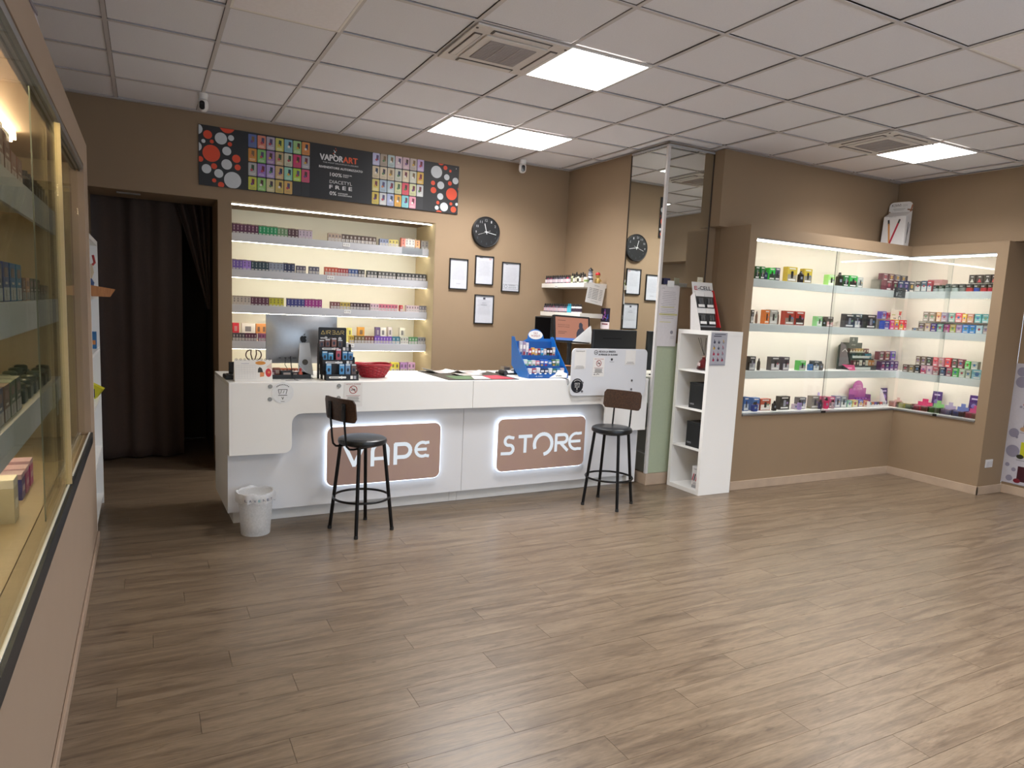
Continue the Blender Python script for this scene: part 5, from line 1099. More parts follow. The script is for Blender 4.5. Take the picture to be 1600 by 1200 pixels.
for tab, x0, sx in ((CL, -1.398, .0763), (CR, -.284, .0747)):
    for r in range(4):
        for c in range(7):
            col = tab[r][c]; x = x0+c*sx; z1 = 2.997-r*.1205; z0 = z1-.111; rd = random.Random(r*31+c*7+int(x0*10))
            mb = MB(); mb.prism(f, rrect(x, x+sx-.007, z0, z1, .006, 2), 0, .0008, 0)
            mats = [M(col or '#2c2b2e', .45)]
            if col:
                cx = x+sx*.5; a = rd.uniform(-.006, .006)
                mb.prism(f, [(cx+a-.010, z0+.048), (cx+a+.014, z0+.046), (cx+a+.016, z0+.092), (cx+a-.007, z0+.095)], .0008, .0013, 1).disc(Frame((0, -.0130, 0), (1, 0, 0), (0, 0, 1)), cx+a-.006, z0+.050, .011, 2, .0006, 10).lines(Frame((0, -.0130, 0), (1, 0, 0), (0, 0, 1)), x+.008, x+sx-.018, z0+.026, 3, .007, .0016, 3, c)
                mats += [M(rd.choice(art), .45), M(rd.choice(['#b04050', '#c8a040', '#507848', '#c07850', '#e0d8d0', '#684078']), .45), M('#f0ece4', .5) if rd.random() < .5 else M('#7a7468', .5)]
            mb.build('flavour_card', mats, t)
mb = MB(); mb.text(f, 'VAPOR', -.778, 2.866, .052, .212, 0, bold=.003).text(f, 'THE MOST DELICIOUS E-LIQUIDS', -.752, 2.842, .011, .33, 0).text(f, 'RIVENDITORE AUTORIZZATO', -.785, 2.796, .019, .405, 0, bold=.0012)
mb.text(f, '100%', -.685, 2.730, .032, .11, 0, bold=.0012).text(f, 'MADE IN', -.563, 2.748, .011, .08, 0, bold=.0006).text(f, 'ITALY', -.563, 2.732, .011, .05, 0, bold=.0006)
mb.text(f, 'DIACETYL', -.688, 2.666, .030, .21, 0).text(f, 'F R E E', -.688, 2.617, .032, .21, 0, bold=.0025).text(f, '0%', -.686, 2.560, .034, .062, 0, bold=.0012).text(f, 'SOSTANZE', -.608, 2.577, .010, .09, 0, bold=.0008).text(f, 'CANCEROGENE', -.608, 2.560, .010, .13, 0, bold=.0008)
for k, (x, z, r) in enumerate([(-.655, 2.935, .006), (-.642, 2.950, .007), (-.630, 2.965, .005), (-.650, 2.962, .004), (-.636, 2.982, .004), (-.645, 2.925, .008)]): mb.disc(f, x, z, r, 0 if k % 2 else 1, .001, 10)
mb.text(f, 'ART', -.565, 2.866, .052, .135, 1, bold=.003).text(f, '1', .575, 2.955, .012, .004, 0)
mb.build('lettering', [M('#d8d6d6', .5), M('#dc5a30', .5)], t)

# ================================================================== CLOCK, FRAMES
t = thing('wall_clock', (.935, 3.0295, 2.368), 'round black wall clock with white hands above the framed certificates', 'clock')
MB().lathe([(.001, -.028), (.145, -.028), (.152, -.034), (.158, -.030), (.158, -.0005), (.001, -.0005)], n=56, axis='y').build('clock_case', BLACK, t, True)
f = FY(0, -.0285, 0); MB().disc(f, 0, 0, .146, 0, .0006, 48).build('dial', M('#141416', .5, name='dial_black'), t)
f = FY(0, -.0293, 0); mb = MB()
for k in range(1, 13):
    a = math.radians(90-30*k+3); mb.text(f, str(k), .118*math.cos(a), .118*math.sin(a)-.012, .024, .014 if k < 10 else .026, 0 if k in (9, 10, 11, 12, 1, 2) else 1, .0008, align='C')
mb.build('numerals', [M('#a8a8ac', .5), M('#3c444c', .5)], t)
def hand(L, deg, w, m, d, tail=.02):
    a = math.radians(deg); dx, dz = math.cos(a), math.sin(a)
    MB().stroke(FY(0, d, 0), [(-dx*tail, -dz*tail), (dx*L, dz*L)], w, 0, .0015).build('clock_hand', m, t)
HW = M('#e8e8e8', .3, .3); hand(.085, 105, .006, HW, -.031); hand(.112, -10, .005, HW, -.033); hand(.10, 199, .002, HW, -.035, .045)
MB().lathe([(.008, -.037), (.008, -.029)], n=12, axis='y').build('hub', HW, t, True)
def frame(x0, x1, z0, z1, lab, stamp):
    t = thing('picture_frame', ((x0+x1)/2, 3.0295, (z0+z1)/2), lab, 'frame', 'black framed certificates', rz=0); w = (x1-x0)/2; h = (z1-z0)/2; b = .010
    MB().box(-w, w, -.018, -.0005, -h, -h+b).box(-w, w, -.018, -.0005, h-b, h).box(-w, -w+b, -.018, -.0005, -h+b, h-b).box(w-b, w, -.018, -.0005, -h+b, h-b).build('frame_moulding', BLACK, t)
    MB().box(-w+b, w-b, -.008, -.001, -h+b, h-b).build('certificate', M('#bcbdc4', .6, name='certificate_paper'), t)
    f = FY(0, -.0082, 0); mb = MB(); mb.lines(f, -w*.72, w*.72, h*.62, 12, h*.085, .0014, 0, int(x0*100)); 
    if stamp == 1: mb.lines(f, -w*.3, w*.3, -h*.62, 1, .01, .002, 1)
    if stamp == 2: mb.rect(f, -w*.55, -w*.2, h*.84, h*.87, 1).rect(f, w*.5, w*.75, h*.75, h*.85, 2)
    if stamp == 3: mb.rect(f, -w*.62, -w*.35, h*.83, h*.87, 1).ring(f, -w*.5, -h*.64, .018, .003, 1).text(f, 'AZIENDA', -w*.2, -h*.60, .012, w*.75, 1).text(f, 'ASSOCIATA', -w*.2, -h*.74, .012, w*.85, 1).stroke(f, [(-w*.8, -h*.5), (w*.85, -h*.5), (w*.85, -h*.82), (-w*.8, -h*.82), (-w*.8, -h*.5)], .002, 1)
    if stamp == 4: mb.rect(f, -w*.12, w*.12, h*.68, h*.82, 1).lines(f, -w*.3, w*.3, h*.45, 2, .02, .003, 1)
    mb.build('print', [M('#8e8e96', .6), M('#3c3c44', .6), M('#b08e88', .6)], t)
frame(.544, .750, 1.763, 2.075, 'black framed certificate, left one of the upper three', 1)
frame(.832, 1.045, 1.826, 2.125, 'black framed certificate directly below the wall clock', 2)
frame(1.147, 1.366, 1.769, 2.081, 'black framed certificate with a boxed stamp, right one of the upper three', 3)
frame(.840, 1.065, 1.418, 1.722, 'black framed certificate hanging lowest, with a small crest at its top', 4)

# ================================================================== SIDE WALL SHELVES
def side_shelf(z, y0, lab):
    t = thing('side_shelf', (1.65, y0, z), lab, 'shelf', 'white floating shelves on the side wall')
    MB().box(0, XS-1.65-.001, 0, YB-y0-.001, -.045, 0).build('board', M('#e6e2da', .35, name='white_shelf_board'), t, bevel=.0015)
side_shelf(1.882, 2.20, 'top white floating shelf in the corner under the clock camera'); side_shelf(1.578, 2.24, 'middle white floating shelf behind the till monitor'); side_shelf(1.312, 2.30, 'lowest white floating shelf, mostly hidden behind the till monitor')
def bottle(loc, r, h, body, cap, lab, grp, label_c=None, capr=.6):
    t = thing('liquid_bottle', loc, lab, 'bottle', grp)
    MB().lathe([(r*.92, 0), (r, r*.2), (r, h*.62), (r*capr, h*.70), (r*capr, h*.72)], n=12).build('bottle_body', M(body, .3), t, True)
    if label_c: MB().lathe([(r*1.02, h*.12), (r*1.02, h*.50)], n=12).build('bottle_label', M(label_c, .5), t, True)
    MB().lathe([(r*capr*1.08, h*.722), (r*capr*1.08, h*.80), (r*.34, h), (.001, h)], n=12).build('cap', M(cap, .4), t, True)
    return t
rd = random.Random(21)
p1c = ['#3a2a34', '#7a3048', '#504050', '#8a3a58', '#3c3440', '#585060', '#6a6870', '#3c3a48', '#62586a', '#4c4454', '#7a7880', '#38343c', '#a83050', '#5a4c58']
for k, c in enumerate(p1c):
    bottle((1.683, 2.985-k*.036, 1.8825), .0145, .085, c, '#18181a', ORD[k+1]+' small dark bottle from the left, top corner shelf', 'small bottles on the top corner shelf', '#c8b8c0' if k % 3 else '#d8d0d4')
for k, (c, h, lc) in enumerate([('#c8cca8', .10, '#6a7048'), ('#2c2a28', .095, '#d8d4c8'), ('#26241f', .11, '#b8b4a0'), ('#d0d0b8', .09, '#2c2a28'), ('#1e1c1a', .10, '#e0dcd0'), ('#4a4038', .105, '#a89888'), ('#2c2a2c', .09, '#c0b8b0')]):
    bottle((1.69, 2.475-k*.038, 1.8825), .0165, h, c, '#1c1a18', ORD[k+1]+' mixed bottle right of the small ones, top corner shelf', 'mixed bottles on the top corner shelf', lc)
t = thing('cream_jar', (1.69, 2.355-.135, 1.8825), 'squat white jar with a green label on the top corner shelf', 'jar')
MB().lathe([(.02, 0), (.024, .004), (.024, .038), (.001, .039)], n=20).build('jar_body', M('#d8d8c8', .4), t, True); MB().lathe([(.0245, .01), (.0245, .028)], n=20).build('jar_label', M('#7a9050', .5), t, True); MB().lathe([(.025, .0395), (.025, .055), (.001, .056)], n=20).build('lid', M('#e4e0d8', .4), t, True)
t = thing('lighthouse_figurine', (1.74, 2.225, 1.8825), 'grey and white lighthouse figurine with a black roof on the top shelf', 'figurine')
MB().lathe([(.032, 0), (.030, .01), (.026, .05), (.022, .095)], n=20).build('tower', M('#c4c8d4', .5), t, True); MB().lathe([(.0285, .03), (.0275, .045)], n=20).lathe([(.0255, .07), (.025, .08)], n=20).build('bands', M('#343848', .5), t, True)
MB().lathe([(.028, .0955), (.028, .1), (.018, .101), (.018, .122)], n=20).build('lantern', M('#7a8090', .4), t, True); MB().lathe([(.027, .1225), (.022, .132), (.004, .150), (.001, .153)], n=20).build('roof', BLACK, t, True)
t = thing('toy_figurine', (1.83, 2.225, 1.8825), 'small yellow toy figure with a red cap on the top shelf', 'figurine')
MB().lathe([(.014, 0), (.026, .006), (.028, .03), (.020, .05), (.010, .056), (.020, .064), (.024, .08), (.016, .096), (.001, .098)], n=18).build('body', M('#c8a860', .5), t, True); MB().lathe([(.025, .083), (.026, .092), (.018, .108), (.001, .113)], n=18).build('cap', M('#c01c24', .4), t, True)
MB().tube([(-.024, 0, .04), (-.038, -.006, .03), (-.034, -.014, .02)], .006, 8).tube([(.024, 0, .04), (.038, -.006, .03), (.034, -.014, .02)], .006, 8).build('arms', M('#d8b870', .5), t, True)
p2c = ['#40404c', '#4c3440', '#50505a', '#6a3a4c', '#383840', '#784458', '#464450', '#5c5464', '#3c3c48', '#6a4a58', '#50404c', '#444450', '#3c3844']
for k, c in enumerate(p2c):
    bottle((1.683, 2.985-k*.0365, 1.5785), .015, .09, c, '#1a181c', ORD[k+1]+' small dark bottle from the left, middle corner shelf', 'small bottles on the middle corner shelf', '#b8b0b8' if k % 2 else '#c8a8b4')
for k in range(2): bottle((1.683, 2.508-k*.036, 1.5785), .0155, .092, '#3aa8c0', '#208098', ('left' if k == 0 else 'right')+' one of two cyan bottles on the middle corner shelf', 'cyan bottles on the middle corner shelf', '#50b8cc')
for k in range(5): bottle((1.684, 2.430-k*.0365, 1.5785), .015, .09, '#d8d8da', '#26242a', ORD[k+1]+' white based bottle from the left, right end of the middle corner shelf', 'white based bottles on the middle corner shelf', '#3a2c3c')
for k in range(6):
    o = MB().box(0, .05, -.017, .017, 0, .085).rect(FX(-.0001, 0, 0), -.012, .012, .01, .055, 1).build('liquid_carton', [M('#3f8f8c', .45), M('#22504c', .5)]); o.location = (1.665, 2.985-k*.037, 1.3125)
    tag(o, ORD[k+1]+' teal carton from the left on the lowest corner shelf', 'carton', 'teal cartons on the lowest corner shelf')
t = thing('hanging_notice', (1.79, 2.193, 1.775), 'printed price list hanging from the end of the top corner shelf', 'notice', rz=0); t.rotation_euler = (0, math.radians(9), 0)
MB().box(-.105, .105, -.003, -.001, -.10, .105).build('sheet', WHITEP, t); f = FY(0, -.0032, 0); mb = MB().text(f, 'LISTINO', 0, .075, .011, .06, align='C')
for r in range(7):
    mb.rect(f, -.085, -.05, .045-r*.016, .049-r*.016); mb.rect(f, -.04, .03, .045-r*.016, .050-r*.016); mb.rect(f, .045, .08, .045-r*.016, .049-r*.016)
mb.lines(f, -.06, .06, -.075, 1, .01, .002); mb.build('print', M('#6c6a6e', .5), t)
t = thing('shelf_label', (1.6495, 2.72, 1.862), 'small white price label on the front of the top corner shelf', 'price tag'); MB().box(-.0025, -.0006, -.03, .03, -.028, .010).build('card', WHITEP, t); MB().rect(FX(-.0026, 0, 0), -.02, .02, -.018, -.012).build('print', GREYI, t)
t = thing('wall_flyer', (XS-.0005, 2.19, 1.535), 'narrow purple and black flyer on the side wall above the black screen', 'flyer')
MB().box(-.003, -.0006, -.075, .075, -.035, .105).build('flyer_art', M('#1a1428', .4), t); MB().box(-.003, -.0006, -.075, .075, -.105, -.0355).build('flyer_base', M('#d8ccd0', .5), t)
f = FX(-.0031, 0, 0); MB().stroke(f, [(-.04, -.01), (.0, .04), (-.01, .09)], .012, 0).stroke(f, [(.02, -.02), (.045, .04)], .01, 1).disc(f, -.01, .06, .014, 2).disc(f, .04, .01, .012, 1).stroke(f, [(-.05, .03), (.03, .0)], .006, 2).rect(f, -.05, .05, -.062, -.05, 3).build('print', [M('#8a50b8', .4), M('#3050a8', .4), M('#c878a8', .4), M('#702838', .4)], t)

# ================================================================== CUBE SHELF UNIT
UX0, UX1, UY0, UY1, UZ = 2.140, 2.520, .903, 1.325, 1.476
t = thing('shelf_unit', (UX0, UY0, 0), 'tall white four cube shelf unit standing beside the column', 'shelf unit')
w = UX1-UX0; d = UY1-UY0; TH = .038
MB().box(0, w, 0, TH, .0005, UZ-TH-.0005).build('side_panel', WHITE, t, bevel=.001); MB().box(0, w, d-TH, d, .0005, UZ-TH-.0005).build('side_panel', WHITE, t, bevel=.001)
MB().box(0, w, 0, d, UZ-TH, UZ).build('top_panel', WHITE, t, bevel=.001)
for z, n_ in ((.0, 'bottom_panel'), (.397, 'shelf_board'), (.752, 'shelf_board'), (1.098, 'shelf_board')):
    th = TH if z == 0 else .017
    MB().box(.001, w-.001, TH+.0005, d-TH-.0005, z+.001, z+th).build(n_, WHITE, t)
UL = {'a': 1.1155, 'b': .7695, 'c': .4145, 'd': .0385}
t = thing('reed_diffuser', (UX0+.13, UY0+.20, UL['a']), 'red glass reed diffuser with black sticks in the top cube of the shelf unit', 'diffuser')
MB().lathe([(.030, 0), (.052, .003), (.056, .02), (.050, .05), (.034, .085), (.016, .100), (.015, .118)], n=8).build('flask', M('#5c1c20', .12, name='dark_red_glass'), t)
MB().lathe([(.0575, .005), (.0575, .022)], n=8).build('flask_base', M('#3a1418', .3), t); MB().lathe([(.018, .1185), (.018, .132), (.001, .134)], n=16).build('collar', M('#c0a8a0', .2, .6), t, True)
for a, b_ in ((-.03, .06), (.01, .075), (.045, .04)): MB().tube([(0, 0, .13), (a, b_, .29)], .0022, 6).build('reed', BLACK, t)
MB().rect(FX(-.057, 0, .05), -.018, .018, -.012, .018).build('front_label', M('#b8a8a8', .4), t)
for k, (kk, l) in enumerate((('b', 'black cube box in the second cube from the top of the shelf unit'), ('c', 'black cube box in the third cube from the top of the shelf unit'))):
    t = thing('storage_box', (UX0+.03, UY0+.045, UL[kk]), l, 'box', 'black boxes in the shelf unit')
    MB().box(0, .27, 0, .20, 0, .215).build('box_body', M('#141416', .55, name='black_box_card'), t, bevel=.003); MB().box(-.001, .271, -.001, .201, .2155, .232).build('lid', M('#101012', .55), t, bevel=.002)
    mb = MB().text(FX(-.0003, .10, 0), 'vapor', .02-.055, .035, .018, .06).text(FX(-.0003, .10, 0), 'elite', .028, .037, .012, .03, 1) if False else MB().text(FX(-.0003, .10, 0), 'VOOPOO' if k else 'VAPOR', -.085, .030, .016, .055); mb.build('box_print', M('#b8b8bc', .5), t)
t = thing('product_box', (UX0+.06, UY0+.06, UL['d']), 'white box printed with red and black pens in the bottom cube', 'box')
MB().box(0, .09, 0, .10, 0, .20).build('box_body', M('#d4d2d4', .45), t, bevel=.001); f = FX(-.0002, .05, 0); mb = MB()
for k, (x, c) in enumerate(((-.03, 1), (-.01, 0), (.012, 1), (.032, 0))): mb.stroke(f, [(x-.008, .07), (x+.006, .13)], .011, c)
mb.text(f, 'VAPE', -.03, .17, .012, .05).rect(f, -.045, .045, .0, .03, 2).lines(f, -.03, .03, .05, 2, .01, .002)
mb.build('print', [INK, M('#b01c3c', .5), M('#9a9a9e', .5)], t)
t = thing('dark_box', (UX0+.08, UY0+.165-.0, UL['d']), 'dark thin box behind the pen box in the bottom cube', 'box'); t.location = (UX0+.17, UY0+.05, UL['d']); MB().box(0, .12, 0, .05, 0, .19).build('box_body', M('#3a3c3c', .5), t, bevel=.001); MB().rect(FX(-.0002, .03, 0), -.02, .015, .04, .15).build('print', M('#6a7070', .5), t)
t = thing('leaflet', (UX0+.06, UY0-.0005, UZ-.012), 'grey leaflet with rows of small device pictures taped to the shelf unit side', 'leaflet')
MB().box(-.055, .13, -.0025, -.0005, -.29, .0).build('sheet', M('#a9aab4', .4, name='grey_leaflet'), t); f = FY(0, -.0026, 0); mb = MB(); cs = [1, 1, 4, 3, 1, 4, 2, 2, 4, 2, 1, 2]
for r in range(4):
    for c in range(3): x = -.015+c*.052; z = -.085-r*.052; mb.disc(f, x, z, .012, cs[r*3+c], .0008, 12).stroke(f, [(x+.004, z), (x-.006, z+.022)], .006, cs[(r*3+c+1) % 12], .001)
mb.rect(f, -.03, .06, -.035, -.028, 0).rect(f, -.02, .11, -.018, -.012, 0).rect(f, -.04, .12, -.282, -.276, 4)
mb.build('print', [M('#3c3c48', .5), M('#34344a', .5), M('#a82848', .5), M('#c8a030', .5), M('#8a8c98', .5)], t)

# battery display on the unit
t = thing('battery_display', (2.14, 1.07, UZ+.0005), 'white and red cardboard hanging display of batteries on the shelf unit', 'display stand', rz=.0)
DW, DH = .25, .36; dx = .0
MB().hexa([(0, .02, 0), (DW, .02, 0), (DW, .023, 0), (0, .023, 0), (.01, .14, DH+.07), (DW+.005, .14, DH+.07), (DW+.005, .143, DH+.07), (.01, .143, DH+.07)]).build('back_card', WHITEP, t)
MB().prism(Frame((0, 0, 0), (0, 1, 0), (0, 0, 1)), [(-.03, 0), (.10, 0), (.13, .30), (.085, .34), (-.02, .04)], 0, .003).build('side_wing', M('#d6d4d4', .5), t); MB().prism(Frame((DW, 0, 0), (0, 1, 0), (0, 0, 1)), [(-.03, 0), (.10, 0), (.14, .36), (.10, .36), (-.02, .04)], -.012, -.001).build('side_wing', M('#c21a20', .4, name='red_card'), t)
MB().box(0.004, DW-.004, -.028, .018, 0, .028).build('base_tray', BLACK, t)
u = Vector((0, .12, DH+.07)).normalized(); f = Frame((0, .0185, 0), (1, 0, 0), u)
mb = MB(); mb.text(f, '-CELL', .075, .375, .034, .155, 0, bold=.001).text(f, 'BATTERIE RICARICABILI', .03, .350, .010, .19, 2).text(f, 'PER SIGARETTE ELETTRONICHE', .025, .333, .009, .20, 2)
mb.stroke(f, sc([(1, 0), (0, 0), (0, 1), (1, 1)], .035, .375, .030), .006, 1).stroke(f, sc([(0, .5), (.9, .5)], .035, .375, .030), .006, 1); mb.build('lettering', [INK, M('#b82434', .5), GREYI], t)
mb = MB()
for k in range(8): mb.disc(f, .03+k*.027, .315, .011, 0, .006, 10)
mb.build('hooks', BLACK, t)
pc = MB().box(.10, .17, -.0, .003, .0, .035); pc2 = thing('price_card', (2.14+.115, 1.07+.148, UZ+DH+.07), 'small cream card clipped on top of the battery display', 'price tag'); MB().box(-.032, .032, -.001, .001, -.012, .045).build('card', M('#d4cfb8', .5), pc2); MB().text(FY(0, -.0012, 0), 'e-CELL', 0, .012, .010, .045, align='C').build('print', M('#6a6458', .5), pc2)
bk = 0
for r in range(2):
    for c in range(2):
        o = f.p(.03+c*.105, .225-r*.155, .016)
        b_ = thing('blister_pack', (2.14+o.x, 1.07+o.y, UZ+o.z), ['upper left', 'upper right', 'lower left', 'lower right'][r*2+c]+' black and white blister pack on the battery display', 'pack', 'blister packs on the battery display')
        b_.rotation_euler = (-math.atan2(.12, DH+.07), 0, 0)
        MB().box(-.02, .082, -.012, -.002, -.03, .085).build('backing', M('#232325', .35), b_); MB().box(-.02, .082, -.0135, -.0122, .085-.005, .128).build('header_card', WHITEP, b_)
        MB().box(-.005, .065, -.024, -.0125, -.012, .07).build('blister', ACRYL, b_, bevel=.004); MB().box(-.012, .06, -.0265, -.0245, -.022, .002).build('price_sticker', WHITEP, b_)
        for q in range(2): MB().lathe([(.009, .012), (.009, .062)], (.018+q*.024, -.018, 0), 10).build('cell', M('#5a5c60', .3, .4), b_, True)

# ================================================================== CORNER DISPLAY CASE
CX0, CYF, CXF, CY0 = 2.57, .966, 4.917, .04
t = thing('corner_display_case', (0, 0, 0), 'built-in taupe corner display case with lit shelves behind sliding glass', 'display case')
BX, BYK, ZB, ZT, ZTOP = 5.26, 1.31, .700, 2.345, 2.431
cs = MB(); cs.box(CX0, CXF, CYF, BYK+.03, 0, ZB).box(CXF, 5.329, CY0, BYK+.03, 0, ZB)
cs.box(CX0, CXF, CYF, BYK+.03, ZT, ZTOP).box(CXF, 5.329, CY0, BYK+.03, ZT, ZTOP).box(CX0, 2.658, CYF, BYK+.03, ZB, ZT).box(CXF, 5.329, CY0, .138, ZB, ZT)
cs.box(2.658, CXF, CYF, CYF+.018, ZT-.018, ZT).box(CXF, CXF+.018, .138, CYF, ZT-.018, ZT)
cs.build('casing', WALL, t)
MB().box(2.658, 5.329, BYK, BYK+.03, ZB, ZT).box(BX, 5.329, .138, BYK, ZB, ZT).box(2.659, 5.259, CYF+.05, BYK, ZT-.004, ZT-.0005).box(CXF+.05, BX, .138, CYF+.05, ZT-.004, ZT-.0005).build('back_panel', CREAM2, t)
MB().box(2.659, BX, CYF+.055, BYK, ZB, ZB+.020).box(CXF+.055, BX, .139, CYF+.055, ZB, ZB+.020).build('bottom_board', WHITE, t)
SHC = {1: 1.968, 2: 1.558, 3: 1.114}
for r, z in SHC.items():
    sh = MB().box(2.659, BX, 1.052, BYK, z-.022, z-.0005).box(5.002, BX, .139, 1.052, z-.022, z-.0005).build('shelf_board', WHITE, t)
    MB().box(2.659, 5.0, 1.035, 1.0515, z-.074, z).box(4.985, 5.0015, .139, 1.035, z-.074, z).build('front_lip', LIPC, sh, bevel=.001)
    MB().box(2.67, 4.98, 1.0525, 1.064, z-.072, z-.060).box(5.003, 5.015, .15, 1.04, z-.072, z-.060).build('light_strip', LEDC, sh)
MB().box(2.67, 4.92, CYF+.030, CYF+.048, ZT-.044, ZT-.030).box(CXF+.030, CXF+.048, .15, CYF+.03, ZT-.044, ZT-.030).build('light_strip', LEDC, t)
MB().box(2.66, CXF+.02, CYF+.001, CYF+.028, ZT-.030, ZT-.0185).box(CXF+.001, CXF+.028, .14, CYF+.001, ZT-.030, ZT-.0185).build('top_track', ALU, t)
MB().box(2.66, CXF-.001, CYF-.012, CYF+.053, ZB+.0005, ZB+.018).box(CXF-.012, CXF+.053, .14, CYF-.0125, ZB+.0005, ZB+.018).build('bottom_track', ALU, t, bevel=.002)
GZ0, GZ1 = ZB+.019, ZT-.031
for (x0, x1, y) in ((2.662, 3.80, CYF+.006), (3.765, 4.912, CYF+.016)): MB().box(x0, x1, y, y+.005, GZ0, GZ1).build('glass_pane', GLASS, t)
for (y0, y1, x) in ((.142, .575, CXF+.006), (.535, .962, CXF+.016)): MB().box(x, x+.005, y0, y1, GZ0, GZ1).build('glass_pane', GLASS, t)
MB().box(3.762, 3.768, CYF+.0135, CYF+.0155, GZ0, GZ1).build('pane_edge', M('#2c3430', .4, name='dark_glass_edge'), t); MB().box(CXF+.0125, CXF+.0145, .532, .5345, GZ0, GZ1).build('pane_edge', M('#8a948e', .4, name='pale_glass_edge'), t)
MB().box(3.735, 3.80, CYF-.016, CYF-.0125, ZB+.001, ZB+.022).build('pane_lock', BLACK, t, bevel=.001); MB().box(CXF-.018, CXF-.0125, .50, .54, ZB+.001, ZB+.026).build('pane_lock', BLACK, t, bevel=.001)
# risers
def riser(name, x0, x1, y0, y1, z, h, lab, m=ACRYL):
    p = thing(name, (x0, y0, z+.0003), lab, 'riser'); W_ = x1-x0; D_ = y1-y0
    MB().box(0, W_, 0, D_, h-.004, h-.0006).box(0, W_, 0, .003, 0, h-.0045).box(0, .003, .0035, D_, 0, h-.0045).box(W_-.003, W_, .0035, D_, 0, h-.0045).build('riser_body', m, p)
riser('display_riser', 4.74, 5.12, 1.165, 1.27, SHC[1], .115, 'clear riser under the burgundy cartons, top shelf corner of the display case')
riser('display_riser', 4.78, 5.12, 1.165, 1.27, SHC[2], .11, 'clear riser under the violet cartons, second shelf corner of the display case')
riser('display_riser', 4.90, 5.12, 1.165, 1.27, SHC[3], .105, 'clear riser under the plum cartons, third shelf corner of the display case')
riser('display_riser', 5.066, 5.18, .14, .43, SHC[1], .085, 'clear riser under the black triangle cartons, right end of the top case shelf')
riser('display_riser', 5.066, 5.20, .14, .90, SHC[2], .105, 'long clear riser on the second shelf of the right case side')
riser('display_riser', 5.066, 5.20, .22, .94, SHC[3], .085, 'long clear riser on the third shelf of the right case side')
SN = {1: 'top case shelf', 2: 'second case shelf', 3: 'third case shelf', 4: 'bottom of the corner case'}
def vbox(ax, a, b, p, z, h, c1, c2, kind, nm, row):
    w = abs(b-a)*.965; mid = (a+b)/2
    noun = {'box': 'box', 'mod': 'vape device', 'device': 'vape device', 'pen': 'vape device', 'tub': 'tub', 'carton_tri': 'carton'}[kind]
    side = 'left side' if ax == 'x' else 'right side'
    lab = nm+', '+SN[row]+', '+side
    loc = (mid, p, z+.0005) if ax == 'x' else (p, mid, z+.0005); rz = 0 if ax == 'x' else -PI/2
    name = {'box': 'kit_box' if 'kit' in nm else 'carton', 'mod': 'box_mod', 'device': 'pod_device', 'pen': 'pen_device', 'tub': 'product_tub', 'carton_tri': 'carton'}[kind]
    t = thing(name, loc, lab, noun.split()[-1] if kind in ('box', 'carton_tri', 'tub') else 'vape device', None, rz=rz)
    # local: front faces -y, width along x
    if kind in ('box', 'carton_tri'):
        d = min(.055, max(.03, w*.8))
        MB().box(-w/2, w/2, 0, d, 0, h).build('box_body', M(c1, .4), t, bevel=.001)
        f = FY(0, -.0003, 0); rd = random.Random(int(abs(mid)*1000)+row); mb = MB(); c_ = sum(int(c1[i:i+2], 16) for i in (1, 3, 5))/3
        lt = '#dedad6'; mats = [M(c2, .45), M(lt, .5), M('#1e1e24' if c_ > 70 else '#8a8a94', .4), M(rd.choice(['#a84858', '#4870a0', '#c8a050', '#6a9070', '#8a70a0']), .4)]
        if kind == 'carton_tri':
            mb.prism(f, [(-w*.30, h*.12), (w*.30, h*.12), (0, h*.55)], 0, .0008, 0).rect(f, -w*.2, w*.2, h*.72, h*.80, 1)
        else:
            mb.rect(f, -w*.46, w*.46, h*.04, h*.50, 0)
            g_ = FY(0, -.0012, 0)
            if 'kit' in nm: mb.prism(g_, rrect(-w*.14, w*.10, h*.24, h*.72, w*.06, 2), 0, .0006, 2).rect(g_, -w*.34, w*.30, h*.84, h*.92, 1).rect(g_, -w*.38, w*.34, h*.09, h*.19, 1).disc(g_, w*.24, h*.5, w*.09, 3, .0006, 10)
            else: mb.rect(g_, -w*.30, w*.28, h*.07, h*.20, 1).rect(g_, -w*.32, w*.30, h*.78, h*.86, 1).disc(g_, 0, h*.52, w*.20, 3, .0006, 12)
        mb.build('front_print', mats, t)
    elif kind == 'tub':
        r = w/2; MB().lathe([(r*.94, 0), (r*.98, .004), (r*.98, h*.48), (.001, h*.485)], (0, r, 0), 20).build('tub_base', M(c2, .35), t, True); MB().lathe([(r, h*.49), (r, h*.93), (r*.9, h), (.001, h)], (0, r, 0), 20).build('lid', M(c1, .35), t, True)
        MB().rect(FY(0, -.0008, 0), -w*.22, w*.22, h*.62, h*.74).build('print', M('#b8b8b4', .5), t)
    else:
        d = w*.5; zt = h*.72
        if kind == 'pen':
            MB().lathe([(w*.35, 0), (w*.5, h*.06), (w*.5, h*.6), (w*.34, h*.78), (w*.2, h*.8)], (0, w*.4, 0), 16, sq=.7).build('device_body', M(c1, .3, .4), t, True); MB().lathe([(w*.2, h*.802), (w*.16, h*.95), (.001, h)], (0, w*.4, 0), 12, sq=.7).build('mouthpiece', BLACKM, t, True)
        else:
            MB().prism(FY(0, d, 0), rrect(-w/2, w/2, 0, zt, min(w, zt)*.18, 4), 0, d).build('device_body', M(c1, .3, .3), t, bevel=.002)
            MB().lathe([(w*.30, zt+.0004), (w*.30, zt+h*.06), (w*.2, zt+h*.12), (w*.16, h*.98), (.001, h)], (0, d/2, 0), 14).build('tank' if kind == 'mod' else 'mouthpiece', M('#2a2a2e', .2, .5), t, True)
            MB().rect(FY(0, -.0003, 0), -w*.2, w*.2, h*.30, h*.50).build('screen', M('#8890a0', .3), t)
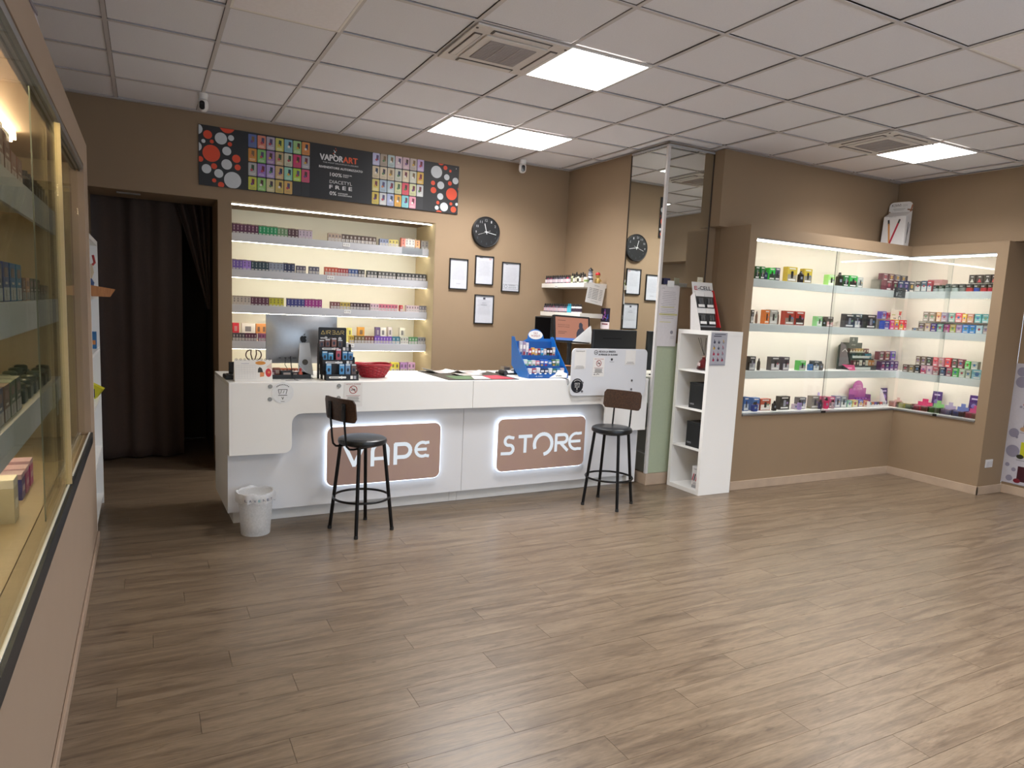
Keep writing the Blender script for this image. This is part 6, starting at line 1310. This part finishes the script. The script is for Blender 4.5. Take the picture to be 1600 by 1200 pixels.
for ax, row, a, b, p, z, h, c1, c2, kind, nm in CASE_ITEMS: vbox(ax, a, b, p, z, h, c1, c2, kind, nm, row)
# special displays in the case
t = thing('black_sign_card', (4.885, 1.0305, 1.903), 'square black sign card hanging on the lip of the top case shelf', 'sign card')
MB().box(-.095, .095, -.004, -.001, -.005, .100).build('card', M('#1c2026', .4), t); f = FY(0, -.0042, 0); MB().text(f, 'MAXX', 0, .078, .010, .07, align='C').stroke(f, sc([(0, 0), (.5, 1), (1, 0)], -.035, .03, .03), .003).stroke(f, [(.01, .03), (.01, .06), (.035, .06)], .003).rect(f, -.06, -.04, .01, .05).rect(f, -.02, .03, .01, .016).build('print', M('#a8acb0', .5), t)
t = thing('display_card', (5.06, 1.15, SHC[2]+.10), 'cream display card with coloured logo behind the bright cartons', 'sign card')
MB().box(-.10, .10, 0, .003, -.0995, .115).build('card', M('#dcd4c8', .5), t); f = FY(0, -.0003, 0); MB().ring(f, .055, .025, .025, .008, 0).prism(f, [(.03, .10), (.07, .07), (.09, .10)], 0, .001, 1).disc(f, .06, .075, .02, 2).rect(f, -.05, .0, .02, .028, 0).rect(f, -.08, -.02, .055, .065, 3).build('print', [M('#3a4a58', .5), M('#d86040', .5), M('#c83858', .5), M('#a8b070', .5)], t)
t = thing('pink_carton', (5.15, .80, SHC[1]+.0005), 'long dusty pink box lying behind the crimson carton on the top case shelf', 'box')
MB().box(-.05, .05, -.075, .075, 0, .128).build('box_body', M('#a87878', .45), t, bevel=.001); MB().rect(FX(-.0502, 0, .06), -.05, .05, -.02, .03).build('print', M('#c09898', .5), t)
# dark stepped stand, third shelf
t = thing('stepped_stand', (4.245, 1.10, SHC[3]+.0005), 'dark stepped liquid display stand with an arched header, third case shelf', 'display stand')
DG = M('#39403a', .45, name='dark_green_grey_card')
MB().prism(FY(.02, .13, 0), [(0, 0), (.46, 0), (.46, .20), (.38, .20), (.38, .285), (.30, .285), (.30, .345), (.17, .345), (.17, .285), (.05, .285), (.0, .25)], 0, .004).build('header', DG, t)
MB().prism(Frame((.04, .0, 0), (0, 1, 0), (0, 0, 1)), [(.0, .07), (.12, .03), (.12, .29), (.06, .26)], 0, .004).build('side_wing', M('#6a6468', .4), t)
mb = MB(); mb.box(.10, .50, .005, .12, 0, .05).box(.12, .50, .045, .12, .0505, .12).box(.14, .50, .08, .12, .1205, .18); mb.build('steps', M('#2a3432', .45), t)
mb = MB(); mb.box(.13, .40, .0005, .004, .005, .032).box(.15, .42, .040, .0445, .125-.0, .150).box(.14, .38, .0755, .0795, .185, .193); mb.build('price_rails', M('#c4c8c2', .4), t)
f = FY(.02, .1255, 0); MB().stroke(f, sc([(0, 0), (.5, 1), (1, 0), (0, 0)], .215, .305, .025), .003).text(f, 'AZHAD', .235, .255, .014, .07, align='C').build('header_print', M('#b8b8b0', .5), t)
f = FY(0, -.0, 0); mb = MB().stroke(Frame((.038, .06, .19), (0, -1, 0), (0, 0, 1)), [(-.03, 0), (0, .03), (.03, 0)], .004).build('side_print', WHI, t)
cc = ['#4a2c24', '#6a5038', '#a88040', '#b89048', '#98803c', '#5c2830', '#70303a']; 
for k, c in enumerate(cc):
    p = thing('liquid_carton', (4.245+.17+k*.045, 1.10+.083, SHC[3]+.1810), ORD[k+1]+' tiny carton from the left on the upper step of the dark stand', 'carton', 'cartons on the dark stepped stand'); MB().box(-.02, .02, 0, .03, 0, .045).build('box_body', M(c, .4), p); MB().rect(FY(0, -.0002, 0), -.01, .01, .01, .03).build('print', M('#c8b898', .5), p)
for k, c in enumerate(['#2c4848', '#38403c', '#34403c', '#1c2c2c', '#3c8090', '#2c7080']):
    p = thing('liquid_carton', (4.245+.16+k*.055, 1.10+.0462, SHC[3]+.1208), ORD[k+1]+' tiny carton from the left on the middle step of the dark stand', 'carton', 'cartons on the dark stepped stand'); MB().box(-.024, .024, 0, .028, 0, .05).build('box_body', M(c, .4), p); MB().rect(FY(0, -.0002, 0), -.014, .014, .012, .032).build('print', M('#a0b0a8', .5), p)
for k, c in enumerate(['#5c2c38', '#3a2c30', '#c8c8b8', '#2c2a2a', '#b8b8a8', '#b07838', '#a87038']):
    p = thing('liquid_carton', (4.245+.14+k*.05, 1.10+.0062, SHC[3]+.0508), ORD[k+1]+' tiny carton from the left on the lower step of the dark stand', 'carton', 'cartons on the dark stepped stand'); MB().box(-.021, .021, 0, .032, 0, .055).build('box_body', M(c, .4), p); MB().rect(FY(0, -.0002, 0), -.012, .012, .012, .036).build('print', M('#b8a898', .5), p)
t = thing('pink_flyer', (4.235, 1.085, SHC[3]+.001), 'magenta flyer corner poking out under the dark stepped stand', 'flyer'); MB().prism(Frame((0, 0, 0), (1, 0, 0), Vector((0, .3, 1)).normalized()), [(-.06, .065), (.14, .055), (.14, 0), (.06, 0)], 0, .002).build('sheet', M('#b82c68', .4), t); MB().rect(Frame((0, -.003, 0), (1, 0, 0), Vector((0, .3, 1)).normalized()), .02, .09, .02, .03).build('print', M('#e0a8c0', .5), t)
# purple arched display
t = thing('purple_display', (4.67, 1.17, ZB+.0205), 'purple counter display with an arched header at the bottom of the case', 'display stand')
PU = M('#7a3a80', .4, name='purple_card'); PR = M('#a0508a', .4, name='rose_purple_card')
MB().prism(FY(0, .07, 0), [(-.14, .02), (.14, .02), (.14, .185)]+arc(.0, .185, .085, 0, 180, 12)+[(-.14, .185)], 0, .004).build('header', PR, t)
MB().box(-.14, .14, 0, .003, 0, .075).box(-.14, -.137, .0035, .069, 0, .12).box(.137, .14, .0035, .069, 0, .12).box(-.136, .136, .0035, .069, 0, .003).build('tray', PU, t)
f = FY(0, .0655, 0); MB().text(f, 'ELIXIR', 0, .165, .024, .14, align='C').lines(f, -.06, .06, .215, 2, .015, .003).rect(f, -.10, .10, .075, .078).build('header_print', M('#c8a8b0', .4), t)
for k in range(5):
    p = thing('sachet', (4.67-.10+k*.05, 1.17+.03, ZB+.0245), ORD[k+1]+' violet sachet from the left inside the purple arched display', 'sachet', 'sachets in the purple arched display'); MB().box(-.021, .021, 0, .008, 0, .085).build('sachet_body', M('#9048a0', .4), p, bevel=.001); MB().rect(FY(0, -.0002, 0), -.012, .012, .05, .07).build('print', M('#d8b0d8', .5), p)
t = thing('white_tray', (4.80, 1.06, ZB+.0205), 'low white tray of small packs in front of the purple display', 'tray'); MB().box(-.15, .15, 0, .085, 0, .004).box(-.15, .15, 0, .003, .0045, .022).box(-.15, -.147, .0035, .085, .0045, .06).prism(Frame((.147, 0, 0), (0, 1, 0), (0, 0, 1)), [(.0035, .0045), (.10, .0045), (.10, .18), (.085, .18)], 0, .003).build('tray_body', M('#d8d4d4', .4), t)
for k, c in enumerate(['#50a0a8', '#c87848', '#6858a0', '#303438', '#c05858', '#a8a8b0']):
    p = thing('small_pack', (4.80-.122+k*.047, 1.06+.02, ZB+.0250), ORD[k+1]+' small pack from the left in the low white tray', 'pack', 'small packs in the low white tray'); MB().box(-.020, .020, 0, .03, 0, .045).build('pack_body', M(c, .4), p); MB().rect(FY(0, -.0002, 0), -.014, .014, .006, .022).build('print', M('#d8d8d4', .5), p)
def pouch(x, y, z, rz, w, h, c, lab):
    p = thing('foil_pouch', (x, y, z), lab, 'pouch', None, rz=rz); MB().hexa([(-w/2, -.012, 0), (w/2, -.012, 0), (w/2, .012, 0), (-w/2, .012, 0), (-w/2, .008, h), (w/2, .008, h), (w/2, .011, h), (-w/2, .011, h)]).build('pouch_body', M(c, .3), p, bevel=.002)
    f = Frame((0, -.0125, 0), (1, 0, 0), Vector((0, .02, h)).normalized()); MB().rect(f, -w*.3, w*.3, h*.80, h*.87, 0).disc(f, .0, h*.5, w*.24, 1).rect(f, -w*.35, w*.35, h*.15, h*.25, 0).build('print', [M('#c8b8d8', .4), M('#8878c0', .4)], p)
pouch(5.03, 1.165, ZB+.0205, 0, .115, .19, '#382458', 'dark purple foil pouch at the bottom corner of the display case')
pouch(5.19, .685, ZB+.0205, -PI/2, .10, .21, '#3c2468', 'purple foil pouch behind the light green tray')
pouch(5.19, .31, ZB+.0205, -PI/2, .10, .215, '#40266c', 'purple foil pouch behind the rose pink tray at the right end')
p = thing('tall_vape', (3.83+.12, 1.24, ZB+.0205), 'pale lilac stick device standing behind the pink box at the bottom', 'vape device'); p.location = (4.02, 1.22, ZB+.0205); MB().lathe([(.012, 0), (.015, .01), (.015, .13), (.008, .15), (.001, .152)], n=14, sq=.7).build('device_body', M('#b8a8d8', .35), p, True)
for q, (a, b, h, col, nm) in enumerate(TRAYS):
    m_ = (a+b)/2; w = (b-a)*.94; TX = 5.115 if nm == 'candy pink' else 5.0
    tr = thing('acrylic_tray', (TX, m_, ZB+.0205), nm+' tinted acrylic tray at the bottom of the right case side', 'tray', 'tinted acrylic trays', rz=-PI/2)
    TM = glass('tint_'+nm.replace(' ', '_'), tuple(.55+.45*x for x in hexc(col)[:3]), 1.45, .05, .06); SO = M(col, .35)
    MB().box(-w/2, w/2, 0, .003, 0, min(h, .06)).box(-w/2, w/2, .0035, .10, 0, .003).box(-w/2, -w/2+.003, .0035, .10, .0035, min(h, .06)).box(w/2-.003, w/2, .0035, .10, .0035, min(h, .06)).build('tray_walls', TM, tr)
    if nm not in ('yellow green',): MB().prism(FY(0, .105, 0), [(-w/2, 0), (w/2, 0), (w/2, h*.82), (w*.20, h*.82), (w*.20, h*1.12), (-w*.20, h*1.12), (-w*.20, h*.82), (-w/2, h*.82)], 0, .003).build('header', M(col, .3), tr)
    n = 2 if w > .06 else 1
    for k in range(n):
        bw = w/n*.72; x = -w/2+w/n*(k+.5); c_ = {0: col, 1: ['#d8c8c8', '#a8c0d8', '#8a4058', '#c8c8a0'][q % 4]}[k]
        pp = thing('small_tub', (TX+.035, m_-x, ZB+.0245), ('left' if k == 0 else 'right')+' small tub in the '+nm+' acrylic tray' if n > 1 else 'single small tub in the '+nm+' acrylic tray', 'tub', None, rz=-PI/2)
        MB().box(-bw/2, bw/2, -.02, .02, 0, .042).build('tub_body', M(c_, .35), pp, bevel=.004); MB().box(-bw/2, bw/2, -.02, .02, .0425, .050).build('lid', M('#c8b8c0', .35), pp, bevel=.002)

# pen advertising box on top of the case
t = thing('advertising_box', (4.84, 1.08, ZTOP+.0005), 'white advertising box with two pens standing on the case corner', 'box', rz=-1.35)
KW = M('#d9d7d6', .45, name='white_kiwi_card')
MB().hexa([(-.14, -.10, 0), (.09, -.10, 0), (.09, .03, 0), (-.14, .03, 0), (-.13, -.10, .30), (.085, -.10, .30), (.09, .03, .36), (-.125, .03, .36)]).build('carton_body', KW, t, bevel=.001)
MB().prism(FY(-.03, .036, 0), rrect(-.11, .12, .0, .465, .045, 6), 0, .004).build('header', KW, t)
f = FY(-.03, -.1003, 0); mb = MB()
mb.stroke(f, [(-.045, .225), (-.025, .035)], .017, 1).stroke(f, [(.045, .225), (-.018, .03)], .018, 2).stroke(f, [(-.050, .262), (-.044, .218)], .018, 0).stroke(f, [(.058, .265), (.042, .215)], .018, 0).text(f, 'KIWI GO', -.012, .29, .014, .07, 3, align='C')
mb.build('front_print', [M('#3a3836', .5), M('#d09050', .5), M('#b02840', .5), M('#9a9a9c', .5)], t)
f = FY(-.03, .0317, 0); MB().text(f, 'KIWI', -.085, .418, .028, .09, 0).text(f, 'GO+', .02, .418, .022, .05, 1).rect(f, -.07, .05, .392, .398, 1).rect(f, -.06, .04, .380, .385, 1).ring(f, -.115, .345, .030, .012, 2, a0=-60, a1=90).stroke(f, [(.075, .385), (.12, .375)], .014, 2).stroke(f, [(.118, .43), (.10, .34)], .013, 3).build('header_print', [M('#4a4848', .5), M('#a8a6a6', .5), M('#8a6a58', .5), M('#a86c4c', .5)], t)
f = Frame((.0915, -.02, 0), (0, 1, 0), (0, 0, 1)); MB().stroke(f, [(-.02, .24), (-.035, .03)], .012, 0).stroke(f, [(.02, .23), (-.03, .10)], .008, 1).build('side_print', [M('#2c2a2c', .5), M('#6a6668', .5)], t)
# wall socket and poster at the far right
t = thing('wall_socket', (5.057, CY0-.0005, .305), 'white double wall socket on the dark end of the display case', 'socket'); MB().box(-.06, .06, -.010, -.0005, -.04, .04).build('plate', M('#d4d2d4', .4), t, bevel=.003); MB().box(-.045, -.005, -.013, -.0105, -.022, .022).box(.005, .045, -.013, -.0105, -.022, .022).build('switch', M('#c4c2c6', .4), t)
t = thing('wall_poster', (5.329, -.22, .69), 'white product poster with grey dots at the right edge of the view', 'poster')
MB().box(-.006, -.001, -.30, .26, -.58, .60).build('board', M('#bcb9c2', .4, name='poster_white'), t); f = FX(-.0062, 0, 0)
for x, z, r in ((-.20, .52, .045), (-.19, .42, .055), (-.17, .18, .012), (-.20, -.08, .045), (-.17, -.12, .012), (-.19, -.26, .06), (-.22, -.40, .02), (-.16, -.44, .02), (-.19, -.53, .03), (.2, .4, .06), (.22, -.3, .05)): MB().disc(f, x, z, r, 0, .0008, 20).build('printed_dot', M('#8a8698', .4), t)
for k, (z, c, c2) in enumerate(((.28, '#2c2426', '#a83030'), (.04, '#4c2a2c', '#a88868'), (-.23, '#b8b828', '#2c2c1c'), (-.47, '#3c1420', '#701828'))):
    mb = MB()
    for q in range(3): x = -.09+q*.14; mb.rect(f, x-.035, x+.045, z-.08, z+.07, 0).disc(Frame((-.0072, 0, 0), (0, -1, 0), (0, 0, 1)), x-.03, z-.075, .032, 1, .0008, 14, ry=.022).rect(f, x-.06, x+.05, z-.115, z-.108, 2)
    mb.build('product_picture', [M(c, .4), M(c2, .4), GREYI], t)

# ================================================================== LEFT DISPLAY CASE
LX = -2.515; LY1 = 1.340; LY0 = -5.15; LI = 1.05; LB = -2.96
t = thing('left_display_case', (0, 0, 0), 'long built-in display case with sliding glass along the left wall', 'display case')
WL = M('#a08b78', .7, var=.03, scale=6, name='left_case_taupe')
MB().box(LB, LX, LY0, LY1, 0, .715).box(LB, LX, LY0, LY1, 2.275, 2.428).box(LB, LX, LI, LY1, .715, 2.275).box(LB-.035, LB, LY0, LY1, 0, 2.428).build('casing', WL, t)
MB().box(LB+.0005, LB+.006, LY0+.1, LI-.001, .73, 2.27).box(LB+.006, LX-.07, LI-.006, LI-.001, .73, 2.27).build('back_panel', M('#b5a382', .6, name='khaki_back_panel'), t)
MB().box(LB+.006, LX-.075, LY0+.1, LI-.007, .716, .730).build('bottom_board', M('#a8977a', .5, name='case_floor_tan'), t)
MB().box(LX-.070, LX-.003, LY0, LI, .716, .7345).build('track_base', M('#a8977a', .5, name='track_base_tan'), t)
MB().box(LX-.012, LX-.004, LY0, LI, .7355, .752).build('bottom_track', M('#e2e2de', .35, .2, name='white_track'), t)
MB().box(LX-.0025, LX+.008, LY0, LI, .690, .750).build('dark_gasket', M('#30363c', .4, .5, name='dark_gasket'), t)
MB().box(LX-.060, LX-.004, LY0, LI, 2.246, 2.274).build('top_track', ALU, t); MB().box(LX-.022, LX-.018, LY0, LI, 2.235, 2.246).box(LX-.042, LX-.038, LY0, LI, 2.235, 2.246).build('track_lips', M('#4a524c', .4, .5, name='track_dark'), t)
gz0, gz1 = .753, 2.234
for y0, y1, x in ((-4.9, -2.05, LX-.014), (-2.10, -.215, LX-.014), (-.75, 1.04, LX-.036)): MB().box(x, x+.005, y0, y1, gz0, gz1).build('glass_pane', GLASSL, t)
MB().box(LX-.0165, LX+.004, -.214, -.196, gz0, gz1).build('pane_stile', M('#c9b487', .4, .2, name='cream_metal_stile'), t); MB().box(LX-.016, LX+.002, -.1955, -.187, gz0, gz1).build('pane_seal', BLACK, t); MB().box(LX-.02, LX+.008, -.20, -.16, .735, .775).build('pane_lock', BLACK, t, bevel=.002)
MB().box(LX-.0355, LX-.0315, -.7525, -.7505, gz0, gz1).build('pane_edge', M('#7c8474', .4, name='green_glass_edge'), t)
SHL = {1: 1.990, 2: 1.520, 3: 1.090}
for r, z in SHL.items():
    sh = MB().box(LB+.0065, -2.6665, LY0+.1, .975, z-.022, z-.0005).build('shelf_board', M('#c8c4b4', .4, name='pale_shelf_board'), t)
    MB().box(-2.666, -2.650, LY0+.1, .975, z-.122, z).build('front_lip', M('#b4b8ba', .45, name='grey_case_lip'), sh)
    MB().box(-2.70, -2.688, LY0+.1, .40, z-.034, z-.0225).build('light_strip', LEDLM, sh)
MB().box(-2.752, -2.742, LY0+.1, .32, 2.226, 2.236).box(-2.765, -2.728, LY0+.1, .325, 2.2365, 2.2745).build('light_strip', LEDLM, t)
def lcarton(y, z, w, h, d, c1, c2, lab, grp, x=-2.672):
    p = thing('tall_carton', (x, y, z+.0005), lab, 'carton', grp, rz=PI/2)      # front faces the room (+x)
    MB().box(-w/2, w/2, 0, d, 0, h).build('carton_body', M(c1, .45), p, bevel=.001); f = FY(0, -.0003, 0)
    MB().rect(f, -w*.46, w*.46, h*.03, h*.36, 0).rect(f, -w*.30, w*.25, h*.62, h*.86, 1).rect(f, -w*.2, w*.2, h*.44, h*.50, 2).rect(f, -w*.12, -w*.05, h*.06, h*.30, 3, .0012).build('front_print', [M(c2, .5), M('#8a7470', .5), M('#c8c0b8', .5), M('#7a787a', .5)], p)
yy = -1.35
for k, c in enumerate(['#6a3438', '#5c2c34', '#7a4844', '#704040', '#5a3438', '#885850', '#6a4844', '#5c3838', '#7a5450', '#6c4a48']):
    lcarton(yy+k*.145, SHL[1], .125, .165+.012*(k % 3 == 0) if k < 8 else .11, .10, c, '#b4aca8', ORD[k+1]+' tall rust brown carton from the near end, top shelf behind left glass', 'rust brown cartons on the top left case shelf')
for k in range(7):
    p = thing('dark_bottle', (-2.70, .16+k*.10, SHL[1]+.0005), ORD[k+1]+' squat black bottle from the near end, top shelf behind left glass', 'bottle', 'squat black bottles on the top left case shelf'); MB().lathe([(.036, 0), (.040, .006), (.040, .055), (.028, .068)], n=18).build('bottle_body', M('#22262a', .3), p, True); MB().lathe([(.030, .0685), (.030, .092), (.001, .094)], n=18).build('cap', M('#17191b', .4), p, True)
for k, (c, h) in enumerate([('#c8ccc4', .135), ('#b8c4bc', .135), ('#5a7868', .13), ('#c4c0b4', .132), ('#44505c', .135), ('#4a5a8a', .145), ('#3a6a98', .145), ('#38789a', .145)]):
    lcarton(-1.20+k*.145, SHL[2], .125, h, .10, c, '#b0b4b4', ORD[k+1]+' tall blue or grey carton from the near end, middle shelf behind left glass', 'blue and grey cartons on the middle left case shelf')
for k, (c, h) in enumerate([('#6a5048', .095), ('#b08868', .097), ('#4a5048', .097), ('#3c4440', .097), ('#3c5040', .094), ('#444844', .070), ('#4c504c', .070), ('#404440', .070)]):
    lcarton(-.055+k*.112, SHL[2], .10, h, .08, c, '#8c908c', ORD[k+1]+' smaller dark carton from the near end, far half of the middle left shelf', 'smaller dark cartons on the middle left case shelf')
t2 = thing('flat_box', (-2.83, -.40, SHL[2]+.146), 'dark slate flat box lying on top of the tall cartons behind left glass', 'box'); MB().box(-.08, .09, -.22, .22, 0, .07).build('box_body', M('#343c4c', .4), t2, bevel=.001); MB().rect(Frame((.0903, 0, .035), (0, 1, 0), (0, 0, 1)), -.12, .12, -.012, .012).build('print', M('#50586a', .5), t2)
for k in range(9):
    lcarton(-1.36+k*.132, SHL[3], .112, .132, .10, ['#a8a098', '#b4aca4', '#8c8a92', '#8a98a8', '#586888', '#4c5468', '#6a5448', '#5c6a58', '#50584c'][k], '#a8a4a0', ORD[k+1]+' grey white carton from the near end, lower shelf behind left glass', 'grey white cartons on the lower left case shelf')
for k in range(12):
    y = -.10+(k//2)*.165; x = -2.705 if k % 2 == 0 else -2.80
    p = thing('green_bottle', (x, y, SHL[3]+.0005), ('front row ' if k % 2 == 0 else 'rear row ')+ORD[k//2+1]+' square dark green bottle from the near end, lower left shelf', 'bottle', 'square dark green bottles on the lower left case shelf')
    MB().box(-.032, .032, -.045, .045, 0, .062).build('bottle_body', M('#2c3630', .3), p, bevel=.008); MB().lathe([(.030, .0625), (.030, .080), (.022, .086), (.001, .087)], n=18).build('cap', M('#3a443c', .35), p, True); MB().rect(Frame((.0322, 0, .03), (0, 1, 0), (0, 0, 1)), -.03, .03, -.018, .018).build('bottle_label', M('#6a7068', .5), p)
t2 = thing('hanging_tag', (-2.6495, .62, SHL[3]-.03), 'curled pale price tags hanging from the lip of the lower left shelf', 'price tag'); MB().box(.0005, .003, -.06, .06, -.10, .03).box(.0035, .006, .07, .13, -.15, .02).build('card', M('#b8b8a4', .5), t2); MB().rect(Frame((.0032, 0, 0), (0, 1, 0), (0, 0, 1)), -.04, .04, -.06, -.05).build('print', GREYI, t2)
# bottom of the left case
ZL = .7305
for k, (x, y, w, d, h, c, c2, l) in enumerate([(-2.72, -.30, .085, .10, .105, '#2c3484', '#c0a8b8', 'blue carton with pale lid at the bottom of the left case'), (-2.72, -.19, .085, .10, .105, '#98307c', '#c8a8b8', 'first magenta carton with pale lid, bottom of the left case'), (-2.72, -.07, .085, .10, .110, '#a42c80', '#c8a8b8', 'second magenta carton nearest the far end, bottom of the left case'),
    (-2.84, .10, .12, .14, .12, '#241c24', '#c8a070', 'open dark box with orange flap, bottom rear of the left case'), (-2.70, -.62, .09, .10, .16, '#b8b098', '#d8d4c8', 'tall cream carton behind the black bottles, bottom of the left case')]):
    p = thing('lidded_carton', (x, y, ZL), l, 'carton'); MB().box(-d/2, d/2, -w/2, w/2, 0, h*.8).build('carton_body', M(c, .4), p, bevel=.001); MB().box(-d/2, d/2, -w/2, w/2, h*.8+.0005, h).build('lid', M(c2, .4), p, bevel=.001); MB().rect(Frame((d/2+.0002, 0, h*.4), (0, 1, 0), (0, 0, 1)), -w*.3, w*.3, -h*.1, h*.12).build('print', M(c2, .5), p)
for k in range(9):
    x = -2.70-.07*(k % 2); y = -.90-.085*k+.04*(k % 3); h = .175-.015*(k % 3)
    p = thing('ribbed_bottle', (x, y, ZL), ORD[k+1]+' black ribbed bottle counted from the far end, bottom of the left case', 'bottle', 'black ribbed bottles at the bottom of the left case')
    prof = [(.026, 0), (.028, .004)]+[(.028-(.004 if q % 2 else 0), .01+q*.0075) for q in range(10)]+[(.016, .09)]
    MB().lathe(prof, n=16).build('bottle_body', M('#1e211f', .35), p, True); MB().lathe([(.018, .0905), (.018, h-.01), (.012, h), (.001, h+.001)], n=14).build('cap', M('#2a2e2b', .4), p, True); MB().box(.0275, .0295, -.014, .014, .012, .05).build('bottle_label', M('#a8a8a0', .5), p)
for k in range(6):
    p = thing('small_white_box', (-2.64, -1.42-.11*k, ZL), ORD[k+1]+' small grey white box from the far end, front bottom of the left case', 'box', 'small grey white boxes in the left case'); MB().box(-.03, .03, -.04, .04, 0, .12).build('box_body', M('#9c9c98', .4), p, bevel=.001); MB().box(-.0305, .0305, -.0405, .0405, .1205, .135).build('lid', M('#c4c4be', .4), p, bevel=.001); MB().rect(Frame((.0303, 0, .05), (0, 1, 0), (0, 0, 1)), -.025, .025, -.03, .03).build('print', M('#6c6868', .5), p)
# box lying on top of the left case
t = thing('carrier_box', (-2.66, .12, 2.4285), 'white and yellow printed packet standing on top of the left display case', 'packet', rz=.0)
MB().hexa([(-.10, -.55, 0), (.02, -.55, 0), (.06, .33, 0), (-.10, .33, 0), (-.14, -.55, .42), (.03, -.55, .42), (.045, .12, .30), (-.13, .12, .30)]).build('packet_body', M('#c4bcc4', .45), t, bevel=.002)
f = Frame((.045, -.1, .0), Vector((.04, .88, 0)).normalized(), (0, 0, 1)); MB().rect(f, .12, .24, .02, .24, 0, .004).rect(f, -.30, -.18, .10, .24, 1, .004).rect(f, -.40, .1, .30, .315, 2, .004).rect(f, .15, .2, .14, .19, 1, .006).build('packet_print', [M('#c89a40', .5), M('#4a404c', .5), M('#8a8490', .5)], t)

# white bookcase past the left case
t = thing('bookcase', (-2.52, 1.42, 0), 'narrow view of a white bookcase between the left case and the doorway', 'bookcase')
BW, BH = .83, 1.925
MB().box(-.28, 0, 0, .03, 0, BH-.0305).build('side_panel', WHITE, t); MB().box(-.28, 0, BW-.03, BW, 0, BH-.0305).build('side_panel', WHITE, t); MB().box(-.28, 0, 0, BW, BH-.03, BH).build('top_panel', WHITE, t); MB().box(-.285, -.2805, 0, BW, 0, BH).build('back_panel', WHITE, t)
for z in (.06, .42, .80, 1.15, 1.52): MB().box(-.28, -.002, .0305, BW-.0305, z, z+.02).build('shelf_board', WHITE, t)
t = thing('cardboard_flap', (-2.53, 1.62, 1.5405), 'orange brown cardboard box corner sticking out of the white bookcase', 'box', rz=.6)
MB().hexa([(-.08, -.10, .0), (.07, -.09, .0), (.05, .10, .0), (-.08, .09, .0), (-.08, -.12, .07), (.10, -.10, .05), (.07, .12, .055), (-.09, .10, .07)]).build('box_body', CARDB, t)
t = thing('sock_figure', (-2.56, 2.05, 1.5405), 'small red and cream character-free statuette on the upper bookcase shelf', 'figurine'); t['label'] = 'small red and cream statuette on the upper bookcase shelf'
MB().lathe([(.03, 0), (.035, .01), (.02, .05), (.028, .09), (.012, .12)], n=14).build('base', M('#2c4878', .4), t, True); MB().lathe([(.014, .1205), (.026, .16), (.020, .21), (.001, .225)], n=14).build('torso', M('#b8a890', .4), t, True); MB().tube([(0, .0, .19), (.03, .03, .23), (.02, .05, .28)], .008, 8).tube([(0, 0, .19), (-.02, -.03, .24)], .008, 8).build('arms', M('#a82c2c', .4), t, True)
t = thing('yellow_bag', (-2.54, 2.02, .8205), 'yellow and dark blue packet leaning out of the bookcase', 'packet', rz=-.2); MB().hexa([(-.08, -.03, 0), (.0, -.03, 0), (.0, .03, 0), (-.08, .03, 0), (-.06, -.03, .13), (.05, -.03, .07), (.05, .03, .07), (-.06, .03, .13)]).build('packet_body', M('#c8c020', .4), t); MB().box(-.075, .0, -.032, -.0305, .01, .07).build('print', M('#1c2450', .4), t)
t = thing('blue_packet', (-2.57, 2.06, 1.1705), 'blue and orange packet on the middle bookcase shelf', 'packet'); MB().box(-.06, .04, -.03, .03, 0, .12).build('packet_body', M('#2c6898', .4), t, bevel=.003); MB().box(-.055, .035, -.032, -.0305, .03, .06).build('print', M('#c88040', .4), t)
